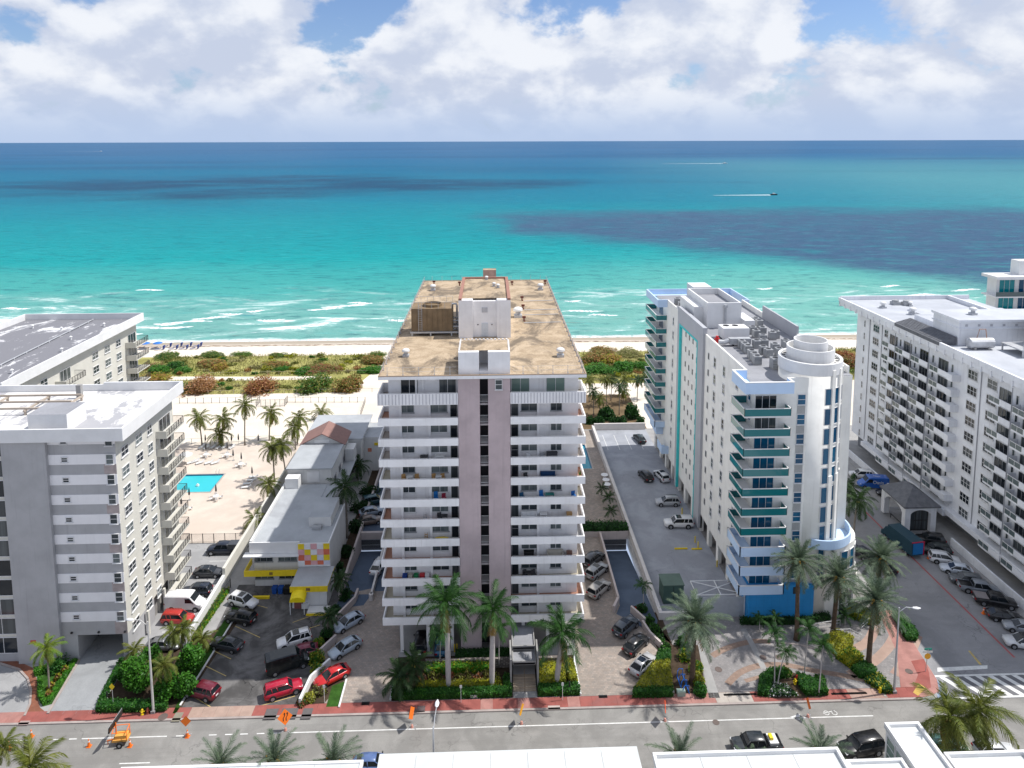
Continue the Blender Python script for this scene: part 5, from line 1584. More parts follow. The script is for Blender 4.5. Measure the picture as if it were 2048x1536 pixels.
for n_, (X, Y) in enumerate(((91.5, 152.5), (93.6, 151.8))):
    solo('roof_fan', MB().box(X - 0.8, X + 0.8, Y - 0.8, Y + 0.8, 33, 33.7).cyl(X, Y, 33.7, 34.1, 0.7, 12).cyl(X, Y, 34.1, 34.25, 0.5, 12, 0.1), [M_ac], ['left rusty roof fan near the far edge of the hotel roof', 'right rusty roof fan near the far edge of the hotel roof'][n_], 'fan')
# porte-cochere
pc = thing('portico', 'small white gatehouse portico with hipped slate roof beside the hotel', 'portico', (77, 119, 0))
px0, px1, py0, py1 = 73.9, 79.6, 116.4, 124.0
part(pc, 'roof', MB().poly([(px0 - .5, py0 - .5, 5.0), (px1 + .5, py0 - .5, 5.0), (76.8, 119.2, 7.2)]).poly([(px1 + .5, py0 - .5, 5.0), (px1 + .5, py1, 5.0), (76.8, 121.4, 7.2), (76.8, 119.2, 7.2)]).poly([(px1 + .5, py1, 5.0), (px0 - .5, py1, 5.0), (76.8, 121.4, 7.2)]).poly([(px0 - .5, py1, 5.0), (px0 - .5, py0 - .5, 5.0), (76.8, 119.2, 7.2), (76.8, 121.4, 7.2)]).box(px0 - .5, px1 + .5, py0 - .5, py1, 4.75, 4.99), M_slate)
for X, Y in ((px0, py0), (px1 - 1.0, py0), (px0, py1 - 1.0), (px1 - 1.0, py1 - 1.0)):
    part(pc, 'pier', MB().box(X, X + 1.0, Y, Y + 1.0, 0, 4.74), M_hotel)
arch = MB()
for s in (0, 1):
    xs = np.linspace(px0 + 1.0, px1 - 1.0, 13)
    for i in range(12):
        f0 = 3.0 + 1.1 * math.sqrt(max(0, 1 - ((xs[i] - 76.75) / 1.9) ** 2)); f1 = 3.0 + 1.1 * math.sqrt(max(0, 1 - ((xs[i + 1] - 76.75) / 1.9) ** 2))
        Y = py0 + 0.1 if s == 0 else py0 + 0.5
        arch.poly([(xs[i], Y, f0), (xs[i + 1], Y, f1), (xs[i + 1], Y, 4.74), (xs[i], Y, 4.74)])
part(pc, 'arch', arch, M_hotel)
ys2 = np.linspace(py0 + 1.0, py1 - 1.0, 13)
arch = MB()
for i in range(12):
    ym = (py0 + py1) / 2
    f0 = 2.6 + 1.6 * math.sqrt(max(0, 1 - ((ys2[i] - ym) / 2.85) ** 2)); f1 = 2.6 + 1.6 * math.sqrt(max(0, 1 - ((ys2[i + 1] - ym) / 2.85) ** 2))
    arch.poly([(px0 + 0.1, ys2[i + 1], f1), (px0 + 0.1, ys2[i], f0), (px0 + 0.1, ys2[i], 4.74), (px0 + 0.1, ys2[i + 1], 4.74)])
part(pc, 'arch', arch, M_hotel)
window(pc, 76.75, py0 + 0.6, A_F, 0.05, 3.4, 3.8, 3, 2, M_dark, M_glass, False, 'glass_door', bar=0.14)
part(pc, 'bench_rail', MB().box(74.3, 74.4, 118, 121.5, 0.7, 0.8).box(74.3, 74.4, 118, 118.1, 0, 0.7).box(74.3, 74.4, 121.4, 121.5, 0, 0.7), M_dark)

# ================================================================== glass building beyond the hotel
gb = thing('glass_building', 'modern white building with teal windows beyond the hotel', 'building', (134, 172, 0))
part(gb, 'wall', MB().box(124, 160, 165, 168.2, 0, 36.2), M_whiteclean)
part(gb, 'roof', MB().box(122.6, 160, 162.9, 168.5, 36.3, 37.0), M_whiteclean)
part(gb, 'floor_slab', MB().box(122.6, 160, 163.0, 165, 31.8, 32.1).box(122.6, 124, 165, 168.2, 31.8, 32.1), M_whiteclean)
part(gb, 'floor_slab', MB().box(122.6, 160, 163.0, 165, 27.4, 27.7).box(122.6, 124, 165, 168.2, 27.4, 27.7), M_whiteclean)
part(gb, 'penthouse', MB().box(129.5, 160, 165, 168, 37, 40.5), M_whiteclean)
M_tealglass = glass('teal_window', (0.0, 0.22, 0.26), 0.05)
for z in (32.3, 27.9, 23.5):
    for k in range(5):
        window(gb, 126.6 + k * 4.9, 165, A_F, z, 3.9, 3.6, 3, 1, M_frame, [M_tealglass, M_glassblue][k % 2], False)
    part(gb, 'balustrade', MB().box(122.7, 160, 163.1, 163.16, z - 0.2, z + 0.9), M_panelglass)

# ================================================================== near roofs across the avenue
M_seam = plain((0.42, 0.43, 0.43), 0.8)


def near_roof(label, x0, x1, yf, z, back=24, stain=M_foreroof, rim=0.35, name='near_building', lines=0):
    t_ = thing(name, label, 'building', ((x0 + x1) / 2, yf - 6, 0))
    part(t_, 'wall', MB().box(x0 + 0.15, x1 - 0.15, yf - back, yf - 0.15, 0, z), M_white)
    part(t_, 'roof', MB().box(x0, x1, yf - back, yf, z, z + 0.25), stain)
    if rim:
        part(t_, 'coping', MB().box(x0, x1, yf - 0.3, yf, z + 0.25, z + 0.25 + rim).box(x0, x0 + 0.3, yf - back, yf - 0.3, z + 0.25, z + 0.25 + rim).box(x1 - 0.3, x1, yf - back, yf - 0.3, z + 0.25, z + 0.25 + rim), M_whiteclean)
    for k in range(lines):
        X = x0 + (x1 - x0) * (k + 1) / (lines + 1)
        part(t_, 'roof_seam', MB().box(X - 0.03, X + 0.03, yf - back, yf - 0.35, z + 0.25, z + 0.275), M_seam)
    return t_


near_roof('large white roof in the middle of the bottom edge', -11.8, 15.0, 66.4, 6.7, rim=0.0, lines=6)
near_roof('long thin white roof at the bottom edge left of the large one', -37.7, -13.3, 65.6, 6.75, rim=0.12, lines=4)
near_roof('white flat roof with metal coping at the bottom right', 16.4, 35.8, 65.3, 6.6, rim=0.4, lines=3)
near_roof('lower white roof strip beside the stair tower', 35.9, 41.8, 63.9, 6.6, rim=0.3)
st = near_roof('tall narrow white stair tower with green glass side', 42.4, 46.2, 68.2, 6.6, rim=0.35)
for k in range(6):
    window(st, 42.52, 66.9 - k * 1.7, A_L, 3.2, 1.5, 3.0, 1, 3, M_frame, M_glassgreen, False)
near_roof('white roof with raised rim in the bottom right corner', 46.4, 54.9, 64.3, 6.6, rim=0.4)
solo('blue_awning', MB().box(15.1, 16.3, 60, 63.0, 5.2, 5.4), plain((0.02, 0.20, 0.32), 0.5), 'strip of blue awning between the two largest near roofs', 'awning')

# ================================================================== pools, ramps, walls, fences
t = NT('pool_water')
t.set(Base_Color=(0.05, 0.50, 0.56), Roughness=0.06)
t.bump(t.noise(t.P(), 1.2, 3), 0.12, 0.1)
M_pool = t.m
M_pooltile = plain((0.03, 0.12, 0.25), 0.4)
t = NT('pool_water_shade')
t.set(Base_Color=(0.01, 0.24, 0.33), Roughness=0.06)
M_pool2 = t.m


def pool(name, label, P_, mw):
    x0, x1, y0, y1 = P_
    p = thing(name, label, 'pool', ((x0 + x1) / 2, y0, 0))
    part(p, 'basin', MB().box(x0 - 0.02, x0 + 0.12, y0, y1, -1.6, 0.0).box(x1 - 0.12, x1 + 0.02, y0, y1, -1.6, 0).box(x0 + 0.12, x1 - 0.12, y0 - 0.02, y0 + 0.12, -1.6, 0).box(x0 + 0.12, x1 - 0.12, y1 - 0.12, y1 + 0.02, -1.6, 0).box(x0, x1, y0, y1, -1.7, -1.6), M_pooltile)
    part(p, 'water', sheet(rect(x0 + 0.1, x1 - 0.1, y0 + 0.1, y1 - 0.1), -0.22), mw)
    part(p, 'coping', MB().box(x0 - 0.3, x0, y0 - 0.3, y1 + 0.3, 0, 0.05).box(x1, x1 + 0.3, y0 - 0.3, y1 + 0.3, 0, 0.05).box(x0, x1, y0 - 0.3, y0, 0, 0.05).box(x0, x1, y1, y1 + 0.3, 0, 0.05), M_sidewhite)
    return p


p = pool('swimming_pool', 'turquoise swimming pool on the sunny terrace beside the striped building', POOL, M_pool)
part(p, 'ladder', MB().tube([(-58.4, 143.2, -0.5), (-58.4, 143.3, 0.9), (-58.4, 143.9, 0.9), (-58.4, 143.9, 0)], 0.03, 5).tube([(-57.8, 143.2, -0.5), (-57.8, 143.3, 0.9), (-57.8, 143.9, 0.9), (-57.8, 143.9, 0)], 0.03, 5), M_metal)
solo('pool_float', MB().cyl(-60.4, 138.9, -0.22, 0.05, 0.32, 12).dome(-60.4, 138.9, 0.05, 0.2, 0.3, 10), M_whiteclean, 'small white float drifting in the sunny pool', 'float')
pool('narrow_pool', 'narrow shaded pool right of the condo', POOLR, M_pool2)
struct('pool_terrace_side', sheet(rect(11.6, 24.3, 155.0, 163), 0.008), M_pav1)
struct('pool_terrace_side', sheet(rect(21.6, 24.3, 117.1, 155), 0.008), M_pav1)
struct('pool_terrace_side', sheet(rect(11.6, 21.6, 117.1, 143), 0.008), M_pav1)

for nm, (x0, x1, y0, y1), lab in (('left', RL, 'left of'), ('right', RR, 'right of')):
    g = thing('ramp_gate', 'barred garage gate at the foot of the ramp %s the condo' % lab, 'gate', ((x0 + x1) / 2, y1, -2.7))
    part(g, 'lintel', MB().box(x0, x1, y1 + 0.02, y1 + 0.6, -0.5, 0.75), M_pinkwall)
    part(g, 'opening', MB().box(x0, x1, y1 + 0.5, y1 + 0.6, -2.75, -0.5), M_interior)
    mb = MB().box(x0 + 0.1, x1 - 0.1, y1 + 0.1, y1 + 0.16, -2.65, -2.55).box(x0 + 0.1, x1 - 0.1, y1 + 0.1, y1 + 0.16, -0.65, -0.55).box(x0 + 0.1, x1 - 0.1, y1 + 0.1, y1 + 0.16, -1.65, -1.58)
    for k in range(26):
        X = x0 + 0.15 + (x1 - x0 - 0.3) * k / 25
        mb.box(X - 0.015, X + 0.015, y1 + 0.12, y1 + 0.15, -2.65, -0.6)
    part(g, 'gate_bars', mb, plain((0.34, 0.36, 0.38), 0.5))
solo('ramp_wall', MB().box(-23.75, -23.4, 101.5, 150, -2.8, 1.05), M_pinkwall, 'long pinkish wall along the left side of the left ramp', 'wall')
solo('ramp_wall', MB().box(-18.8, -18.5, 101.2, 118.5, -2.8, 1.0).cyl(-18.65, 101.2, 0, 1.0, 0.35, 12), M_wall, 'low pale wall between the left ramp and the condo', 'wall')
solo('ramp_wall', MB().box(19.0, 19.3, 99.0, 117.0, -2.8, 1.05).prism([(19.3, 99.0), (19.0, 99.2), (17.9, 97.0), (18.2, 96.8)], 0, 1.05), M_pinkwall, 'low pinkish wall along the left side of the right ramp', 'wall')
solo('terrace_wall', MB().box(11.6, 24.3, 117.0, 117.4, -0.5, 0.9), M_pinkwall, 'pinkish wall above the right garage gate', 'wall')
solo('lot_wall', MB().box(-43.0, -42.55, 91.5, 106, 0, 1.5), M_whiteclean, 'low white wall between the side parking and the middle lot', 'wall')
solo('lot_wall', MB().box(-43.0, -42.55, 106, 140, 0, 2.6), M_cream, 'taller cream wall between the side parking and the low building', 'wall')
solo('lot_wall', MB().box(-43.0, -42.7, 140, 158, 0, 1.2), M_cream, 'low cream wall at the back of the pool terrace', 'wall')


def wall_path(name, label, pts, z, h, w=0.3, mat=None):
    m = MB()
    for a, b_ in zip(pts[:-1], pts[1:]):
        d = Vector((b_[0] - a[0], b_[1] - a[1])).normalized() * w / 2
        m.prism([(a[0] + d.y, a[1] - d.x), (b_[0] + d.y, b_[1] - d.x), (b_[0] - d.y, b_[1] + d.x), (a[0] - d.y, a[1] + d.x)], z, z + h)
    return solo(name, m, mat or M_pinkwall, label, 'wall')


wall_path('planter_wall', 'pinkish planter wall between the low building and the silver cars', [U(716, 1188), U(710, 1205), U(655, 1262)], 0, 1.0)
wall_path('planter_wall', 'pinkish planter wall beside the upper silver sedan', [U(672, 1282), U(640, 1312)], 0, 1.0)
wall_path('planter_wall', 'white planter wall behind the bright red sedan', [U(660, 1330), U(622, 1365), U(600, 1412)], 0, 1.0, mat=M_whiteclean)
wall_path('planter_wall', 'pale planter wall at the top of the right parking bays', [U(1262, 1225), U(1290, 1250)], 0, 1.1)
wall_path('planter_wall', 'pale stepped planter wall right of the parked dark cars', [U(1285, 1252), U(1300, 1275), U(1326, 1300)], 0, 0.9)
wall_path('drive_kerb_wall', 'thin white edging wall left of the flower bed by the condo drive', [(-12.95, 81.4), (-12.95, 84.5)], 0, 0.25, 0.2, M_whiteclean)
wall_path('drive_kerb_wall', 'thin white edging wall right of the yellow bushes by the condo', [(11.1, 81.4), (11.0, 88)], 0, 0.25, 0.2, M_whiteclean)
wall_path('drive_kerb_wall', 'low white edging wall of the triangular lawn beside the red sedan', [U(678, 1416), U(693, 1360)], 0, 0.2, 0.2, M_whiteclean)
wall_path('drive_kerb_wall', 'white kerb along the grass strip of the middle lot', [U(360, 1412), U(480, 1220)], 0, 0.14, 0.2, M_whiteclean)
wall_path('bed_wall', 'thin pale wall right of the yellow triangular hedge', [U(1347, 1392), U(1326, 1300)], 0, 0.6, 0.2, M_wall)


def fence(label, pts, h, step, mat, picket=0.16, rails=(0.12, 1.0), name='fence'):
    f = thing(name, label, 'fence', (pts[0][0], pts[0][1], 0))
    pk = MB(); rl = MB()
    pm = MB().box(-0.045, 0.045, -0.045, 0.045, 0, h + 0.08).mesh('post', mat)
    for a, b_ in zip(pts[:-1], pts[1:]):
        L = math.hypot(b_[0] - a[0], b_[1] - a[1]); n = max(1, round(L / step))
        for i in range(n + 1):
            put('post', pm, f, (a[0] + (b_[0] - a[0]) * i / n - pts[0][0], a[1] + (b_[1] - a[1]) * i / n - pts[0][1], 0))
        for r_ in rails:
            rl.tube([(*a, h * r_), (*b_, h * r_)], 0.03, 4)
        if picket:
            m_ = int(L / picket)
            for i in range(m_):
                u = i / m_
                x_, y_ = a[0] + (b_[0] - a[0]) * u, a[1] + (b_[1] - a[1]) * u
                pk.box(x_ - 0.01, x_ + 0.01, y_ - 0.01, y_ + 0.01, 0.05, h)
    part(f, 'rail', rl, mat)
    if picket:
        o = part(f, 'pickets', pk, mat); o['kind'] = 'stuff'
    return f


fence('black picket fence between the side parking and the pool terrace', [(-56.5, 117.7), (-43.1, 117.5)], 1.7, 1.9, M_rail)
fence('black picket fence along the grass strip of the middle lot', [(-42.0, 92.6), (-41.4, 105)], 1.4, 2.0, M_rail)
fence('thin metal fence at the back of the pool terrace', [(-76, 158.7), (-49, 160.2), (-43, 160.2)], 1.2, 3.0, M_metal, picket=0.0)
fence('dark fence along the beach walk', [(-84, 184.8), (-62.5, 184.5)], 1.5, 2.1, M_rail, picket=0.0)
fence('dark fence along the beach walk, right of the gate pen', [(-55, 184.3), (-34, 183.6), (-33.5, 174)], 1.5, 2.1, M_rail, picket=0.0)
fence('dark square gate pen on the beach walk', [(-62.5, 184.5), (-62.5, 181.6), (-55, 181.6), (-55, 184.3)], 1.9, 1.3, M_rail, picket=0.25, name='gate_pen')
fence('post and rope fence along the inner dune edge', [(-100, 191.5), (-30, 191.5)], 1.1, 3.5, plain((0.35, 0.30, 0.25), 0.8), picket=0.0, rails=(0.95,), name='rope_fence')
fence('post and rope fence along the sand track in the dunes', [(-85, 207.5), (-33, 207.5)], 1.0, 3.5, plain((0.35, 0.30, 0.25), 0.8), picket=0.0, rails=(0.95,), name='rope_fence')
fence('post and rope fence in the dunes right of the condo', [(14, 196.5), (60, 197)], 1.1, 3.5, plain((0.35, 0.30, 0.25), 0.8), picket=0.0, rails=(0.95,), name='rope_fence')
solo('dune_sign', MB().box(-51.1, -51.0, 193, 193.1, 0, 1.6).box(-51.5, -50.6, 192.95, 193.0, 1.2, 1.9), [M_whiteclean], 'small white sign standing at the inner dune edge', 'sign')

# ================================================================== terrace furniture
def lounger(x, y, rz, label, frame, sling, group, s=1.0):
    o = thing('lounger', label, 'lounger', (x, y, 0.012), rz, group)
    k = (frame.name, sling.name)
    if k not in LNG:
        LNG[k] = (MB().box(-0.95, 0.95, -0.32, -0.27, 0.22, 0.3).box(-0.95, 0.95, 0.27, 0.32, 0.22, 0.3).mesh('frame', frame),
                  MB().box(-0.95, 0.35, -0.27, 0.27, 0.29, 0.35).mesh('seat', sling),
                  MB().loft([[(0.35, -0.27, 0.29), (0.35, 0.27, 0.29), (0.35, 0.27, 0.35), (0.35, -0.27, 0.35)], [(0.95, -0.27, 0.62), (0.95, 0.27, 0.62), (0.93, 0.27, 0.68), (0.93, -0.27, 0.68)]]).mesh('backrest', sling),
                  MB().box(-0.03, 0.03, -0.03, 0.03, 0, 0.22).mesh('leg', frame))
    a, b_, c_, d_ = LNG[k]
    put('frame', a, o); put('seat', b_, o); put('backrest', c_, o)
    for X in (-0.85, 0.6):
        for Y in (-0.29, 0.29):
            put('leg', d_, o, (X, Y, 0))
    return o


LNG = {}
zz = lambda a, b_: (280 + a * 0.25391, 660 + b_ * 0.25391)
nth = ['first', 'second', 'third', 'fourth', 'fifth', 'sixth', 'seventh', 'eighth', 'ninth', 'tenth', 'eleventh', 'twelfth']
for i, q in enumerate(((485, 930), (522, 934), (578, 928), (622, 930), (665, 928), (725, 930))):
    X, Y = U(*zz(*q)); lounger(X, Y, R(70), 'white lounger, %s from the left in the row before the terrace fence' % nth[i], M_whiteclean, M_whiteclean, 'white terrace loungers')
for i, q in enumerate(((405, 1050), (435, 1042), (475, 1052), (545, 1052), (595, 1052))):
    X, Y = U(*zz(*q)); lounger(X, Y, R(40), 'white lounger, %s from the left in the row behind the pool' % nth[i], M_whiteclean, M_whiteclean, 'white terrace loungers')
for i, q in enumerate(((895, 1165), (880, 1190), (850, 1218), (838, 1246))):
    X, Y = U(*zz(*q)); lounger(X, Y, R(8), 'white lounger, %s from the far end of the row right of the pool' % nth[i], M_whiteclean, M_whiteclean, 'white terrace loungers')
M_dkgrey = plain((0.05, 0.05, 0.055), 0.8)


def parasol_closed(x, y, label):
    o = thing('closed_parasol', label, 'parasol', (x, y, 0.012), 0, 'closed parasols on the pool terrace')
    put('pole', MB().tube([(0, 0, 0), (0, 0, 2.6)], 0.03, 6).mesh('pole', M_metal), o)
    put('canopy', MB().loft([[(r_ * math.cos(2 * math.pi * k / 8), r_ * math.sin(2 * math.pi * k / 8), z) for k in range(8)] for r_, z in ((0.16, 1.1), (0.19, 1.4), (0.12, 2.2), (0.03, 2.6))]).mesh('canopy', M_dkgrey), o)
    put('base', MB().cyl(0, 0, 0, 0.08, 0.3, 12).mesh('base', M_concrete), o)


for i, (q, lb_) in enumerate((((521, 975), 'left of two by the far tables'), ((690, 968), 'right of two by the far tables'), ((736, 1028), 'left one beside the right hand table'), ((800, 1052), 'standing through the right hand table'), ((885, 1168), 'at the far end of the lounger row right of the pool'),
                          ((601, 1312), 'standing through the table in front of the pool'), ((390, 1340), 'left of the table in front of the pool'), ((517, 905), 'left before the terrace fence'), ((722, 905), 'middle before the terrace fence'), ((777, 900), 'right before the terrace fence'), ((935, 905), 'far right before the terrace fence'), ((328, 1412), 'beside the balconies of the striped building'))):
    X, Y = U(*zz(*q)); parasol_closed(X, Y, 'closed dark parasol, ' + lb_)
op = thing('open_parasol', 'open white parasol behind the pool', 'parasol', (*U(*zz(350, 1055)), 0.012))
put('pole', MB().tube([(0, 0, 0), (0.3, 0, 2.5)], 0.03, 6).mesh('pole', M_metal), op)
put('canopy', MB().loft([[(0.3 + r_ * math.cos(2 * math.pi * k / 8), r_ * math.sin(2 * math.pi * k / 8), z) for k in range(8)] for r_, z in ((1.5, 2.1), (1.0, 2.35), (0.05, 2.55))]).mesh('canopy', M_whiteclean), op)


def patio_set(x, y, label):
    o = thing('patio_table', label + ' with chairs', 'table', (x, y, 0.012), 0, 'white patio tables')
    put('table_top', MB().cyl(0, 0, 0.68, 0.73, 0.6, 16).mesh('table_top', M_whiteclean), o)
    put('pedestal', MB().cyl(0, 0, 0, 0.68, 0.08, 8).mesh('pedestal', M_whiteclean), o)
    for k in range(4):
        a = k * math.pi / 2 + 0.4
        cch = tag(put('patio_chair', None, None, (x + 0.95 * math.cos(a), y + 0.95 * math.sin(a), 0.012), a), '%s chair at the %s' % (['right', 'far', 'left', 'near'][k], label), 'chair', 'white patio chairs')
        put('seat', PCH[0], cch); put('backrest', PCH[1], cch)
        for X in (-0.2, 0.2):
            for Y in (-0.2, 0.2):
                put('leg', PCH[2], cch, (X, Y, 0))


PCH = (MB().box(-0.25, 0.25, -0.25, 0.25, 0.4, 0.45).mesh('seat', M_whiteclean), MB().box(0.21, 0.26, -0.25, 0.25, 0.45, 0.85).mesh('backrest', M_whiteclean), MB().box(-0.025, 0.025, -0.025, 0.025, 0, 0.4).mesh('leg', M_whiteclean))
for q, lb_ in (((521, 1003), 'white round table, left of two behind the pool'), ((688, 1003), 'white round table, right of two behind the pool'), ((795, 1078), 'white round table right of the pool'), ((600, 1335), 'white round table in front of the pool'), ((360, 1425), 'white round table beside the balconies')):
    X, Y = U(*zz(*q)); patio_set(X, Y, lb_)

# beach loungers and parasols
M_bblue = plain((0.01, 0.035, 0.18), 0.6)
for i, q in enumerate(((160, 156), (215, 136), (265, 153), (300, 132), (345, 152), (375, 131), (432, 150), (455, 131), (30, 146), (130, 146))):
    X, Y = U(*zz(*q))
    lounger(X - 0.7, Y, R(25), ('blue lounger, %s from the left in the beach group' % nth[i - 0 if i < 8 else i]) if i < 8 else ('blue lounger under the %s beach parasol' % ('left' if i == 8 else 'right')), M_whiteclean, M_bblue, 'blue beach loungers')
    if i < 8:
        bx = thing('sunshade_seat', 'blue hooded shade of the beach lounger %s from the left' % nth[i], 'sunshade', (X + 0.9, Y + 0.3, 0))
        put('hood', MB().loft([[(0, -0.6, 0.1), (0, 0.6, 0.1), (0.15, 0.6, 0.1), (0.15, -0.6, 0.1)], [(0.1, -0.6, 1.4), (0.1, 0.6, 1.4), (0.5, 0.6, 1.3), (0.5, -0.6, 1.3)]]).mesh('hood', M_bblue), bx)
for i, q in enumerate(((45, 146), (142, 144))):
    X, Y = U(*zz(*q))
    o = thing('beach_parasol', ['left', 'right'][i] + ' open blue parasol on the beach', 'parasol', (X, Y, 0), 0, 'blue beach parasols')
    put('pole', MB().tube([(0, 0, 0), (0, 0, 2.2)], 0.03, 6).mesh('pole', M_whiteclean), o)
    put('canopy', MB().loft([[(r_ * math.cos(2 * math.pi * k / 8), r_ * math.sin(2 * math.pi * k / 8), z) for k in range(8)] for r_, z in ((1.6, 1.8), (1.0, 2.1), (0.04, 2.3))]).mesh('canopy', plain((0.03, 0.16, 0.5), 0.6)), o)

# ================================================================== street furniture
def street_lamp(base, top_z, arm, label, col=M_galv):
    o = thing('street_lamp', label, 'lamp post', (base[0], base[1], 0))
    put('pole', MB().tube([(0, 0, 0), (0, 0, top_z)], [0.16, 0.08], 8).mesh('pole', col), o)
    put('base', MB().box(-0.25, 0.25, -0.25, 0.25, 0, 0.35).mesh('base', M_concrete), o)
    put('arm', MB().tube([(0, 0, top_z - 0.6), (arm[0] * 0.5, arm[1] * 0.5, top_z + 0.1), (arm[0], arm[1], top_z + 0.05)], 0.05, 6).mesh('arm', col), o)
    d = math.atan2(arm[1], arm[0])
    h = put('lamp_head', MB().loft([[(x_, w * math.cos(2 * math.pi * k / 10), zc + hh * math.sin(2 * math.pi * k / 10)) for k in range(10)] for x_, w, hh, zc in ((-0.1, 0.05, 0.05, 0), (0.1, 0.2, 0.1, 0), (0.55, 0.24, 0.13, 0), (0.95, 0.06, 0.05, 0.02))]).mesh('lamp_head', M_whiteclean, True), o, (arm[0], arm[1], top_z + 0.05), d)
    return o


b0 = U(307, 1425)
street_lamp(b0, UY(296, 1243, b0[1])[1], (-1.9, 0.3), 'tall pale concrete lamp post in front of the round green trees', plain((0.50, 0.49, 0.47), 0.8))
b0 = U(1788, 1385)
street_lamp(b0, UY(1797, 1215, b0[1])[1], (1.6, -0.2), 'tall grey lamp post at the street corner by the date palms')
street_lamp((-6.3, 67.3), 9.0, (0.15, 2.6), 'grey street lamp rising from behind the large near roof')


def hydrant(p, label, col):
    o = thing('fire_hydrant', label, 'hydrant', (*p, 0.014))
    put('barrel', MB().cyl(0, 0, 0, 0.08, 0.2, 10).cyl(0, 0, 0.08, 0.6, 0.13, 10).dome(0, 0, 0.6, 0.15, 0.18, 10).mesh('barrel', col), o)
    put('outlet', MB().tube([(-0.28, 0, 0.42), (0.28, 0, 0.42)], 0.07, 8).tube([(0, -0.25, 0.42), (0, 0, 0.42)], 0.08, 8).mesh('outlet', col), o)


hydrant(U(285, 1429), 'yellow fire hydrant at the foot of the tall pale lamp post', M_yellow)
hydrant(U(296, 1427), 'dark red hydrant beside the yellow one at the pale lamp post', plain((0.22, 0.05, 0.03), 0.6))
hydrant(U(1590, 1368), 'left yellow standpipe in the flower island', M_yellow)
hydrant(U(1605, 1368), 'right yellow standpipe in the flower island', M_yellow)
hydrant(U(1760, 1385), 'yellow hydrant in the corner hedge by the avenue', M_yellow)
hydrant(U(1594, 1361), 'red pump valve behind the yellow standpipes in the island', M_red)


def cone(p, label, z=-0.12):
    o = thing('traffic_cone', label, 'cone', (*p, z), 0, 'orange traffic cones on the avenue')
    put('base', CONE[0], o); put('body', CONE[1], o); put('reflective_band', CONE[2], o)


CONE = (MB().box(-0.24, 0.24, -0.24, 0.24, 0, 0.05).mesh('base', M_orange), MB().cyl(0, 0, 0.05, 0.95, 0.19, 12, 0.04).mesh('body', M_orange), MB().cyl(0, 0, 0.58, 0.74, 0.107, 12, 0.083).mesh('reflective_band', M_whiteclean))
for p, lb_ in (((63, 1472), 'orange cone on the avenue near the brick walk'), ((19, 1496), 'orange cone at the far left beside the palm'), ((178, 1491), 'orange cone left of the arrow board trailer'), ((260, 1491), 'orange cone right of the arrow board trailer'), ((375, 1472), 'orange cone below the diamond road sign')):
    cone(U(*p), lb_)
for p, lb_ in (((1967, 1226), 'orange cone behind the black pickup'), ((1857, 1116), 'orange cone behind the white car by the portico')):
    cone(U(*p), lb_, -0.1)


def road_sign(p, label, tilt, face, symbol, h=1.9, size=0.86, col=M_orange, yaw=0.0):
    o = thing('road_sign', label, 'road sign', (*p, -0.12), yaw, 'orange temporary road signs')
    put('stand', MB().tube([(-0.5, -0.3, 0.03), (0.5, 0.3, 0.03)], 0.03, 5).tube([(-0.5, 0.3, 0.03), (0.5, -0.3, 0.03)], 0.03, 5).tube([(0, 0, 0), (0, 0, 0.7)], 0.03, 5).mesh('stand', M_galv), o)
    put('warning_base', MB().cyl(0, 0, 0.02, 0.35, 0.2, 10, 0.12).mesh('warning_base', plain((0.62, 0.30, 0.24), 0.7)), o)
    s = size
    pl = put('panel', MB().poly([(-s, 0, 0), (0, 0, -s), (s, 0, 0), (0, 0, s)]).poly([(-s, 0.02, 0), (0, 0.02, s), (s, 0.02, 0), (0, 0.02, -s)]).mesh('panel', col), o, (0, 0, h), rot=(tilt, 0, face))
    if symbol:
        mb = MB()
        for dx in (-0.2, 0.12):
            mb.poly([(dx - 0.05, -0.012, -0.4), (dx + 0.05, -0.012, -0.4), (dx + 0.05, -0.012, -0.1), (dx - 0.05, -0.012, -0.1)])
            mb.poly([(dx - 0.05, -0.012, -0.1), (dx + 0.05, -0.012, -0.1), (dx + 0.2, -0.012, 0.12), (dx + 0.1, -0.012, 0.12)])
            mb.poly([(dx + 0.1, -0.012, 0.12), (dx + 0.2, -0.012, 0.12), (dx + 0.2, -0.012, 0.3), (dx + 0.1, -0.012, 0.3)])
            mb.poly([(dx + 0.03, -0.012, 0.3), (dx + 0.27, -0.012, 0.3), (dx + 0.15, -0.012, 0.48)])
        put('lane_shift_arrows', mb.mesh('lane_shift_arrows', M_black), pl)
    return o


road_sign(U(373, 1470), 'small orange diamond sign above the orange cone', R(-8), R(0), False, 1.9, 0.62)
road_sign(U(571, 1459), 'orange diamond sign with two black lane shift arrows', R(-25), R(18), True, 1.75, 0.86)
road_sign(U(824, 1453), 'orange sign turned sideways in front of the condo drive', R(-6), R(72), False, 1.9, 0.86)
road_sign(U(1043, 1446), 'yellow orange sign turned sideways in front of the condo entrance', R(-6), R(-112), False, 1.9, 0.86, plain((0.9, 0.42, 0.01), 0.6))
road_sign(U(1330, 1440), 'bright red orange sign turned sideways by the yellow hedge', R(-6), R(75), False, 1.9, 0.9, plain((0.9, 0.10, 0.01), 0.6))
road_sign(U(1616, 1432), 'edge-on sign beside the bike lane marking', R(-6), R(86), False, 1.8, 0.8)

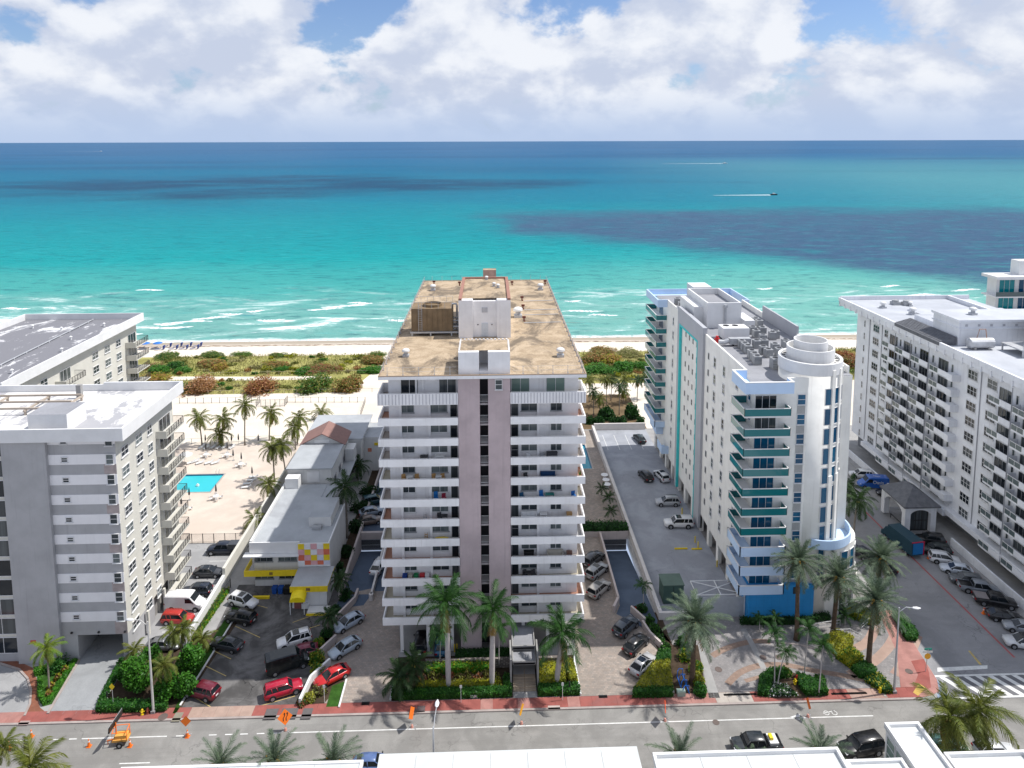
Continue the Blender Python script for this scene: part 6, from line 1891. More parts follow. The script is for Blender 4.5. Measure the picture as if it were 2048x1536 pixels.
# arrow board trailer
tp = U(243, 1484)
ar = thing('arrow_board_trailer', 'orange trailer carrying a tilted black arrow board', 'trailer', (*tp, -0.12), R(5))
put('deck', MB().box(-0.85, 0.85, -0.5, 0.6, 0.55, 0.75).box(-0.6, 0.75, -0.3, 0.5, 0.75, 1.15).mesh('deck', plain((0.70, 0.36, 0.08), 0.7)), ar)
put('guard_frame', MB().tube([(-0.8, -0.45, 0.75), (-0.8, -0.45, 1.7), (0.8, -0.45, 1.7), (0.8, -0.45, 0.75)], 0.05, 5).tube([(-0.8, 0.5, 0.75), (-0.8, 0.5, 1.9), (0.8, 0.5, 1.9), (0.8, 0.5, 0.75)], 0.05, 5).tube([(-0.8, -0.45, 1.7), (-0.8, 0.5, 1.9)], 0.05, 5).tube([(0.8, -0.45, 1.7), (0.8, 0.5, 1.9)], 0.05, 5).mesh('guard_frame', M_orange), ar)
for s in (-1, 1):
    wv = put('wheel', MB().tube([(0, -0.1, 0), (0, 0.1, 0)], 0.36, 16).mesh('tyre', M_tyre), ar, (0.1, s * 0.75, 0.36))
    put('rim', MB().tube([(0, -0.115, 0), (0, 0.115, 0)], 0.17, 12).mesh('rim', M_rim), wv)
put('drawbar', MB().tube([(-0.85, 0, 0.6), (-1.6, 0, 0.45)], 0.06, 5).tube([(-1.5, 0, 0), (-1.5, 0, 0.5)], 0.05, 5).mesh('drawbar', M_orange), ar)
put('mast', MB().tube([(-0.55, 0.1, 0.75), (-0.55, 0.1, 2.6)], 0.07, 6).mesh('mast', M_orange), ar)
bd = put('arrow_board', MB().box(-0.06, 0.06, -1.1, 1.1, -0.65, 0.65).mesh('arrow_board', M_black), ar, (-0.55, 0.1, 2.75), rot=(R(18), R(20), R(-12)))
put('board_edge', MB().box(-0.08, -0.061, -1.14, 1.14, -0.69, 0.69).mesh('board_edge', M_galv), bd)

for p, lb_, w in (((1790, 1300), '', 0),):
    pass
# yellow pole sign, white lamp bollards, street name sign
sg = thing('yellow_road_sign', 'yellow diamond sign on a post by the garage drive', 'road sign', (*U(227, 1416), 0))
put('post', MB().tube([(0, 0, 0), (0, 0, 2.6)], 0.035, 6).mesh('post', M_galv), sg)
put('panel', MB().poly([(-0.35, -0.04, 2.9), (0, -0.04, 2.45), (0.35, -0.04, 2.9), (0, -0.04, 3.35)]).poly([(-0.35, -0.02, 2.9), (0, -0.02, 3.35), (0.35, -0.02, 2.9), (0, -0.02, 2.45)]).mesh('panel', M_yellow), sg)
ss = thing('street_name_sign', 'post with green street name plates and an orange roundel', 'road sign', (*U(1851, 1343), 0))
hz = UY(1856, 1298, U(1851, 1343)[1])[1]
put('post', MB().tube([(0, 0, 0), (0.15, 0, hz)], 0.04, 6).mesh('post', M_galv), ss)
put('roundel', MB().tube([(0.12, -0.06, hz - 1.0), (0.12, -0.03, hz - 1.0)], 0.42, 14).mesh('roundel', plain((0.75, 0.36, 0.02), 0.6)), ss)
put('name_plate', MB().box(-0.55, 0.75, -0.06, -0.04, hz - 0.5, hz - 0.25).mesh('name_plate', plain((0.65, 0.65, 0.6), 0.6)), ss)
put('name_plate', MB().box(-0.35, 0.65, -0.02, 0.02, hz - 0.15, hz + 0.12).mesh('name_plate', plain((0.03, 0.28, 0.2), 0.6)), ss)
for p, lb_ in (((649, 1405), 'slim pale sign post in the triangular lawn'), ((922, 1405), 'slim white sign post at the edge of the flower bed'), ((1125, 1400), 'slim sign post at the hedge right of the entrance')):
    o = thing('sign_post', lb_, 'sign post', (*U(*p), 0))
    put('post', MB().tube([(0, 0, 0), (0, 0, 2.4)], 0.035, 6).mesh('post', M_whiteclean), o)
    put('plate', MB().box(-0.15, 0.15, -0.05, -0.035, 2.0, 2.4).mesh('plate', M_whiteclean), o)
for p, lb_ in (((1139, 1385), 'white post light with dark top in the hedge right of the entrance'), ((215, 1405), 'dark post light with white base by the garage drive')):
    o = thing('post_light', lb_, 'post light', (*U(*p), 0))
    put('post', MB().cyl(0, 0, 0, 0.75, 0.07, 8).mesh('post', M_whiteclean), o)
    put('lantern', MB().cyl(0, 0, 0.75, 1.5, 0.09, 8).mesh('lantern', M_dark), o)
for p, lb_, w, h_, m_ in (((948, 1393), 'small white utility box in the hedge before the condo', 0.45, 0.35, M_whiteclean), ((1362, 1390), 'pale green utility box beside the blue bike rack', 0.5, 0.6, plain((0.35, 0.45, 0.38), 0.7))):
    X, Y = U(*p)
    o = thing('utility_box', lb_, 'utility box', (X, Y, 0))
    put('casing', MB().box(-w, w, -w * 0.6, w * 0.6, 0, h_).mesh('casing', m_), o)
    put('lid', MB().box(-w - 0.03, w + 0.03, -w * 0.6 - 0.03, w * 0.6 + 0.03, h_, h_ + 0.05).mesh('lid', m_), o)
# manholes, drains, utility covers
for p, r_, lb_, z_ in (((1437, 1339), 0.42, 'round drain cover in the forecourt left of the pale strip', 0.016), ((1526, 1315), 0.4, 'round drain cover in the forecourt, left of two', 0.016), ((1557, 1315), 0.4, 'round drain cover in the forecourt, right of two', 0.016), ((1818, 1343), 0.42, 'round manhole cover at the street corner', 0.02), ((326, 1434), 0.5, 'dark manhole cover in the sidewalk at the middle lot', 0.018), ((826, 1423), 0.45, 'dark manhole cover in the sidewalk by the condo drive', 0.018), ((1432, 1443), 0.35, 'manhole cover on the lane line', -0.106)):
    X, Y = U(*p)
    o = solo('manhole_cover', MB().cyl(X, Y, z_ - 0.01, z_ + 0.004, r_, 20).ring(X, Y, z_, z_ + 0.012, r_ + 0.06, 0.06, 20), plain((0.13, 0.10, 0.09), 0.8), lb_, 'manhole cover')
for p, w, d_, lb_, z_, m_ in (((1206, 1393), 0.55, 0.32, 'dark drain grate in the right paver drive', 0.012, M_dark), ((731, 1407), 0.5, 0.35, 'dark drain grate in the left paver drive', 0.012, M_dark), ((1480, 1389), 2.1, 0.2, 'long trench drain at the forecourt entrance', 0.012, M_dark), ((1698, 1387), 2.3, 0.22, 'long trench drain at the forecourt exit', 0.012, M_dark),
                              ((542, 1428), 0.75, 1.0, 'left dark tree pit cover in the sidewalk', 0.02, plain((0.12, 0.11, 0.11), 0.9)), ((578, 1427), 1.0, 1.0, 'middle dark tree pit cover in the sidewalk', 0.02, plain((0.12, 0.11, 0.11), 0.9)), ((614, 1427), 0.6, 1.0, 'right dark tree pit cover in the sidewalk', 0.02, plain((0.12, 0.11, 0.11), 0.9)), ((842, 1418), 0.5, 0.6, 'dark square cover in the sidewalk by the flower bed', 0.02, plain((0.12, 0.09, 0.09), 0.9)),
                              ((355, 1434), 0.5, 0.85, 'greenish utility cover in the sidewalk at the middle lot', 0.02, plain((0.24, 0.22, 0.17), 0.9)), ((1108, 1415), 0.75, 0.35, 'pale utility cover in the sidewalk right of the entrance', 0.02, plain((0.45, 0.38, 0.35), 0.9)), ((48, 1446), 0.6, 0.4, 'grey utility cover in the sidewalk by the brick walk', 0.02, plain((0.35, 0.27, 0.25), 0.9))):
    X, Y = U(*p)
    o = solo('ground_cover', MB().box(X - w, X + w, Y - d_ * 0.8, Y + d_ * 0.8, z_ - 0.03, z_), m_, lb_, 'drain cover')
# deck details
for a, b_, lb_ in ((U(1349, 1098.5), U(1375, 1098.5), 'left yellow wheel stop on the parking deck'), (U(1383, 1099), U(1404, 1099), 'right yellow wheel stop on the parking deck')):
    solo('wheel_stop', MB().box(a[0], b_[0], a[1] - 0.12, a[1] + 0.12, 0.01, 0.2), M_yellow, lb_, 'wheel stop')
for p, lb_ in (((1390, 1085), 'yellow bollard by the tower wall, far one'), ((1396, 1096), 'yellow bollard by the tower wall, near one'), ((1434, 1134), 'yellow bollard at the tower garage opening'), ((1364, 1028), 'yellow bollard behind the silver car on the deck')):
    X, Y = U(*p)
    solo('bollard', MB().cyl(X, Y, 0, 1.1, 0.1, 8).dome(X, Y, 1.1, 0.1, 0.1, 8), M_yellow, lb_, 'bollard')
for px, py, lb_ in ((909, 1304, 'left'), (914, 1303, 'right')):
    X, Y = U(px, py)
    solo('bollard', MB().cyl(X, Y, 0, 1.1, 0.08, 8).dome(X, Y, 1.1, 0.08, 0.08, 8), M_yellow, lb_ + ' yellow bollard under the condo behind the royal palm', 'bollard')
for k in range(4):
    struct('stall_line', sheet(rect(26.5 + k * 2.7, 26.6 + k * 2.7, 152, 160), 0.016), M_line)
# bins, statue, bike rack, wheel-stop kerbs in the middle lot
for i, (p, lb_) in enumerate((((550, 1186), 'left blue waste bin beside the low building'), ((562, 1186), 'right blue waste bin beside the low building'))):
    o = thing('waste_bin', lb_, 'bin', (*U(*p), 0.004), 0, 'blue waste bins')
    put('body', MB().loft([[(-0.3, -0.35, 0.05), (0.3, -0.35, 0.05), (0.3, 0.35, 0.05), (-0.3, 0.35, 0.05)], [(-0.38, -0.42, 1.0), (0.38, -0.42, 1.0), (0.38, 0.42, 1.0), (-0.38, 0.42, 1.0)]]).mesh('body', plain((0.01, 0.07, 0.30), 0.6)), o)
    put('lid', MB().box(-0.4, 0.4, -0.46, 0.44, 1.0, 1.08).mesh('lid', plain((0.01, 0.06, 0.26), 0.6)), o)
dm = thing('dumpster', 'black dumpster under the entrance canopy edge of the low building', 'dumpster', (*U(578, 1186), 0.004))
put('body', MB().box(-0.7, 0.7, -0.5, 0.5, 0.1, 1.0).mesh('body', M_black), dm)
put('lid', MB().box(-0.72, 0.72, -0.52, 0.52, 1.0, 1.08).mesh('lid', M_dark), dm)
solo('kerb_planter', MB().box(-38.2, -34.4, 101.9, 102.3, 0, 0.35), M_yellow, 'yellow kerb in front of the low building', 'kerb')
stt = thing('lion_statue', 'seated white lion statue on a plinth by the yellow awning', 'statue', (*U(612, 1214), 0.004))
put('plinth', MB().box(-0.55, 0.55, -0.45, 0.45, 0, 0.8).mesh('plinth', M_whiteclean), stt)
bdy = MB().loft([[(x_ + 0.0, w * math.cos(2 * math.pi * k / 10), z + hh * math.sin(2 * math.pi * k / 10)) for k in range(10)] for x_, w, hh, z in ((0.45, 0.1, 0.1, 1.0), (0.3, 0.3, 0.22, 1.05), (0.0, 0.3, 0.3, 1.3), (-0.2, 0.27, 0.3, 1.65), (-0.3, 0.2, 0.2, 1.95))])
bdy.loft([[(x_, w * math.cos(2 * math.pi * k / 10), z + w * math.sin(2 * math.pi * k / 10)) for k in range(10)] for x_, w, z in ((-0.02, 0.12, 2.1), (-0.2, 0.3, 2.1), (-0.4, 0.26, 2.1), (-0.55, 0.14, 2.02), (-0.68, 0.1, 2.0))])
for s in (-0.15, 0.15):
    bdy.tube([(-0.3, s, 1.6), (-0.38, s, 0.85), (-0.52, s, 0.83)], [0.12, 0.08, 0.08], 7)
    bdy.tube([(0.2, s * 1.6, 1.1), (-0.1, s * 1.8, 0.9), (-0.3, s * 1.8, 0.84)], [0.18, 0.12, 0.08], 7)
put('lion', bdy.mesh('lion', M_whiteclean, True), stt)
br_ = thing('bike_rack', 'bright blue looped pipe rack beside the date palm bed', 'rack', (*U(1366, 1370), 0.01))
M_rackblue = plain((0.01, 0.16, 0.62), 0.5)
for k in range(4):
    put('loop', MB().tube([(-0.4, -1.6 + k * 0.95, 0), (-0.4, -1.6 + k * 0.95, 0.9), (-0.1, -1.3 + k * 0.95, 1.05), (0.4, -1.2 + k * 0.95, 0.9), (0.4, -1.2 + k * 0.95, 0)], 0.05, 6).mesh('loop', M_rackblue), br_)
put('rail', MB().tube([(-0.4, -1.7, 0.06), (-0.4, 1.5, 0.06)], 0.05, 6).tube([(0.4, -1.5, 0.06), (0.4, 1.8, 0.06)], 0.05, 6).mesh('rail', M_rackblue), br_)
# white handrails on the forecourt
for pts, lb_ in (([(1606, 1268), (1636, 1258), (1680, 1252)], 'white handrail left of the date palm on the forecourt'), ([(1662, 1272), (1700, 1270), (1722, 1282)], 'low white handrail behind the left yellow hedge'), ([(1722, 1262), (1738, 1248), (1752, 1262), (1770, 1270)], 'white handrail on the steps beside the tallest date palm')):
    P_ = [U(*q) for q in pts]
    o = thing('handrail', lb_, 'handrail', (*P_[0], 0))
    for h_ in (0.5, 0.95):
        part(o, 'rail', MB().tube([(*q, h_) for q in P_], 0.035, 6), M_whiteclean)
    for q in P_:
        part(o, 'post', MB().tube([(*q, 0), (*q, 0.95)], 0.035, 6), M_whiteclean)
# boats with wakes
M_foam = surf('wake_foam', (0.8, 0.82, 0.82), 0.8, 0.1, 0.2)
for (p, L_, wk, lb_) in (((1450, 327), 16, 190, 'white motor boat trailing a long wake near the horizon'), ((1548, 390), 9, 75, 'small dark speed boat trailing a wake off the beach'), ((202, 303), 26, 330, 'tiny white boat at the far left horizon')):
    X, Y = U(*p, -0.3)
    o = thing('motor_boat', lb_, 'boat', (X, Y, -0.3))
    put('hull', MB().loft([[(x_, -w, 1.4), (x_, w, 1.4), (x_, w * 0.6, -0.2), (x_, -w * 0.6, -0.2)] for x_, w in ((-L_ / 2, L_ * 0.15), (0, L_ * 0.16), (L_ * 0.3, L_ * 0.12), (L_ / 2, 0.1))]).mesh('hull', M_whiteclean if L_ > 10 else M_dark), o)
    put('cabin', MB().loft([[(x_, -w, 1.4), (x_, w, 1.4), (x_, w * 0.8, z), (x_, -w * 0.8, z)] for x_, w, z in ((-L_ * 0.2, L_ * 0.1, L_ * 0.16 + 1.2), (L_ * 0.05, L_ * 0.1, L_ * 0.16 + 1.2), (L_ * 0.2, L_ * 0.08, 1.6))]).mesh('cabin', M_whiteclean), o)
    mbw = MB()
    seg = 40
    for k in range(seg):
        u0, u1 = k / seg, (k + 1) / seg
        w0 = L_ * (0.28 + 0.25 * math.sin(k * 2.1) ** 2) * (1 - u0 * 0.75); w1 = L_ * (0.28 + 0.25 * math.sin((k + 1) * 2.1) ** 2) * (1 - u1 * 0.75)
        mbw.poly([(-L_ / 2 - wk * u0, -w0, 0.05), (-L_ / 2 - wk * u0, w0, 0.05), (-L_ / 2 - wk * u1, w1, 0.05), (-L_ / 2 - wk * u1, -w1, 0.05)][::-1])
    put('wake', mbw.mesh('wake', M_foam), o)

# ================================================================== furniture on the condo balconies
def bal_floor(py):          # nearest balcony level for a pixel row on the balcony floor
    z = UY(1000, py, 89.8)[1]
    k = round((z - Z0 - 0.3) / FZ)
    return Z0 + FZ * k + 0.2


zb = lambda a, b_: (740 + a * 0.22461, 840 + b_ * 0.22461)
M_tanw = plain((0.42, 0.25, 0.10), 0.7)
M_sofa = plain((0.45, 0.42, 0.36), 0.8)
items = [('table', 620, 300, M_whiteclean, 1.3, 'white table on the eighth balcony up, left side'), ('cabinet', 480, 308, M_dkgrey, 1.1, 'low dark bench on the eighth balcony up, left side'),
         ('chair', 300, 480, M_tanw, 1.0, 'left tan chair on the left balcony with the two tan sets'), ('table', 355, 480, M_whiteclean, 0.9, 'left white table between the tan chairs'), ('chair', 420, 480, M_tanw, 1.0, 'second tan chair on the left balcony with the tan sets'),
         ('chair', 570, 480, M_tanw, 1.0, 'third tan chair on the left balcony with the tan sets'), ('table', 610, 480, M_whiteclean, 0.8, 'right white table between the tan chairs'), ('chair', 650, 480, M_tanw, 1.0, 'fourth tan chair on the left balcony with the tan sets'),
         ('chair', 590, 650, plain((0.01, 0.14, 0.40), 0.5), 1.3, 'blue chair on the left balcony'), ('chair', 660, 660, plain((0.30, 0.03, 0.06), 0.6), 1.0, 'dark red chair beside the blue chair'),
         ('ladder', 490, 850, M_galv, 1.0, 'grey step ladder leaning on the left balcony'), ('chair', 620, 850, M_dkgrey, 1.1, 'dark chair on the left balcony with the step ladder'), ('table', 660, 850, M_dkgrey, 0.9, 'dark round table on the left balcony with the step ladder'),
         ('ladder', 500, 1020, M_tanw, 0.9, 'brown step ladder on the left balcony with the yellow float'), ('kayak', 640, 1035, plain((0.85, 0.6, 0.01), 0.5), 1.0, 'yellow paddle board lying on the left balcony'),
         ('cabinet', 310, 1385, plain((0.01, 0.05, 0.25), 0.6), 0.7, 'blue box on the cluttered left balcony'), ('cabinet', 360, 1385, M_sofa, 0.6, 'beige box on the cluttered left balcony'), ('cabinet', 410, 1390, plain((0.02, 0.22, 0.08), 0.6), 0.6, 'green box on the cluttered left balcony'), ('cabinet', 465, 1385, plain((0.5, 0.03, 0.04), 0.6), 0.7, 'red box on the cluttered left balcony'), ('cabinet', 510, 1385, M_whiteclean, 0.6, 'white box on the cluttered left balcony'),
         ('cabinet', 1620, 300, M_dkgrey, 1.6, 'dark grey covered grill on the right balcony'), ('chair', 1540, 305, M_galv, 0.9, 'pale chair beside the covered grill'), ('chair', 1415, 310, M_whiteclean, 0.8, 'white chair on the right balcony with the grill'),
         ('sofa', 1585, 490, plain((0.01, 0.05, 0.14), 0.6), 2.0, 'dark blue sofa on the right balcony'), ('chair', 1390, 495, M_dkgrey, 0.9, 'dark chair left of the blue sofa'), ('plant', 1870, 490, L_green, 1.0, 'green agave in the corner of the right balcony'),
         ('chair', 1355, 670, plain((0.02, 0.10, 0.20), 0.5), 0.9, 'left blue chair on the right balcony with the green table'), ('chair', 1530, 665, plain((0.02, 0.16, 0.45), 0.5), 1.2, 'middle blue chair beside the green table'), ('table', 1600, 660, plain((0.02, 0.20, 0.18), 0.5), 1.2, 'green table on the right balcony'), ('chair', 1815, 675, plain((0.02, 0.13, 0.38), 0.5), 1.0, 'right blue chair on the right balcony with the green table'),
         ('sofa', 1415, 845, M_whiteclean, 2.2, 'white cushioned sofa on the right balcony'), ('table', 1545, 845, M_whiteclean, 1.0, 'white table beside the white sofa'), ('cabinet', 1775, 830, M_tanw, 0.8, 'tall brown cabinet at the end of the right balcony'),
         ('sofa', 1650, 1190, M_sofa, 2.2, 'beige sofa on the right balcony'), ('cabinet', 1415, 1190, M_black, 1.5, 'black armchair on the right balcony with the beige sofa'), ('cabinet', 1775, 1190, plain((0.16, 0.08, 0.06), 0.7), 0.8, 'brown side cabinet right of the beige sofa'),
         ('table', 1420, 1365, M_dkgrey, 1.3, 'dark round table with chairs on the right balcony'), ('chair', 1380, 1368, M_dkgrey, 1.0, 'left dark chair at the dark round table'), ('chair', 1460, 1368, M_dkgrey, 1.0, 'right dark chair at the dark round table')]
for kind, a, b_, m_, s, lb_ in items:
    px, py = zb(a, b_)
    zf = bal_floor(py)
    X = UY(px, py, 90.0)[0]
    Y = 90.05
    if kind == 'chair':
        o = thing('balcony_chair', lb_, 'chair', (X, Y, zf), R(20))
        put('seat', MB().box(-0.28, 0.28, -0.28, 0.28, 0.4, 0.47).mesh('seat', m_), o)
        put('backrest', MB().box(-0.28, 0.28, 0.23, 0.29, 0.47, 0.95 * s).mesh('backrest', m_), o)
        for u in (-0.24, 0.24):
            for v in (-0.24, 0.24):
                put('leg', MB().box(u - 0.03, u + 0.03, v - 0.03, v + 0.03, 0, 0.4).mesh('leg', m_), o)
    elif kind == 'table':
        o = thing('balcony_table', lb_, 'table', (X, Y, zf))
        put('table_top', MB().box(-0.5 * s, 0.5 * s, -0.35, 0.35, 0.68, 0.74).mesh('table_top', m_), o)
        for u in (-0.42 * s, 0.42 * s):
            put('leg', MB().box(u - 0.04, u + 0.04, -0.3, 0.3, 0, 0.68).mesh('leg', m_), o)
    elif kind == 'sofa':
        o = thing('balcony_sofa', lb_, 'sofa', (X, Y, zf))
        w = s / 2
        put('seat', MB().box(-w, w, -0.35, 0.35, 0.12, 0.45).mesh('seat', m_), o)
        put('backrest', MB().box(-w, w, 0.2, 0.42, 0.45, 0.95).mesh('backrest', m_), o)
        for u in (-w, w - 0.15):
            put('armrest', MB().box(u, u + 0.15, -0.35, 0.2, 0.45, 0.65).mesh('armrest', m_), o)
        for k in range(3):
            put('cushion', MB().box(-w + 0.2 + k * (s - 0.4) / 3, -w + 0.15 + (k + 1) * (s - 0.4) / 3, 0.08, 0.2, 0.46, 0.85).mesh('cushion', m_), o)
    elif kind == 'cabinet':
        o = thing('balcony_cabinet', lb_, 'cabinet', (X, Y, zf))
        hh = 0.75 if s < 1.4 else 0.95
        put('body', MB().box(-0.45 * s, 0.45 * s, -0.3, 0.3, 0.04, hh).mesh('body', m_), o)
        put('top', MB().box(-0.47 * s, 0.47 * s, -0.32, 0.32, hh, hh + 0.05).mesh('top', m_), o)
    elif kind == 'ladder':
        o = thing('step_ladder', lb_, 'ladder', (X, Y, zf))
        mb = MB()
        for u in (-0.22, 0.22):
            mb.tube([(u, -0.3, 0), (u * 0.7, 0, 1.2)], 0.025, 5).tube([(u, 0.3, 0), (u * 0.7, 0, 1.2)], 0.025, 5)
        put('frame', mb.mesh('frame', m_), o)
        for k in range(3):
            put('step', MB().box(-0.2, 0.2, -0.3 + k * 0.08, -0.15 + k * 0.08, 0.3 + k * 0.3, 0.34 + k * 0.3).mesh('step', m_), o)
    elif kind == 'kayak':
        o = thing('paddle_board', lb_, 'board', (X, Y, zf + 0.25))
        put('board', MB().loft([[(x_, w * math.cos(2 * math.pi * k / 8), 0.08 * math.sin(2 * math.pi * k / 8) + 0.1) for k in range(8)] for x_, w in ((-0.9, 0.03), (-0.5, 0.3), (0.3, 0.33), (0.9, 0.05))]).mesh('board', m_), o)
        put('trestle', MB().box(-0.4, -0.35, -0.3, 0.3, -0.25, 0.05).box(0.3, 0.35, -0.3, 0.3, -0.25, 0.05).mesh('trestle', M_tanw), o)
    else:
        o = thing('potted_plant', lb_, 'plant', (X, Y, zf))
        put('pot', MB().cyl(0, 0, 0, 0.4, 0.2, 10, 0.26).mesh('pot', M_tanw), o)
        mb = MB()
        for k in range(12):
            a_ = k * 2.4
            mb.poly([(0.05 * math.cos(a_ + 1.5), 0.05 * math.sin(a_ + 1.5), 0.4), (0.05 * math.cos(a_ - 1.5), 0.05 * math.sin(a_ - 1.5), 0.4), (0.35 * math.cos(a_), 0.35 * math.sin(a_), 1.0 + 0.2 * (k % 3))])
        put('leaves', mb.mesh('leaves', m_), o)

# ================================================================== vehicles
def paint(c, rough=0.28):
    k = ('car', c)
    if k not in MATS:
        t = NT('car_paint_%d' % len(MATS))
        t.set(Base_Color=c, Roughness=rough, Metallic=0.05)
        t.b.inputs['Specular IOR Level'].default_value = 0.5
        t.b.inputs['Coat Weight'].default_value = 0.35
        t.b.inputs['Coat Roughness'].default_value = 0.08
        d = t.noise(t.P(), 2.5, 4)
        t.l.new(t.mix(t.ramp(d, 0.45, 0.8, 0, 0.10), c, (0.25, 0.24, 0.22)), t.b.inputs['Base Color'])
        MATS[k] = t.m
    return MATS[k]


M_lamp = plain((0.65, 0.66, 0.68), 0.15)
M_tail = plain((0.30, 0.01, 0.012), 0.25)
M_plastic = plain((0.03, 0.03, 0.032), 0.6)
KIND = {
    'sedan': dict(st=[(-2.36, .66, .40, .80), (-2.26, .82, .28, .93), (-1.75, .90, .22, .985), (-0.9, .92, .2, .97), (0.3, .92, .2, .95), (1.15, .915, .2, .92), (1.75, .89, .22, .84), (2.15, .82, .26, .74), (2.36, .62, .34, .60)],
                  gh=(-2.0, -1.22, 0.22, 1.12, .93, 1.44, .80, .60), wx=(-1.42, 1.42), r=.33),
    'suv': dict(st=[(-2.32, .74, .42, 1.0), (-2.26, .86, .3, 1.06), (-1.7, .93, .25, 1.09), (0, .94, .24, 1.07), (1.1, .93, .24, 1.03), (1.75, .90, .26, .97), (2.15, .84, .3, .88), (2.33, .68, .38, .72)],
                gh=(-2.22, -1.9, 0.28, 1.08, 1.04, 1.66, .83, .66), wx=(-1.38, 1.42), r=.37),
    'bigsuv': dict(st=[(-2.62, .8, .48, 1.12), (-2.56, .92, .35, 1.18), (-1.9, .99, .3, 1.2), (0, 1.0, .28, 1.18), (1.2, .99, .28, 1.16), (2.0, .97, .3, 1.12), (2.45, .92, .36, 1.02), (2.6, .78, .42, .85)],
                   gh=(-2.55, -2.3, 0.55, 1.25, 1.15, 1.85, .88, .74), wx=(-1.55, 1.6), r=.42),
    'pickup': dict(st=[(-2.85, .86, .5, 1.08), (-2.8, .93, .4, 1.12), (-1.9, .97, .33, 1.13), (0, .97, .32, 1.13), (1.4, .96, .32, 1.12), (2.2, .95, .34, 1.08), (2.7, .9, .4, .98), (2.85, .76, .46, .8)],
                   gh=(-0.95, -0.75, 0.95, 1.6, 1.1, 1.8, .86, .70), wx=(-1.75, 1.85), r=.42),
    'van': dict(st=[(-2.85, .9, .5, 2.3), (-2.78, .97, .38, 2.42), (-2.2, 1.0, .32, 2.46), (0.6, 1.0, .3, 2.46), (1.05, 1.0, .3, 2.38), (1.75, .99, .3, 1.55), (2.05, .97, .32, 1.28), (2.55, .9, .36, 1.08), (2.8, .72, .42, .8)],
                gh=None, wx=(-1.75, 1.85), r=.37),
}
CARM = {}


def car_meshes(kind):
    if kind in CARM:
        return CARM[kind]
    K = KIND[kind]
    out = {}
    r = K['r']
    out['tyre'] = MB().tube([(0, -0.11, 0), (0, 0.11, 0)], r, 16).mesh('tyre', M_tyre)
    out['rim'] = MB().tube([(0, -0.12, 0), (0, 0.12, 0)], r * 0.62, 10).mesh('rim', M_rim)
    out['arch'] = MB().tube([(0, -0.02, 0), (0, 0.02, 0)], r + 0.07, 16).mesh('wheel_arch', M_plastic)
    f, b = K['st'][-2], K['st'][1]
    zl = (f[2] + f[3]) / 2 + 0.12
    out['head'] = MB().box(-0.14, 0.06, -0.17, 0.17, -0.06, 0.07).mesh('headlight', M_lamp)
    out['tail'] = MB().box(-0.05, 0.1, -0.15, 0.15, -0.1, 0.1).mesh('taillight', M_tail)
    out['mirror'] = MB().box(-0.07, 0.07, -0.1, 0.1, -0.06, 0.07).mesh('mirror', M_plastic)
    if K['gh']:
        x0, x1, x2, x3, z0, z1, h0, h1 = K['gh']
        i = 0.025
        P0, P1, P2, P3 = [(x0, z0, h0), (x1, z1 - .03, h1), (x2, z1 - .03, h1), (x3, z0, h0)]
        out['windscreen'] = MB().poly([(x3, -h0 + .05, z0), (x3, h0 - .05, z0), (x2, h1 - .03, z1 - .03), (x2, -h1 + .03, z1 - .03)]).mesh('windscreen', M_carglass)
        out['rear_window'] = MB().poly([(x0, h0 - .05, z0), (x0, -h0 + .05, z0), (x1, -h1 + .03, z1 - .03), (x1, h1 - .03, z1 - .03)]).mesh('rear_window', M_carglass)
        for s, n in ((-1, 'side_r'), (1, 'side_l')):
            p = [(x0 + .12, s * h0, z0 + .02), (x3 - .12, s * h0, z0 + .02), (x2 - .02, s * h1, z1 - .05), (x1 + .05, s * h1, z1 - .05)]
            out[n] = MB().poly(p if s < 0 else p[::-1]).mesh('side_window', M_carglass)
    else:
        out['windscreen'] = MB().poly([(1.73, -.82, 1.62), (1.73, .82, 1.62), (1.13, .86, 2.33), (1.13, -.86, 2.33)]).mesh('windscreen', M_carglass)
        for s, n in ((-1, 'side_r'), (1, 'side_l')):
            p = [(.35, s * 1.012, 1.45), (1.62, s * 1.008, 1.45), (1.05, s * 1.006, 2.15), (.35, s * 1.008, 2.15)]
            out[n] = MB().poly(p if s < 0 else p[::-1]).mesh('side_window', M_carglass)
        out['rear_window'] = MB().poly([(-2.87, .75, 1.5), (-2.87, -.75, 1.5), (-2.87, -.75, 2.1), (-2.87, .75, 2.1)]).mesh('rear_window', M_carglass)
    CARM[kind] = out
    return out


BODY = {}


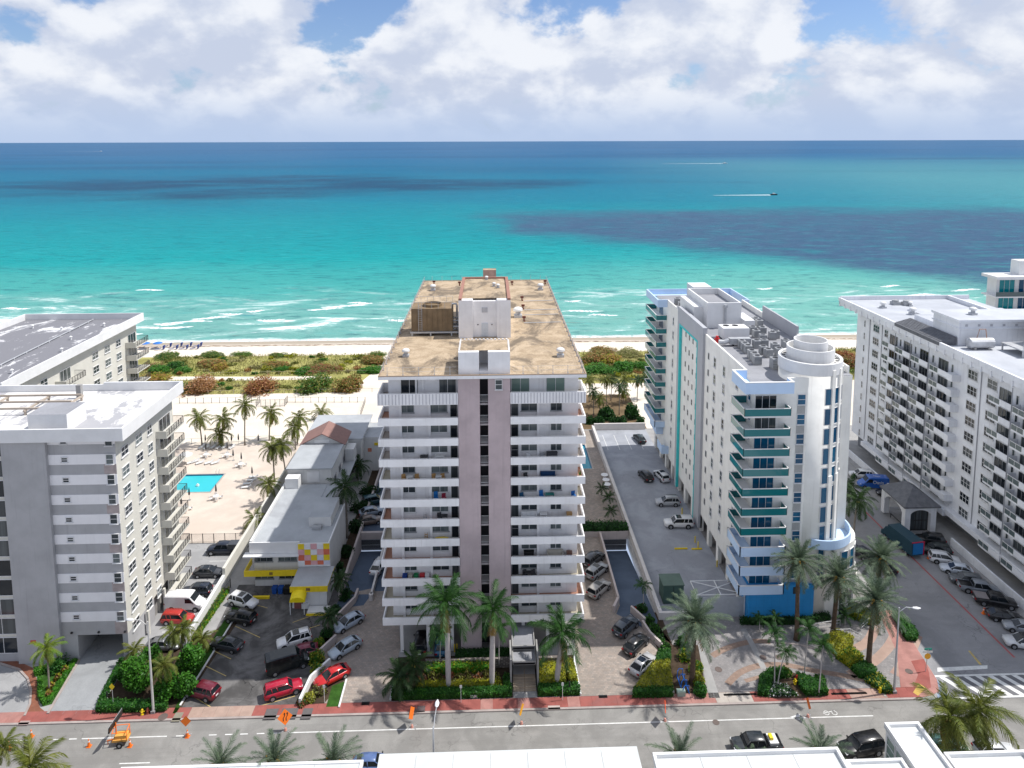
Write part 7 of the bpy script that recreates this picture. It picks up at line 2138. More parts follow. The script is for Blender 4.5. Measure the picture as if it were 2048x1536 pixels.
def car_body(kind, c, roof=None):
    k = (kind, c, roof)
    if k in BODY:
        return BODY[k]
    K = KIND[kind]
    m = MB()
    rings = []
    for x, hw, zb, zt in K['st']:
        rings.append([(x, -hw * .86, zb), (x, hw * .86, zb), (x, hw * .97, zb + .1), (x, hw, (zb + zt) / 2), (x, hw * .97, zt - .12), (x, hw * .86, zt), (x, -hw * .86, zt), (x, -hw * .97, zt - .12), (x, -hw, (zb + zt) / 2), (x, -hw * .97, zb + .1)])
    m.loft(rings)
    if K['gh']:
        x0, x1, x2, x3, z0, z1, h0, h1 = K['gh']
        # roof skin
        rr = []
        for x, dz, w in ((x1 - .1, -.07, h1 + .0), (x1, -.02, h1 + .035), ((x1 + x2) / 2, .03, h1 + .04), (x2, -.01, h1 + .035), (x2 + .1, -.07, h1)):
            rr.append([(x, -w, z1 + dz - .05), (x, w, z1 + dz - .05), (x, w * .96, z1 + dz + .01), (x, 0, z1 + dz + .03), (x, -w * .96, z1 + dz + .01)])
        m.loft(rr, 1)
        for s in (-1, 1):
            for a, b in (((x0, h0), (x1, h1)), ((x3, h0), (x2, h1)), (((x0 + x3) / 2 - .1, h0), ((x1 + x2) / 2 - .1, h1))):
                m.tube([(a[0], s * a[1], z0), (b[0], s * b[1], z1 - .04)], .05, 5)
            if kind in ('suv', 'bigsuv'):
                xq = x0 + (x3 - x0) * .27; xw = x1 + (x2 - x1) * .22
                m.tube([(xq, s * h0, z0), (xw, s * h1, z1 - .04)], .05, 5)
    if kind == 'pickup':
        m.box(-2.8, -1.05, -.95, -.84, 1.1, 1.22).box(-2.8, -1.05, .84, .95, 1.1, 1.22).box(-2.85, -2.76, -.9, .9, 1.1, 1.2)
        m.box(-2.76, -1.0, -.84, .84, 1.125, 1.14, 2)
    p = paint(c)
    BODY[k] = m.mesh('body', [p, paint(roof) if roof else p, M_black], True)
    BODY[k].polygons.foreach_set('use_smooth', [False] * len(BODY[k].polygons)) if kind == 'van' else None
    return BODY[k]


def car(kind, c, px, py, deg, label, rack=False, sunroof=False, roof=None, z=0.008, group='parked vehicles', s=1.0, name=None):
    X, Y = U(px, py, 0.65)
    K = KIND[kind]; M_ = car_meshes(kind)
    nm = name or {'sedan': 'sedan_car', 'suv': 'suv_car', 'bigsuv': 'suv_car', 'pickup': 'pickup_truck', 'van': 'panel_van'}[kind]
    o = thing(nm, label, {'sedan': 'car', 'suv': 'car', 'bigsuv': 'car', 'pickup': 'pickup', 'van': 'van'}[kind], (X, Y, z), R(deg), group)
    o.scale = (s, s, s)
    b = put('body', car_body(kind, c, roof), o)
    for n in ('windscreen', 'rear_window'):
        put(n, M_[n], o)
    put('side_window', M_['side_r'], o); put('side_window', M_['side_l'], o)
    hw = K['st'][3][1]
    for wx in K['wx']:
        for sgn in (-1, 1):
            w = put('wheel', M_['arch'], o, (wx, sgn * (hw - .01), K['r'] + .02))
            put('tyre', M_['tyre'], w, (0, -sgn * .07, -.02)); put('rim', M_['rim'], w, (0, -sgn * .065, -.02))
    f, q = K['st'][-2], K['st'][1]
    for sgn in (-1, 1):
        put('headlight', M_['head'], o, (f[0] + .02, sgn * (f[1] - .2), f[3] - .1))
        put('taillight', M_['tail'], o, (q[0] - .06, sgn * (q[1] - .15), (q[3] - .15) if kind != 'van' else 1.2))
        mx = (K['gh'][3] - .25) if K['gh'] else 1.55
        put('mirror', M_['mirror'], o, (mx, sgn * (hw + .08), (K['gh'][4] + .08) if K['gh'] else 1.5))
    put('number_plate', PLATE, o, (q[0] - .08, 0, q[2] + .32))
    if K['gh']:
        x0, x1, x2, x3, z0, z1, h0, h1 = K['gh']
        if sunroof:
            put('sunroof', MB().box(x2 - 1.0, x2 - .12, -h1 + .14, h1 - .14, z1 + .035, z1 + .062).mesh('sunroof', M_carglass), o)
        if rack:
            for sgn in (-1, 1):
                put('roof_rail', MB().tube([(x1 + .1, sgn * (h1 - .04), z1 + .09), (x2 - .1, sgn * (h1 - .04), z1 + .09)], .03, 5).mesh('roof_rail', M_plastic), o)
    return o


PLATE = MB().box(-.02, .02, -.22, .22, -.07, .07).mesh('number_plate', M_whiteclean)
BLK, DGR, GRY, SLV, WHT = (.010, .010, .012), (.045, .048, .055), (.14, .145, .155), (.42, .43, .45), (.74, .74, .74)
NVY, MRN, RED, BRED, LBL = (.012, .018, .035), (.13, .008, .022), (.36, .012, .02), (.50, .012, .014), (.38, .44, .52)
# side parking of the striped building
tk_ = car('pickup', NVY, 448, 1098, 180, 'dark navy pickup with bed cap at the far end of the side parking')
put('bed_cap', MB().loft([[(x_, -w, z0_), (x_, w, z0_), (x_, w * .82, z1_), (x_, -w * .82, z1_)] for x_, w, z0_, z1_ in ((-2.82, .92, 1.15, 1.72), (-2.6, .92, 1.15, 1.84), (-.95, .9, 1.15, 1.84), (-.85, .88, 1.15, 1.78))]).mesh('bed_cap', paint(DGR)), tk_)
car('sedan', DGR, 417, 1143, 0, 'dark grey sedan in the side parking beneath the balconies', sunroof=True)
car('suv', NVY, 392, 1182, 180, 'dark blue wagon with glass roof behind the white van', sunroof=True, rack=True)
car('van', WHT, 372, 1208, -3, 'white panel van in the side parking')
jp = car('bigsuv', (.45, .03, .025), 356, 1236, -3, 'red off-roader with roof rack beside the white van', s=.86)
mb = MB()
for k in range(7):
    mb.box(-2.2 + k * .42, -2.15 + k * .42, -.7, .7, 1.98, 2.02)
mb.box(-2.25, .4, -.72, -.68, 1.96, 2.04).box(-2.25, .4, .68, .72, 1.96, 2.04)
put('roof_rack', mb.mesh('roof_rack', plain((.45, .06, .04), .5)), jp)
car('sedan', GRY, 327, 1288, 0, 'grey sedan behind the palms at the front of the side parking')
# middle lot
car('suv', WHT, 487, 1202, -22, 'white suv with black sunroof below the low building', sunroof=True)
car('suv', BLK, 481, 1234, 163, 'black suv with red tail lights in the middle lot', rack=True)
car('sedan', (.03, .034, .042), 454, 1287, 163, 'dark sedan parked alone in the middle lot')
car('suv', MRN, 403, 1381, 162, 'maroon suv at the front left of the middle lot')
car('suv', WHT, 588, 1279, 203, 'white suv with dark sunroof beside the maroon car', sunroof=True, rack=True)
car('sedan', (.16, .01, .035), 601, 1304, 200, 'dark maroon sedan squeezed behind the black van')
car('van', (.006, .010, .011), 576, 1327, 23, 'black panel van in the middle lot')
car('bigsuv', (.40, .006, .03), 567, 1378, 22, 'red suv with roof rails in front of the black van', rack=True, s=.9)
# condo drives
car('sedan', LBL, 697, 1243, 222, 'upper silver sedan nosed against the planter wall')
car('sedan', (.36, .42, .48), 690, 1294, 222, 'lower silver sedan nosed against the planter wall')
car('sedan', BRED, 664, 1351, 217, 'bright red sedan beside the triangular lawn')
car('sedan', (.30, .36, .44), 743, 1022, 20, 'pale blue car parked behind the left garage gate')
car('sedan', (.16, .12, .10), 740, 1040, 15, 'brown car parked behind the left garage gate')
car('suv', (.02, .07, .09), 749, 1000, 20, 'dark teal car parked behind the pale blue car')
car('sedan', WHT, 757, 1130, 80, 'white car on the lane beside the condo')
car('suv', BLK, 842, 1284, 90, 'black car under the condo at the left pillars')
car('sedan', (.02, .12, .22), 883, 1286, 92, 'blue car under the condo behind the royal palm')
car('suv', DGR, 1187, 1117, 47, 'dark suv at the far end of the right parking bays')
car('suv', (.32, .33, .34), 1194, 1141, 47, 'silver suv with glass roof, second in the right parking bays', sunroof=True)
car('suv', (.36, .34, .32), 1198, 1177, 48, 'champagne suv with glass roof by the ramp wall', sunroof=True)
car('suv', (.06, .075, .095), 1252, 1252, 45, 'blue grey suv at the top of the lower parking bays', sunroof=True)
car('sedan', BLK, 1272, 1287, 45, 'black coupe between the blue grey suv and the silver sedan')
car('sedan', (.42, .42, .43), 1286, 1327, 45, 'silver sedan with dark sunroof beside the yellow hedge', sunroof=True)
# parking deck
car('sedan', (.03, .045, .05), 1279, 876, 100, 'dark car at the far end of the parking deck')
car('suv', BLK, 1291, 951, 102, 'black suv on the parking deck')
car('suv', (.62, .63, .65), 1323, 951, 102, 'white suv beside the black suv on the deck', sunroof=True)
car('suv', SLV, 1335, 1003, 178, 'silver suv parked against the tower on the deck', rack=True)
car('bigsuv', WHT, 1357, 1046, 178, 'large white suv parked against the tower on the deck', sunroof=True)
# hotel side
car('suv', WHT, 1722, 948, 168, 'white car at the far end of the hotel forecourt', z=-.08)
car('suv', BLK, 1778, 985, 165, 'black car in the shade beside the hotel portico', z=-.08)
ov = car('van', (.015, .10, .42), 1745, 968, 172, 'blue van with white Oasis lettering beside the hotel', z=-.08)


def lettering(txt, size, mat):
    cu = bpy.data.curves.new('lettering', 'FONT'); cu.body = txt; cu.size = size; cu.align_x = 'CENTER'; cu.extrude = 0.004
    o = bpy.data.objects.new('lettering', cu); COL.objects.link(o)
    bpy.context.view_layer.update()
    me = bpy.data.meshes.new_from_object(o.evaluated_get(bpy.context.evaluated_depsgraph_get()))
    bpy.data.objects.remove(o); me.materials.clear(); me.materials.append(mat)
    return me


put('lettering', lettering('Oasis', 0.95, M_whiteclean), ov, (-.7, 1.02, 1.25), rot=(math.pi / 2, 0, math.pi))
put('lettering', lettering('Oasis', 0.6, M_whiteclean), ov, (-.7, 0.25, 2.475), rot=(0, 0, math.pi))
# blue box truck
X, Y = U(1812, 1092, 1.2)
bx = thing('box_truck', 'long dark box truck with red trim and blue rear door', 'truck', (X + .4, Y + 1.5, -.1), R(98))
put('box_body', MB().box(-3.4, 2.4, -1.15, 1.15, .7, 3.1).mesh('box_body', plain((.012, .05, .075), .35)), bx)
put('cab', MB().loft([[(x_, -1.0, .5), (x_, 1.0, .5), (x_, .95, z_), (x_, -.95, z_)] for x_, z_ in ((2.45, 2.3), (3.2, 2.3), (3.7, 1.5), (4.2, 1.3), (4.3, .9))]).mesh('cab', plain((.012, .05, .075), .35)), bx)
put('rear_door', MB().box(-3.46, -3.4, -.95, .95, .95, 2.9).mesh('rear_door', plain((.01, .16, .42), .4)), bx)
put('red_trim', MB().box(-3.47, -3.38, -1.17, 1.17, 3.0, 3.14).box(-3.47, -3.38, -1.17, -1.0, .7, 3.0).mesh('red_trim', plain((.5, .01, .06), .5)), bx)
put('windscreen', MB().poly([(3.23, -.85, 2.25), (3.68, -.9, 1.55), (3.68, .9, 1.55), (3.23, .85, 2.25)]).mesh('windscreen', M_carglass), bx)
for wx in (-2.0, 3.2):
    for sgn in (-1, 1):
        w = put('wheel', car_meshes('pickup')['tyre'], bx, (wx, sgn * 1.0, .44)); put('rim', car_meshes('pickup')['rim'], w)
car('suv', BLK, 1860, 1077, 165, 'black car with sloping nose in front of the portico', z=-.09)
car('suv', (.02, .03, .03), 1872, 1098, 165, 'black suv with silver roof rails behind the white car', rack=True, z=-.09)
car('suv', (.66, .67, .69), 1889, 1116, -18, 'white suv, first bright car along the hotel', z=-.09)
car('sedan', (.58, .63, .70), 1913, 1136, 160, 'pale sedan facing the street along the hotel', z=-.09)
car('suv', (.10, .11, .12), 1932, 1158, 160, 'dark grey suv between the pale sedan and the grey pickup', z=-.09)
car('pickup', (.20, .22, .25), 1958, 1175, -18, 'grey pickup with open bed along the hotel', z=-.09)
pk_ = car('pickup', BLK, 1990, 1200, -18, 'black pickup with covered bed along the hotel', z=-.09)
put('bed_cover', MB().box(-2.74, -1.02, -.86, .86, 1.2, 1.26).mesh('bed_cover', plain((.22, .20, .20), .7)), pk_)
car('sedan', BLK, 2010, 1230, -18, 'low black coupe in front of the black pickup', z=-.09)
car('sedan', (.30, .32, .35), 2044, 1252, 160, 'grey sedan at the right edge of the picture', z=-.09)
car('suv', (.60, .61, .62), 2046, 1283, 165, 'white and black suv at the right edge of the picture', z=-.09, roof=BLK)
car('suv', (.02, .022, .03), 1722, 1105, 110, 'dark car partly hidden behind the date palms', z=.01)
car('sedan', BLK, 1768, 1128, 100, 'black car on the side street behind the date palms', z=-.09)
# near kerb of the avenue
car('sedan', (.10, .16, .34), 747, 1524, 0, 'blue car beside the large near roof', z=-.12)
nb = car('pickup', (.03, .035, .04), 1512, 1488, 180, 'dark work truck with yellow load on the avenue', z=-.12)
put('load', MB().box(-2.4, -1.4, -.7, .7, 1.14, 1.45).mesh('load', M_whiteclean), nb)
put('load', MB().box(-1.9, -1.5, -.4, .3, 1.46, 1.75).mesh('load', M_yellow), nb)
car('bigsuv', BLK, 1722, 1492, 190, 'black suv with roof rails beside the stair tower', rack=True, z=-.12)
car('suv', (.04, .12, .11), 1893, 1490, 0, 'teal car beneath the big coconut palms', z=-.12)
car('suv', (.60, .61, .62), 1992, 1500, 0, 'white car beneath the right coconut palm', z=-.12)

# ================================================================== vegetation
def leaf_mesh(name, pts, size, mats, up=0.35, idx=None, asp=1.7):
    n = len(pts)
    nrm = RNG.normal(size=(n, 3)); nrm[:, 2] = np.abs(nrm[:, 2]) + up
    nrm /= np.linalg.norm(nrm, axis=1)[:, None]
    t_ = np.cross(nrm, RNG.normal(size=(n, 3))); t_ /= np.linalg.norm(t_, axis=1)[:, None]
    b_ = np.cross(nrm, t_)
    s = size * RNG.uniform(0.6, 1.3, (n, 1))
    v = np.empty((n, 4, 3))
    v[:, 0] = pts - t_ * s * asp / 2; v[:, 1] = pts - b_ * s / 2; v[:, 2] = pts + t_ * s * asp / 2; v[:, 3] = pts + b_ * s / 2
    me = bpy.data.meshes.new(name)
    me.vertices.add(n * 4); me.vertices.foreach_set('co', v.reshape(-1))
    me.loops.add(n * 4); me.loops.foreach_set('vertex_index', np.arange(n * 4))
    me.polygons.add(n); me.polygons.foreach_set('loop_start', np.arange(0, n * 4, 4)); me.polygons.foreach_set('loop_total', np.full(n, 4))
    for m in (mats if isinstance(mats, (list, tuple)) else [mats]):
        me.materials.append(m)
    if isinstance(mats, (list, tuple)) and len(mats) > 1:
        me.polygons.foreach_set('material_index', idx if idx is not None else RNG.integers(0, len(mats), n))
    me.update()
    return me


def lump_points(n, lumps=9, flat=0.75, seed=None):
    """points near the surface of a union of lumps inside the unit half-ball"""
    r = np.random.default_rng(seed)
    cs = r.normal(size=(lumps, 3)); cs /= np.linalg.norm(cs, axis=1)[:, None]
    cs *= r.uniform(0.25, 0.62, (lumps, 1)); cs[:, 2] = np.abs(cs[:, 2]) * 0.8 + 0.1
    rad = r.uniform(0.30, 0.50, lumps)
    k = r.integers(0, lumps, n)
    d = r.normal(size=(n, 3)); d /= np.linalg.norm(d, axis=1)[:, None]
    p = cs[k] + d * (rad[k] * r.uniform(0.72, 1.06, n))[:, None]
    p[:, 2] = np.maximum(p[:, 2], 0.02) * flat
    return p


BUSH = {}


def bush(label, x, y, rx, ry, h, mats, leaf=0.16, n=1500, name='bush', cat='bush', group=None, z=0.0, var=0):
    k = (tuple(m.name for m in mats), round(leaf / max(rx, 0.3), 2), n, var)
    if k not in BUSH:
        BUSH[k] = leaf_mesh('foliage', lump_points(n, 18, 1.0, 100 + len(BUSH)), leaf / rx, list(mats))
    o = thing(name, label, cat, (x, y, z), random.uniform(0, 6.28), group)
    f = put('foliage', BUSH[k], o); f.scale = (rx, ry, h)
    put('stem', MB().tube([(0, 0, 0), (rx * .1, 0, h * .35), (rx * .25, ry * .1, h * .6)], [0.12 * min(1, rx), .08 * min(1, rx), .03], 5).tube([(0, 0, 0), (-rx * .2, ry * .2, h * .55)], [0.1 * min(1, rx), .03], 5).mesh('stem', M_bark), o)
    return o


def inside(p, poly):
    x, y = p[:, 0], p[:, 1]
    c_ = np.zeros(len(p), bool)
    j = len(poly) - 1
    for i in range(len(poly)):
        xi, yi = poly[i]; xj, yj = poly[j]
        c_ ^= ((yi > y) != (yj > y)) & (x < (xj - xi) * (y - yi) / (yj - yi + 1e-9) + xi)
        j = i
    return c_


def hedge(label, poly, h, mats, dens=75, leaf=0.15, z=0.0, name='hedge', cat='hedge', rough=0.10, core=None):
    poly = [tuple(p) for p in poly]
    a = np.array(poly); lo, hi = a.min(0), a.max(0)
    area = abs(sum(poly[i][0] * poly[(i + 1) % len(poly)][1] - poly[(i + 1) % len(poly)][0] * poly[i][1] for i in range(len(poly)))) / 2
    n = int(area * dens) + 40
    bb = (hi - lo).prod()
    p = RNG.uniform(lo, hi, (int(n * bb / max(area, 0.1)) + 10, 2)); p = p[inside(p, poly)]
    top = np.c_[p, h + RNG.normal(0, rough, len(p))]
    sides = []
    for i in range(len(poly)):
        q0, q1 = np.array(poly[i]), np.array(poly[(i + 1) % len(poly)])
        L = np.linalg.norm(q1 - q0); m = int(L * h * dens) + 4
        u = RNG.uniform(0, 1, (m, 1)); pp = q0 + (q1 - q0) * u + RNG.normal(0, 0.06, (m, 2))
        sides.append(np.c_[pp, RNG.uniform(0.03, h, m)])
    pts = np.vstack([top] + sides)
    cen = a.mean(0)
    o = thing(name, label, cat, (cen[0], cen[1], z))
    pts[:, :2] -= cen
    put('foliage', leaf_mesh('foliage', pts, leaf, list(mats)), o)
    cp = [((x - cen[0]) * .96, (y - cen[1]) * .96) for x, y in poly]
    put('branches', MB().prism(cp, 0, h * .93).mesh('branches', core or mats[0]), o)
    return o


# ---- palms
FR = {}


def frond_mesh(kind, L, droop, nl, ll, hang, mat, width, seed):
    rg = random.Random(seed)
    m = MB()
    pts = []
    x = z = 0.0
    seg = 10
    a = 0.0
    for i in range(seg + 1):
        pts.append((x, 0, z))
        a = -droop * ((i + 1) / seg) ** 1.3
        x += L / seg * math.cos(a); z += L / seg * math.sin(a)
    m.tube(pts, [0.045 * L / 4 * (1 - .8 * i / seg) + .008 for i in range(seg + 1)], 4, 1)
    for i in range(nl):
        u = 0.12 + 0.86 * i / nl
        f = u * seg; k = min(int(f), seg - 1); t = f - k
        p = Vector(pts[k]).lerp(Vector(pts[k + 1]), t)
        d = (Vector(pts[k + 1]) - Vector(pts[k])).normalized()
        ln = ll * (math.sin(math.pi * (0.12 + 0.8 * u)) ** 0.7) * rg.uniform(.85, 1.1)
        for s in (-1, 1):
            out = (Vector((0, s, 0)) * 0.85 + d * (0.55 + .4 * u) + Vector((0, 0, -hang * rg.uniform(.6, 1.3)))).normalized()
            w = (d + Vector((0, 0, rg.uniform(-.5, .5)))).normalized() * width * rg.uniform(.7, 1.4)
            out = (out + Vector((0, 0, rg.uniform(-.18, .18)))).normalized()
            mid = p + out * ln * .5 + Vector((0, 0, .03))
            tip = p + out * ln + Vector((0, 0, -hang * ln * .35))
            n = len(m.v)
            m.v += [tuple(p - w * .5), tuple(p + w * .5), tuple(mid + w * .5), tuple(mid - w * .5), tuple(tip)]
            m.f += [(n, n + 1, n + 2, n + 3), (n + 3, n + 2, n + 4)]; m.m += [0, 0]
    return m.mesh('frond', [mat, mat])


PAL = {  # L, droop, leaflets, leaflet length, hang, width, fronds, el range, trunk r
    'coconut': (3.7, 1.45, 28, .95, .55, .075, 22, (78, -38), .15, M_trunk),
    'royal': (4.6, 1.35, 34, 1.15, .7, .082, 20, (84, -12), .30, M_royaltrunk),
    'date': (4.0, .66, 36, .72, .12, .055, 52, (82, -42), .30, M_bark),
    'small': (1.9, 1.15, 20, .6, .35, .06, 15, (80, -15), .08, M_royaltrunk),
    'large': (4.9, 1.15, 36, 1.3, .5, .085, 26, (80, -45), .2, M_trunk),
}


def palm(kind, base, crown, label, mat, group=None, scale=1.0, dead=0, z=0.0, worldbase=False, height=None, n=None, cat='palm tree', name='palm_tree'):
    X, Y = base if worldbase else U(*base, z)
    if height is None:
        cx_, cz_ = UY(*crown, Y); hgt = cz_ - z; dx = cx_ - X
    else:
        hgt, dx = height, random.uniform(-.5, .5)
    hgt = max(hgt, .6)
    L, dr, nl, ll, hang, w, nf, (e0, e1), tr, tm = PAL[kind]
    nf = n or nf
    o = thing(name, label, cat, (X, Y, z), 0, group)
    k = (kind, mat.name, round(scale, 2))
    if k not in FR:
        FR[k] = [frond_mesh(kind, L * scale * s_, dr * q, nl, ll * scale, hang, mat, w * max(scale, .7), sd) for s_, q, sd in ((1, 1, 1), (.9, .8, 2), (1.05, 1.2, 3), (.72, .5, 4))]
    if (kind, 'dead', round(scale, 2)) not in FR and dead:
        FR[(kind, 'dead', round(scale, 2))] = [frond_mesh(kind, L * .8 * scale, dr * 1.1, nl, ll * scale, .9, L_dead, w, 9)]
    # trunk: curved, ringed
    seg = 9
    tp = []
    for i in range(seg + 1):
        u = i / seg
        bend = dx * u ** 1.6
        tp.append((bend, .15 * math.sin(u * 3 + X) * (hgt / 10), hgt * u))
    tr_ = tr * (scale if kind != 'royal' else 1.0)
    if kind == 'royal':
        rad = [tr_ * (1.05 - .1 * u + .22 * math.sin(math.pi * min(1, u * 1.3)) - .35 * max(0, u - .7)) for u in np.linspace(0, 1, seg + 1)]
    else:
        rad = [tr_ * (1.45 if i == 0 else 1.1 - .35 * i / seg) for i in range(seg + 1)]
    put('trunk', MB().tube(tp, rad, 9).mesh('trunk', tm, True), o)
    top = Vector(tp[-1])
    if kind == 'royal':
        put('crownshaft', MB().tube([tuple(top - Vector((0, 0, .1))), tuple(top + Vector((0, 0, .9))), tuple(top + Vector((0, 0, 1.5)))], [tr_ * .75, tr_ * .65, .08], 9).mesh('crownshaft', L_green), o)
        top = top + Vector((0, 0, 1.1))
    rg = random.Random(int(X * 37 + Y * 11))
    az = rg.uniform(0, 6.28)
    for i in range(nf):
        u = i / max(1, nf - 1)
        az += 2.39996 + rg.uniform(-.2, .2)
        el = R(e0 + (e1 - e0) * u ** .85 + rg.uniform(-8, 8))
        mesh = FR[k][3 if u < .12 else rg.randrange(3)]
        f = put('frond', mesh, o, tuple(top), rot=(rg.uniform(-.35, .35), -el, az))
        f.scale = (rg.uniform(.88, 1.1),) * 3
    for i in range(dead):
        az += 2.4
        put('dry_frond', FR[(kind, 'dead', round(scale, 2))][0], o, tuple(top), rot=(0, R(rg.uniform(35, 65)), az))
    if kind in ('coconut', 'large'):
        mb = MB()
        for i in range(6):
            a_ = i * 1.05
            mb.dome(top.x + .25 * math.cos(a_), top.y + .25 * math.sin(a_), top.z - .35, .13, .2, 7, 3)
        put('coconuts', mb.mesh('coconuts', plain((.30, .24, .05), .7)), o)
    if kind == 'date':
        for i in range(4):
            mb = MB(); a_ = az + i * 1.7
            p0 = top + Vector((.2 * math.cos(a_), .2 * math.sin(a_), .2))
            for q in range(10):
                mb.dome(p0.x + rg.uniform(.2, .7) * math.cos(a_), p0.y + rg.uniform(.2, .7) * math.sin(a_), p0.z - rg.uniform(0, .8), .12, .16, 6, 2)
            put('date_cluster', mb.mesh('date_cluster', plain((.52, .28, .03), .7)), o)
        mb = MB()
        for i in range(14):
            a_ = i * 2.4
            mb.tube([(top.x, top.y, top.z - .5), (top.x + .55 * math.cos(a_), top.y + .55 * math.sin(a_), top.z - .1)], [.1, .05], 4)
        put('leaf_bases', mb.mesh('leaf_bases', M_bark), o)
    return o


z4b = lambda a, b: (280 + a * .25391, 660 + b * .25391)
# palms round the pool terrace
for b0, c0, lb_ in (((487, 908), (465, 690), 'coconut palm nearest the striped building behind the terrace'), ((645, 905), (655, 700), 'coconut palm second from the left behind the terrace'), ((640, 912), (625, 815), 'short coconut palm under the second palm'), ((827, 905), (825, 595), 'tallest coconut palm behind the terrace'),
                    ((1020, 870), (1030, 655), 'coconut palm with dry skirt right of the tallest one'), ((1240, 900), (1250, 690), 'coconut palm leaning over the low building, far one'), ((1225, 940), (1215, 770), 'coconut palm leaning over the low building, near one'), ((1060, 1195), (1040, 930), 'coconut palm left of the low building'),
                    ((1150, 1190), (1110, 900), 'slender coconut palm against the low building wall'), ((1040, 1370), (1015, 1215), 'short coconut palm by the front roof of the low building'), ((910, 1560), (905, 1490), 'small yellow green palm by the parking fence'), ((1430, 700), (1430, 650), 'coconut palm behind the rear block of the low building')):
    palm('coconut', z4b(*b0), z4b(*c0), lb_, L_coco, 'coconut palms round the pool terrace', 1.0 if c0[1] < 1000 else .85, dead=2 if 'skirt' not in lb_ else 6)
# shaded palms between the low building and the condo
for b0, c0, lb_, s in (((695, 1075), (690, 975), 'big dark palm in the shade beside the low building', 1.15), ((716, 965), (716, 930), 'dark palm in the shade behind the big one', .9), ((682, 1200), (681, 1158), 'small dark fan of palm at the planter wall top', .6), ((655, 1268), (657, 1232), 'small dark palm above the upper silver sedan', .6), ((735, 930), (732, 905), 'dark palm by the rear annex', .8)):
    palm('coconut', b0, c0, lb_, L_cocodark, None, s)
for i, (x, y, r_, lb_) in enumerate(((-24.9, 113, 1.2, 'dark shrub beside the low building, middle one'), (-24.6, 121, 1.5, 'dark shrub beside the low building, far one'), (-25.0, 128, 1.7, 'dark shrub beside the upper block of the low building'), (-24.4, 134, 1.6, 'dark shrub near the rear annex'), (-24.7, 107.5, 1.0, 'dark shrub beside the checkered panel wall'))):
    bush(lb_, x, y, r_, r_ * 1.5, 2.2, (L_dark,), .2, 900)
struct('shady_bed', sheet(rect(-25.6, -23.8, 104, 150), .002), M_soil)
# royal palms before the condo
for b0, c0, lb_, s in (((897, 1380), (893, 1225), 'tallest royal palm, left one before the condo', 1.12), ((984, 1376), (986, 1237), 'royal palm in the middle before the condo', .95), ((1114, 1372), (1124, 1285), 'royal palm right of the entrance canopy', 1.05)):
    palm('royal', b0, c0, lb_, L_royal, 'royal palms before the condo', s, dead=2)
palm('small', (880, 1330), (882, 1268), 'small palm behind the stone wall, left', L_royal, None, 1.0, z=.3)
palm('small', (998, 1332), (998, 1255), 'small palm behind the stone wall, right', L_royal, None, 1.0, z=.3)
for b0, lb_ in (((800, 1390), 'left'), ((822, 1378), 'right')):
    palm('large', b0, None, 'drooping palm clump at the corner of the flower bed, %s stem' % lb_, L_cocodark, None, .62, height=2.6 if lb_ == 'left' else 3.6, n=20)
# left property palms
palm('coconut', (99, 1379), (92, 1297), 'young palm in the bed beside the garage drive', leafmat('frond_lime', (.10, .22, .02), (.24, .30, .03)), None, .72, dead=1)
for b0, c0, lb_ in (((345, 1335), (347, 1262), 'fan palm behind the round trees, left of two'), ((362, 1330), (366, 1258), 'fan palm behind the round trees, right of two'), ((328, 1400), (327, 1330), 'palm with yellow fronds rising from the round trees'), ((270, 1330), (268, 1300), 'palm behind the round trees by the garage opening'), ((405, 1300), (404, 1278), 'short palm at the end of the white wall')):
    palm('coconut', b0, c0, lb_, L_coco, None, .62, dead=2)
# date palms
for b0, c0, lb_, s in (((1385, 1366), (1390, 1240), 'date palm left of the forecourt beside the blue rack', 1.12), ((1592, 1278), (1598, 1122), 'tall date palm in front of the blue base', 1.0), ((1665, 1268), (1678, 1155), 'date palm in front of the turret', 1.05), ((1737, 1332), (1752, 1200), 'date palm nearest the street corner', 1.1), ((1752, 1225), (1762, 1115), 'date palm behind the corner one on the side street', 1.05)):
    palm('date', b0, c0, lb_, L_date, 'date palms round the forecourt', s, dead=3)
palm('coconut', (1706, 1090), (1716, 1000), 'dark coconut palm between the turret and the portico', L_cocodark, None, 1.15)
palm('coconut', (1697, 1030), (1700, 975), 'dark coconut palm behind the turret', L_cocodark, None, 1.0)
# thin palms on the forecourt
for b0, c0, lb_, s in (((1548, 1372), (1550, 1268), 'thin stemmed palm in the island, left of two', 1.0), ((1555, 1372), (1572, 1305), 'leaning thin palm in the island', .9), ((1608, 1355), (1617, 1258), 'thin stemmed palm in the island, taller right one', 1.0), ((1637, 1390), (1646, 1290), 'thin stemmed palm at the right end of the island', 1.0), ((1519, 1262), (1519, 1238), 'small palm before the blue base, left', .75), ((1549, 1258), (1551, 1236), 'small palm before the blue base, right', .75), ((1690, 1250), (1690, 1232), 'small palm at the turret foot', .8), ((1287, 1212), (1286, 1170), 'small palm on the planter by the right ramp', .8)):
    palm('small', b0, c0, lb_, L_royal, 'thin palms on the forecourt', s)
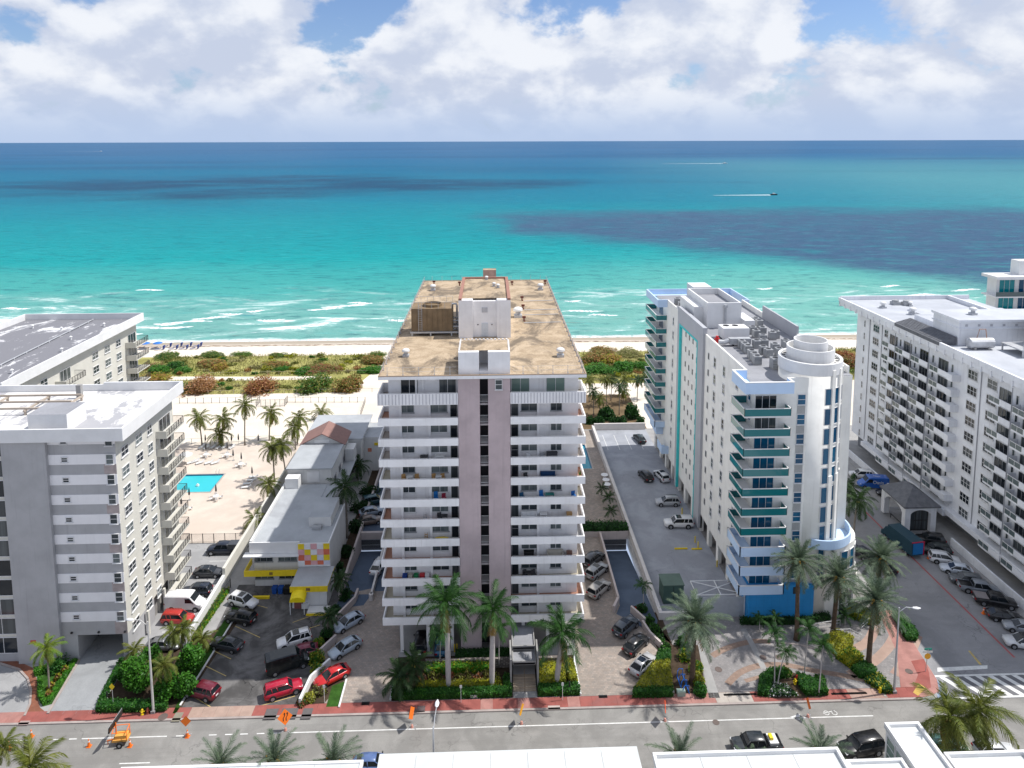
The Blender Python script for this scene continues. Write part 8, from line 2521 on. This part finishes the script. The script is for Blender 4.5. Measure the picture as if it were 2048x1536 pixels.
# palms in the garden behind the parking deck
zg5 = lambda a, b: (1150 + a * .1498, 640 + b * .1498)
for i, (b0, c0, lb_) in enumerate((((420, 1140), (425, 800), 'left of the tall pair'), ((590, 1270), (600, 870), 'the tallest one in the middle'), ((650, 1120), (645, 950), 'just right of the tallest one'), ((830, 1090), (840, 800), 'right one by the balconies'), ((330, 1270), (330, 1040), 'short dark one at the left'), ((250, 1270), (240, 950), 'left one by the condo'), ((190, 1100), (195, 790), 'far left one behind the condo'), ((480, 1080), (500, 780), 'slim far one'), ((690, 1010), (660, 790), 'slim far one right of the middle'), ((950, 1050), (940, 770), 'rightmost one beside the tower'))):
    palm('coconut', zg5(*b0), zg5(*c0), 'palm in the garden behind the deck, ' + lb_, L_cocodark if i % 2 else L_coco, 'palms in the garden behind the deck', .72, dead=3)
for x, y, r_, lb_ in ((*U(1213, 838), 2.4, 'round dark bush behind the deck, left one'), (*U(1263, 836), 2.7, 'round dark bush behind the deck, right one')):
    bush(lb_, x, y, r_, r_, r_ * 1.5, (L_dark, L_hedge), .3, 2600)
for i, px in enumerate((1182, 1198, 1232, 1246, 1282)):
    X, Y = U(px, 848)
    bush('dark green bush along the deck end wall, %s from the left' % nth[i], X, Y + .5, 1.7, 1.5, 1.9, (L_dark, L_hedge), .25, 1100)
struct('garden_soil', sheet([(12, 163.6), (38, 163.6), (38, 187), (12, 187)], .006), surf('garden_soil', (.17, .12, .07), .95, .3, .3, .1))
# foreground palms
LDF = L_date
for i, (b0, c0, lb_, s, kd, m_) in enumerate((((432, 1575), (440, 1530), 'palm crown rising above the long near roof, left one', .95, 'date', LDF), ((545, 1575), (548, 1518), 'palm crown rising above the long near roof, middle one', 1.0, 'date', LDF), ((660, 1575), (664, 1522), 'palm crown rising above the long near roof, right one', 1.0, 'date', LDF), ((1356, 1570), (1358, 1512), 'palm crown between the two largest near roofs', 1.0, 'date', LDF), ((1640, 1570), (1640, 1508), 'palm crown left of the stair tower', 1.05, 'date', LDF),
                                          ((70, 1590), (62, 1535), 'bright palm in the bottom left corner', 1.0, 'large', L_coco), ((8, 1570), (6, 1490), 'palm at the far left edge of the avenue', .7, 'coconut', L_coco), ((1505, 1575), (1500, 1530), 'low palm crown beside the dark work truck', .7, 'date', LDF))):
    Xc, Yc = U(b0[0], b0[1])
    palm(kd, (Xc, 68.0), c0, lb_, m_, 'palms along the near pavement', s * .85, worldbase=True, n=32 if kd == 'date' else None)
for b0, c0, lb_ in (((1915, 1560), (1898, 1432), 'big coconut palm over the corner roof, left'), ((1975, 1560), (1958, 1422), 'big coconut palm over the corner roof, right')):
    Xc, Yc = U(*b0)
    palm('large', (Xc + 1.0, 69.0), c0, lb_, L_coco, 'palms along the near pavement', .95, worldbase=True, dead=3)

# ---- round trees at the left
def tree(label, px, py, hgt, rx, mats, n=4200, leaf=.22, clumps=12, seed=1):
    X, Y = U(px, py)
    o = thing('round_tree', label, 'tree', (X, Y, 0), 0, 'round green trees by the garage drive')
    m = MB().tube([(0, 0, 0), (.05, .05, hgt * .3), (0, .1, hgt * .5)], [.2, .15, .1], 7)
    rg = random.Random(seed)
    for k in range(6):
        a_ = k * 1.05
        m.tube([(0, .05, hgt * .35), (rx * .35 * math.cos(a_), rx * .35 * math.sin(a_), hgt * .6), (rx * .6 * math.cos(a_), rx * .6 * math.sin(a_), hgt * .75)], [.09, .06, .03], 5)
    put('trunk', m.mesh('trunk', M_bark), o)
    p = lump_points(n, clumps, 1.0, seed); p = p * np.array([rx, rx, hgt * .85]) + np.array([0, 0, hgt * .2])
    put('crown', leaf_mesh('crown', p, leaf, list(mats)), o)


for i, (px, py, h_, r_, lb_) in enumerate(((278, 1385, 5.6, 2.6, 'round bright green tree left of the lamp post'), (335, 1395, 5.0, 2.3, 'round bright green tree right of the lamp post'), (385, 1345, 5.0, 2.2, 'round green tree at the top of the tree group'), (300, 1352, 5.2, 2.0, 'green tree behind the lamp post'), (255, 1362, 4.0, 1.7, 'small green tree nearest the garage drive'), (372, 1392, 4.2, 1.8, 'small green tree beside the maroon suv'))):
    tree(lb_, px, py, h_ * .85, r_ * .84, (L_bright, L_green), seed=20 + i)
struct('tree_bed', sheet([U(194, 1428), U(260, 1318), U(420, 1270), U(480, 1218), U(490, 1222), U(355, 1427)], .005), M_soil)
struct('grass_strip', sheet([U(345, 1427), U(352, 1427), U(482, 1218), U(466, 1212), U(418, 1290), U(380, 1350)], .012), M_grass)
hedge('dark clipped hedge along the sidewalk by the tree group', [U(193, 1426), U(332, 1424), U(335, 1410), U(200, 1408)], .8, (L_hedge, L_green))
hedge('dark clipped hedge along the garage drive', [U(196, 1410), U(204, 1410), U(252, 1325), U(240, 1325)], .7, (L_hedge, L_green))
hedge('bright low hedge behind the black fence of the middle lot', [(-42.4, 93), (-41.9, 93), (-41.2, 104), (-42.2, 104)], .6, (L_bright, L_yellow))
# planting by the garage drive
struct('bed_lawn', sheet([U(86, 1413), U(76, 1395), U(76, 1360), U(66, 1334), U(150, 1320), U(155, 1322), U(104, 1408)], .012), M_grass)
hedge('bright green clipped edging along the brick walk', [U(86, 1412), U(77, 1395), U(77, 1360), U(84, 1360), U(85, 1395), U(94, 1406)], .5, (L_bright, L_green))
hedge('bright green clipped edging along the garage drive', [U(100, 1406), U(155, 1322), U(146, 1322), U(92, 1404)], .4, (L_bright, L_green))
bush('dark feathery shrub beside the young palm', *U(118, 1338), 1.9, 1.6, 1.9, (L_green, L_hedge), .16, 1600)
bush('clipped light green shrub at the brick walk', *U(80, 1345), .9, 1.0, 1.0, (L_bright,), .14, 900)
for i, (px, py) in enumerate(((97, 1392), (104, 1375), (118, 1358), (132, 1342))):
    bush('red and yellow croton, %s from the street' % nth[i], *U(px, py), .6, .6, .9, (L_redleaf, L_yellow, L_olive), .16, 420, group='crotons by the garage drive')
# planters between the middle lot and the paver drive
struct('planter_soil', sheet([U(716, 1188), U(700, 1180), U(640, 1290), U(600, 1415), U(640, 1416), U(690, 1360), U(640, 1312), U(672, 1282), U(655, 1262)], .01), M_soil)
struct('triangle_lawn', sheet([U(652, 1414), U(680, 1413), U(692, 1362), U(664, 1372)], .016), M_grass)
for i, (px, py, r_, h_, ms, lb_) in enumerate(((690, 1195, 1.5, 1.6, (L_dark, L_hedge), 'dark bush in the planter beside the low building'), (668, 1228, 1.5, 1.5, (L_dark, L_hedge), 'dark bush in the planter above the silver sedans'), (652, 1272, 1.2, 1.2, (L_dark, L_hedge), 'dark bush between the silver sedans'), (638, 1290, 1.0, 1.2, (L_green, L_yellow), 'yellow green bush above the white suv'), (633, 1322, 1.5, 1.9, (L_green, L_yellow), 'tall yellow green bush beside the maroon sedan'), (636, 1345, 1.2, 1.3, (L_yellow, L_green), 'yellow green bush beside the black van'), (620, 1400, 1.0, 1.0, (L_olive, L_yellow), 'olive bush at the end of the white planter wall'), (605, 1408, .8, .8, (L_hedge, L_redleaf), 'dark bush at the sidewalk by the red suv'), (640, 1385, 1.2, 1.1, (L_purple, L_olive), 'brownish bush before the bright red sedan'))):
    bush(lb_, *U(px, py), r_, r_, h_, ms, .16, 1100)
# garden before the condo
struct('garden_bed', sheet(rect(-13, 2.5, 81.35, 88.9), .006), M_soil)
struct('garden_bed', sheet(rect(5.6, 11.05, 81.35, 88.5), .006), M_soil)
hedge('long dark clipped hedge along the sidewalk before the condo', rect(-12.8, 2.3, 81.45, 82.55), .75, (L_hedge, L_green))
hedge('dark clipped hedge along the left condo drive', rect(-12.8, -11.9, 82.6, 86.0), .75, (L_hedge, L_green))
hedge('dark clipped hedge beside the entrance steps', rect(1.4, 2.3, 82.6, 84.6), .75, (L_hedge, L_green))
hedge('yellow row of bushes behind the long dark hedge', rect(-9.8, 1.0, 82.75, 83.7), .8, (L_yellow, L_olive), rough=.2)
hedge('bright green row of bushes at the stone wall', rect(-9.0, 0.0, 85.4, 86.35), 1.1, (L_bright, L_yellow), rough=.25)
hedge('dark hedge behind the stone wall', rect(-5.0, 2.3, 87.2, 88.7), 1.2, (L_hedge, L_dark))
for i in range(9):
    bush('purple brown bush in the flower bed, %s from the left' % nth[i], -9.4 + i * 1.22, 84.55 + .3 * (i % 2), .8, .6, 1.0, (L_purple, L_olive) if i % 3 else (L_purple, L_redleaf), .2, 420, group='purple bushes in the flower bed')
hedge('dark clipped hedge right of the entrance steps', rect(5.8, 11.0, 81.45, 82.7), .8, (L_hedge, L_green))
hedge('yellow bushes right of the entrance steps', [(6.0, 82.8), (9.3, 82.8), (9.6, 86.3), (6.0, 86.3)], .9, (L_yellow, L_olive), rough=.25)
hedge('yellow bushes beside the right condo drive', [(9.9, 83.2), (10.9, 83.2), (10.7, 86.6), (9.7, 86.6)], 1.0, (L_yellow, L_olive), rough=.25)
# right of the paver court
hedge('dark lower face of the triangular hedge', [U(1266, 1396), U(1346, 1395), U(1345, 1385), U(1268, 1386)], .95, (L_hedge, L_green))
hedge('yellow triangular hedge in front of the silver sedan', [U(1268, 1388), U(1345, 1386), U(1338, 1330), U(1306, 1334)], .95, (L_yellow, L_olive), rough=.12)
hedge('dark green round hedge behind the yellow triangular hedge', [U(1312, 1332), U(1340, 1328), U(1340, 1308), U(1316, 1310)], .9, (L_hedge, L_green))
struct('planter_soil', sheet([U(1262, 1225), U(1285, 1205), U(1345, 1395), U(1352, 1395), U(1415, 1395), U(1396, 1290), U(1345, 1290), U(1320, 1225)], .008), M_soil)
for i, (px, py) in enumerate(((1284, 1222), (1298, 1246), (1308, 1262), (1318, 1282), (1330, 1300))):
    bush('dark bush in the stepped planter by the deck, %s from the ramp' % nth[i], *U(px, py), 1.0, 1.1, 1.3, (L_dark, L_green), .18, 900)
bush('red flowering shrub at the ramp corner', *U(1270, 1222), .5, .5, .9, (plain((.45, .02, .02), .7), L_dark), .12, 300)
for i, (px, py, r_, ms, lb_) in enumerate(((1370, 1315, 1.3, (L_yellow, L_green), 'yellow bush under the left date palm'), (1392, 1340, 1.2, (L_yellow, L_green), 'yellow green bush beside the service path'), (1398, 1365, 1.1, (L_yellow, L_olive), 'smaller yellow bush beside the service path'), (1398, 1385, 1.2, (L_hedge, L_green), 'dark bush at the foot of the left date palm'), (1365, 1290, 1.1, (L_dark, L_green), 'dark bush behind the left date palm'))):
    bush(lb_, *U(px, py), r_, r_, 1.5, ms, .18, 1100)
# forecourt island and curved beds
isl = [U(1516, 1392), U(1520, 1360), U(1540, 1345), U(1575, 1342), U(1610, 1352), U(1648, 1372), U(1656, 1390), U(1640, 1396), U(1550, 1397)]
struct('island_soil', sheet(isl, .014), M_soil)
hedge('dark clipped hedge round the forecourt island, left curve', [U(1516, 1392), U(1520, 1360), U(1540, 1345), U(1570, 1343), U(1575, 1355), U(1545, 1362), U(1536, 1394)], .8, (L_hedge, L_green))
hedge('dark clipped hedge round the forecourt island, right part', [U(1592, 1352), U(1648, 1374), U(1656, 1391), U(1612, 1392), U(1600, 1378)], .8, (L_hedge, L_green))
fl = hedge('white flowers in the forecourt island', [U(1537, 1394), U(1546, 1366), U(1572, 1372), U(1596, 1392)], .3, (L_white, L_green, L_dark), 60, .16, name='flower_bed', cat='flowers', core=L_dark)
bush('agave like plant in the forecourt island', *U(1572, 1348), .8, .8, 1.0, (L_green, L_olive), .3, 300)
bush('spiky plant at the right of the island', *U(1640, 1365), .9, .9, 1.1, (L_green, L_royal), .3, 400)
for poly, ms, lb_, h_ in (([(1648, 1292), (1668, 1268), (1706, 1282), (1702, 1302), (1672, 1314)], (L_yellow, L_olive), 'yellow hedge of the first curved bed', .9), ([(1672, 1318), (1705, 1302), (1728, 1322), (1700, 1338)], (L_yellow, L_green), 'yellow hedge of the second curved bed', .8), ([(1702, 1342), (1730, 1328), (1752, 1342), (1750, 1356), (1720, 1358)], (L_hedge, L_green), 'dark hedge of the third curved bed', .7), ([(1728, 1362), (1758, 1352), (1783, 1378), (1784, 1388), (1766, 1388)], (L_hedge, L_yellow), 'mixed hedge of the last curved bed', .6), ([(1674, 1225), (1690, 1206), (1742, 1232), (1762, 1246), (1740, 1252)], (L_yellow, L_green), 'yellow hedge behind the date palms', 1.0), ([(1784, 1232), (1800, 1230), (1836, 1272), (1832, 1284), (1812, 1282)], (L_hedge, L_green), 'dark wedge shaped hedge at the side street', .8), ([(1482, 1250), (1600, 1250), (1660, 1240), (1655, 1232), (1480, 1243)], (L_dark, L_hedge), 'dark hedge at the foot of the blue base', .8)):
    hedge(lb_, [U(*q) for q in poly], h_, ms, rough=.15)
hedge('dark hanging hedge above the right garage gate', rect(12.6, 24.2, 117.3, 119.2), 1.5, (L_dark, L_hedge), rough=.3, leaf=.22)
for i, (px, py) in enumerate(((1203, 985), (1218, 1003), (1222, 1030))):
    palm('small', (px, py + 12), (px, py - 8), 'small palm beside the right terrace wall, %s from the far end' % nth[i], L_cocodark, None, .9)
for i, (px, py) in enumerate(((1209, 956), (1212, 966), (1214, 975))):
    X, Y = U(px, py)
    solo('round_table', MB().cyl(X, Y, .7, .76, .75, 18).cyl(X, Y, 0, .7, .08, 8).cyl(X, Y, 0, .06, .35, 12), M_whiteclean, 'white round table on the right terrace, %s from the far end' % nth[i], 'table', 'white round tables on the right terrace')

# ---- dunes
struct('dune_ground', sheet([(-300, 191.5), (-40, 191.5), (-36.5, 207), (-35, 226.5), (-300, 226.5)], .008), surf('dune_ground', (.36, .34, .12), .95, .3, .25, .1, dirt=(.25, .26, .07), fine=.3))
struct('dune_ground', sheet([(-31.5, 226.5), (-32.5, 214), (-29, 200), (-27, 196), (160, 196), (160, 226.5)], .008), surf('dune_ground_b', (.34, .32, .115), .95, .3, .25, .1, dirt=(.24, .25, .07), fine=.3))
struct('dune_track', path_band([(230, 762), (330, 757), (420, 757), (520, 757), (600, 756), (660, 757)], 3.2, .014), M_sand)
ng = 52000
p = np.c_[RNG.uniform(-110, 130, ng), RNG.uniform(191.5, 227.5, ng)]
ok = ~(((p[:, 0] > -37.5) & (p[:, 0] < -30.5) & (p[:, 1] > 205)) | ((p[:, 0] > -42) & (p[:, 0] < -27) & (p[:, 1] < 205)) | ((np.abs(p[:, 1] - 205.2) < 1.5) & (p[:, 0] < -36)) | ((p[:, 0] > -25) & (p[:, 1] < 197)))
ok &= np.sin(p[:, 0] * .31 + 1.7 * np.sin(p[:, 1] * .4)) + RNG.normal(0, .9, ng) > -1.1
p = p[ok]; ng = len(p)
hgt = RNG.uniform(.25, .75, ng)
v = np.empty((ng, 3, 3)); a_ = RNG.uniform(0, 6.28, ng); w_b = RNG.uniform(.06, .16, ng)
v[:, 0] = np.c_[p[:, 0] - w_b * np.cos(a_), p[:, 1] - w_b * np.sin(a_), np.zeros(ng)]
v[:, 1] = np.c_[p[:, 0] + w_b * np.cos(a_), p[:, 1] + w_b * np.sin(a_), np.zeros(ng)]
v[:, 2] = np.c_[p[:, 0] + RNG.normal(0, .25, ng), p[:, 1] + RNG.normal(0, .25, ng), hgt]
me = bpy.data.meshes.new('dune_grass')
me.vertices.add(ng * 3); me.vertices.foreach_set('co', v.reshape(-1))
me.loops.add(ng * 3); me.loops.foreach_set('vertex_index', np.arange(ng * 3))
me.polygons.add(ng); me.polygons.foreach_set('loop_start', np.arange(0, ng * 3, 3)); me.polygons.foreach_set('loop_total', np.full(ng, 3))
for m in (L_straw, L_olive, L_straw): me.materials.append(m)
me.polygons.foreach_set('material_index', ((np.sin(p[:, 0] * .11) + np.cos(p[:, 1] * .2 + p[:, 0] * .05) + RNG.normal(0, .8, ng)) > .4).astype(np.int32)); me.update()
tag(put('dune_grass', me), 'straw and olive coloured dune grass behind the beach', 'grass', kind='stuff')
for i, (px, py, rx, h_, ms, lb_) in enumerate((
        (398, 786, 6.2, 4.6, (L_pinkleaf, L_orange), 'large pinkish orange sea grape bush nearest the striped building'), (372, 784, 4.0, 2.6, (L_olive, L_green), 'olive bush at the left foot of the pinkish one'), (516, 785, 6.0, 4.2, (L_orange, L_redleaf), 'wide red brown sea grape bush in the middle of the dunes'), (628, 784, 5.6, 4.6, (L_green, L_olive), 'round green sea grape bush at the path'), (695, 783, 4.4, 4.6, (L_orange, L_olive), 'orange sea grape bush right of the green one'),
        (640, 746, 6.5, 1.8, (L_redleaf, L_olive), 'low red bush behind the green sea grape'), (606, 748, 3.5, 1.7, (L_green, L_bright), 'low green bush left of the low red one'), (312, 748, 4.5, 2.0, (L_green, L_bright), 'bright green bush behind the striped building, left'), (345, 738, 4.0, 2.0, (L_hedge, L_green), 'dark green bush behind the striped building'), (362, 746, 3.2, 1.6, (L_bright, L_green), 'bright green bush right of the dark one'), (300, 765, 5.5, 2.2, (L_orange, L_yellow), 'orange yellow bush along the striped building roof line'), (302, 738, 3.4, 1.8, (L_pinkleaf, L_olive), 'small pinkish bush at the far left of the dunes'), (418, 734, 5.0, 1.8, (L_olive, L_orange), 'olive bush in the middle left of the dunes'), (437, 740, 3.6, 1.9, (L_orange, L_yellow), 'orange tipped bush left of the open grass'),
        (330, 716, 5.0, 1.4, (L_green, L_olive), 'low green bush at the beach edge, left'), (420, 714, 4.5, 1.2, (L_green, L_olive), 'low green bush at the beach edge, second'), (482, 712, 4.0, 1.0, (L_bright, L_olive), 'low green bush at the beach edge, third'), (555, 714, 3.6, 1.0, (L_green, L_olive), 'low green bush at the beach edge, fourth'), (548, 735, 4.2, 1.4, (L_olive, L_orange), 'brownish low bush in the open grass'), (562, 741, 3.0, .9, (L_bright, L_green), 'bright low bush in the open grass'),
        (745, 728, 5.0, 2.2, (L_orange, L_olive), 'orange bush right of the sand path'), (742, 746, 4.2, 1.6, (L_bright, L_green), 'bright green bush right of the sand path'), (752, 714, 4.0, 1.4, (L_olive, L_green), 'olive bush at the beach edge right of the path'),
        (1192, 728, 5.5, 3.0, (L_orange, L_olive), 'orange brown bush right of the condo roof'), (1222, 728, 4.8, 2.6, (L_orange, L_yellow), 'golden bush right of the condo roof'), (1190, 746, 5.5, 2.2, (L_bright, L_green), 'bright green bush below the orange brown one'), (1222, 748, 4.0, 1.8, (L_bright, L_green), 'bright green bush in the middle right of the condo'), (1250, 742, 4.2, 2.6, (L_bright, L_green), 'bright green bush nearest the tower balconies'), (1285, 738, 4.0, 2.2, (L_green, L_bright), 'green bush beside the tower balconies'), (1262, 712, 5.5, 1.4, (L_olive, L_straw), 'olive bush at the beach edge beside the tower'), (1205, 706, 5.5, 1.4, (L_olive, L_orange), 'olive bush at the beach edge right of the condo'),
        (1692, 724, 5.0, 3.2, (L_orange, L_redleaf), 'brown orange bush between the tower and the hotel'), (1705, 735, 5.0, 3.0, (L_redleaf, L_olive), 'dark brown bush between the tower and the hotel'))):
    X, Y = U(px, py)
    bush(lb_, X, Y + rx * .35, rx * 1.2, rx * .9, h_ * 1.05, ms, .42 if rx > 4 else .34, 3200 if rx > 4 else 1800, 'sea_grape_bush', 'bush', 'sea grape bushes in the dunes', var=i % 3)
# low merged scrub between the bushes
cs = np.c_[RNG.uniform(-105, 125, 520), RNG.uniform(192.5, 226, 520)]
cs = cs[~(((cs[:, 0] > -40) & (cs[:, 0] < -28) & (cs[:, 1] > 203)) | ((cs[:, 0] > -44) & (cs[:, 0] < -25) & (cs[:, 1] < 206)) | ((np.abs(cs[:, 1] - 205.2) < 2.6) & (cs[:, 0] < -34)) | ((cs[:, 0] > -25) & (cs[:, 1] < 198)))]
P2, I2 = [], []
for q in cs:
    k = int(RNG.integers(90, 260)); rr = RNG.uniform(1.0, 3.2)
    pp = lump_points(k, 5, 1.0, int(RNG.integers(0, 9999))) * np.array([rr, rr * .7, RNG.uniform(.5, 1.3)])
    P2.append(pp + np.array([q[0], q[1], 0])); I2.append(np.full(k, RNG.choice([0, 0, 1, 1, 0, 3, 3, 2, 4])))
tag(put('dune_scrub', leaf_mesh('dune_scrub', np.vstack(P2), .36, [L_olive, L_straw, L_green, L_yellow, L_orange], idx=np.concatenate(I2).astype(np.int32))), 'low merged olive and yellow scrub covering the dunes', 'scrub', kind='stuff')
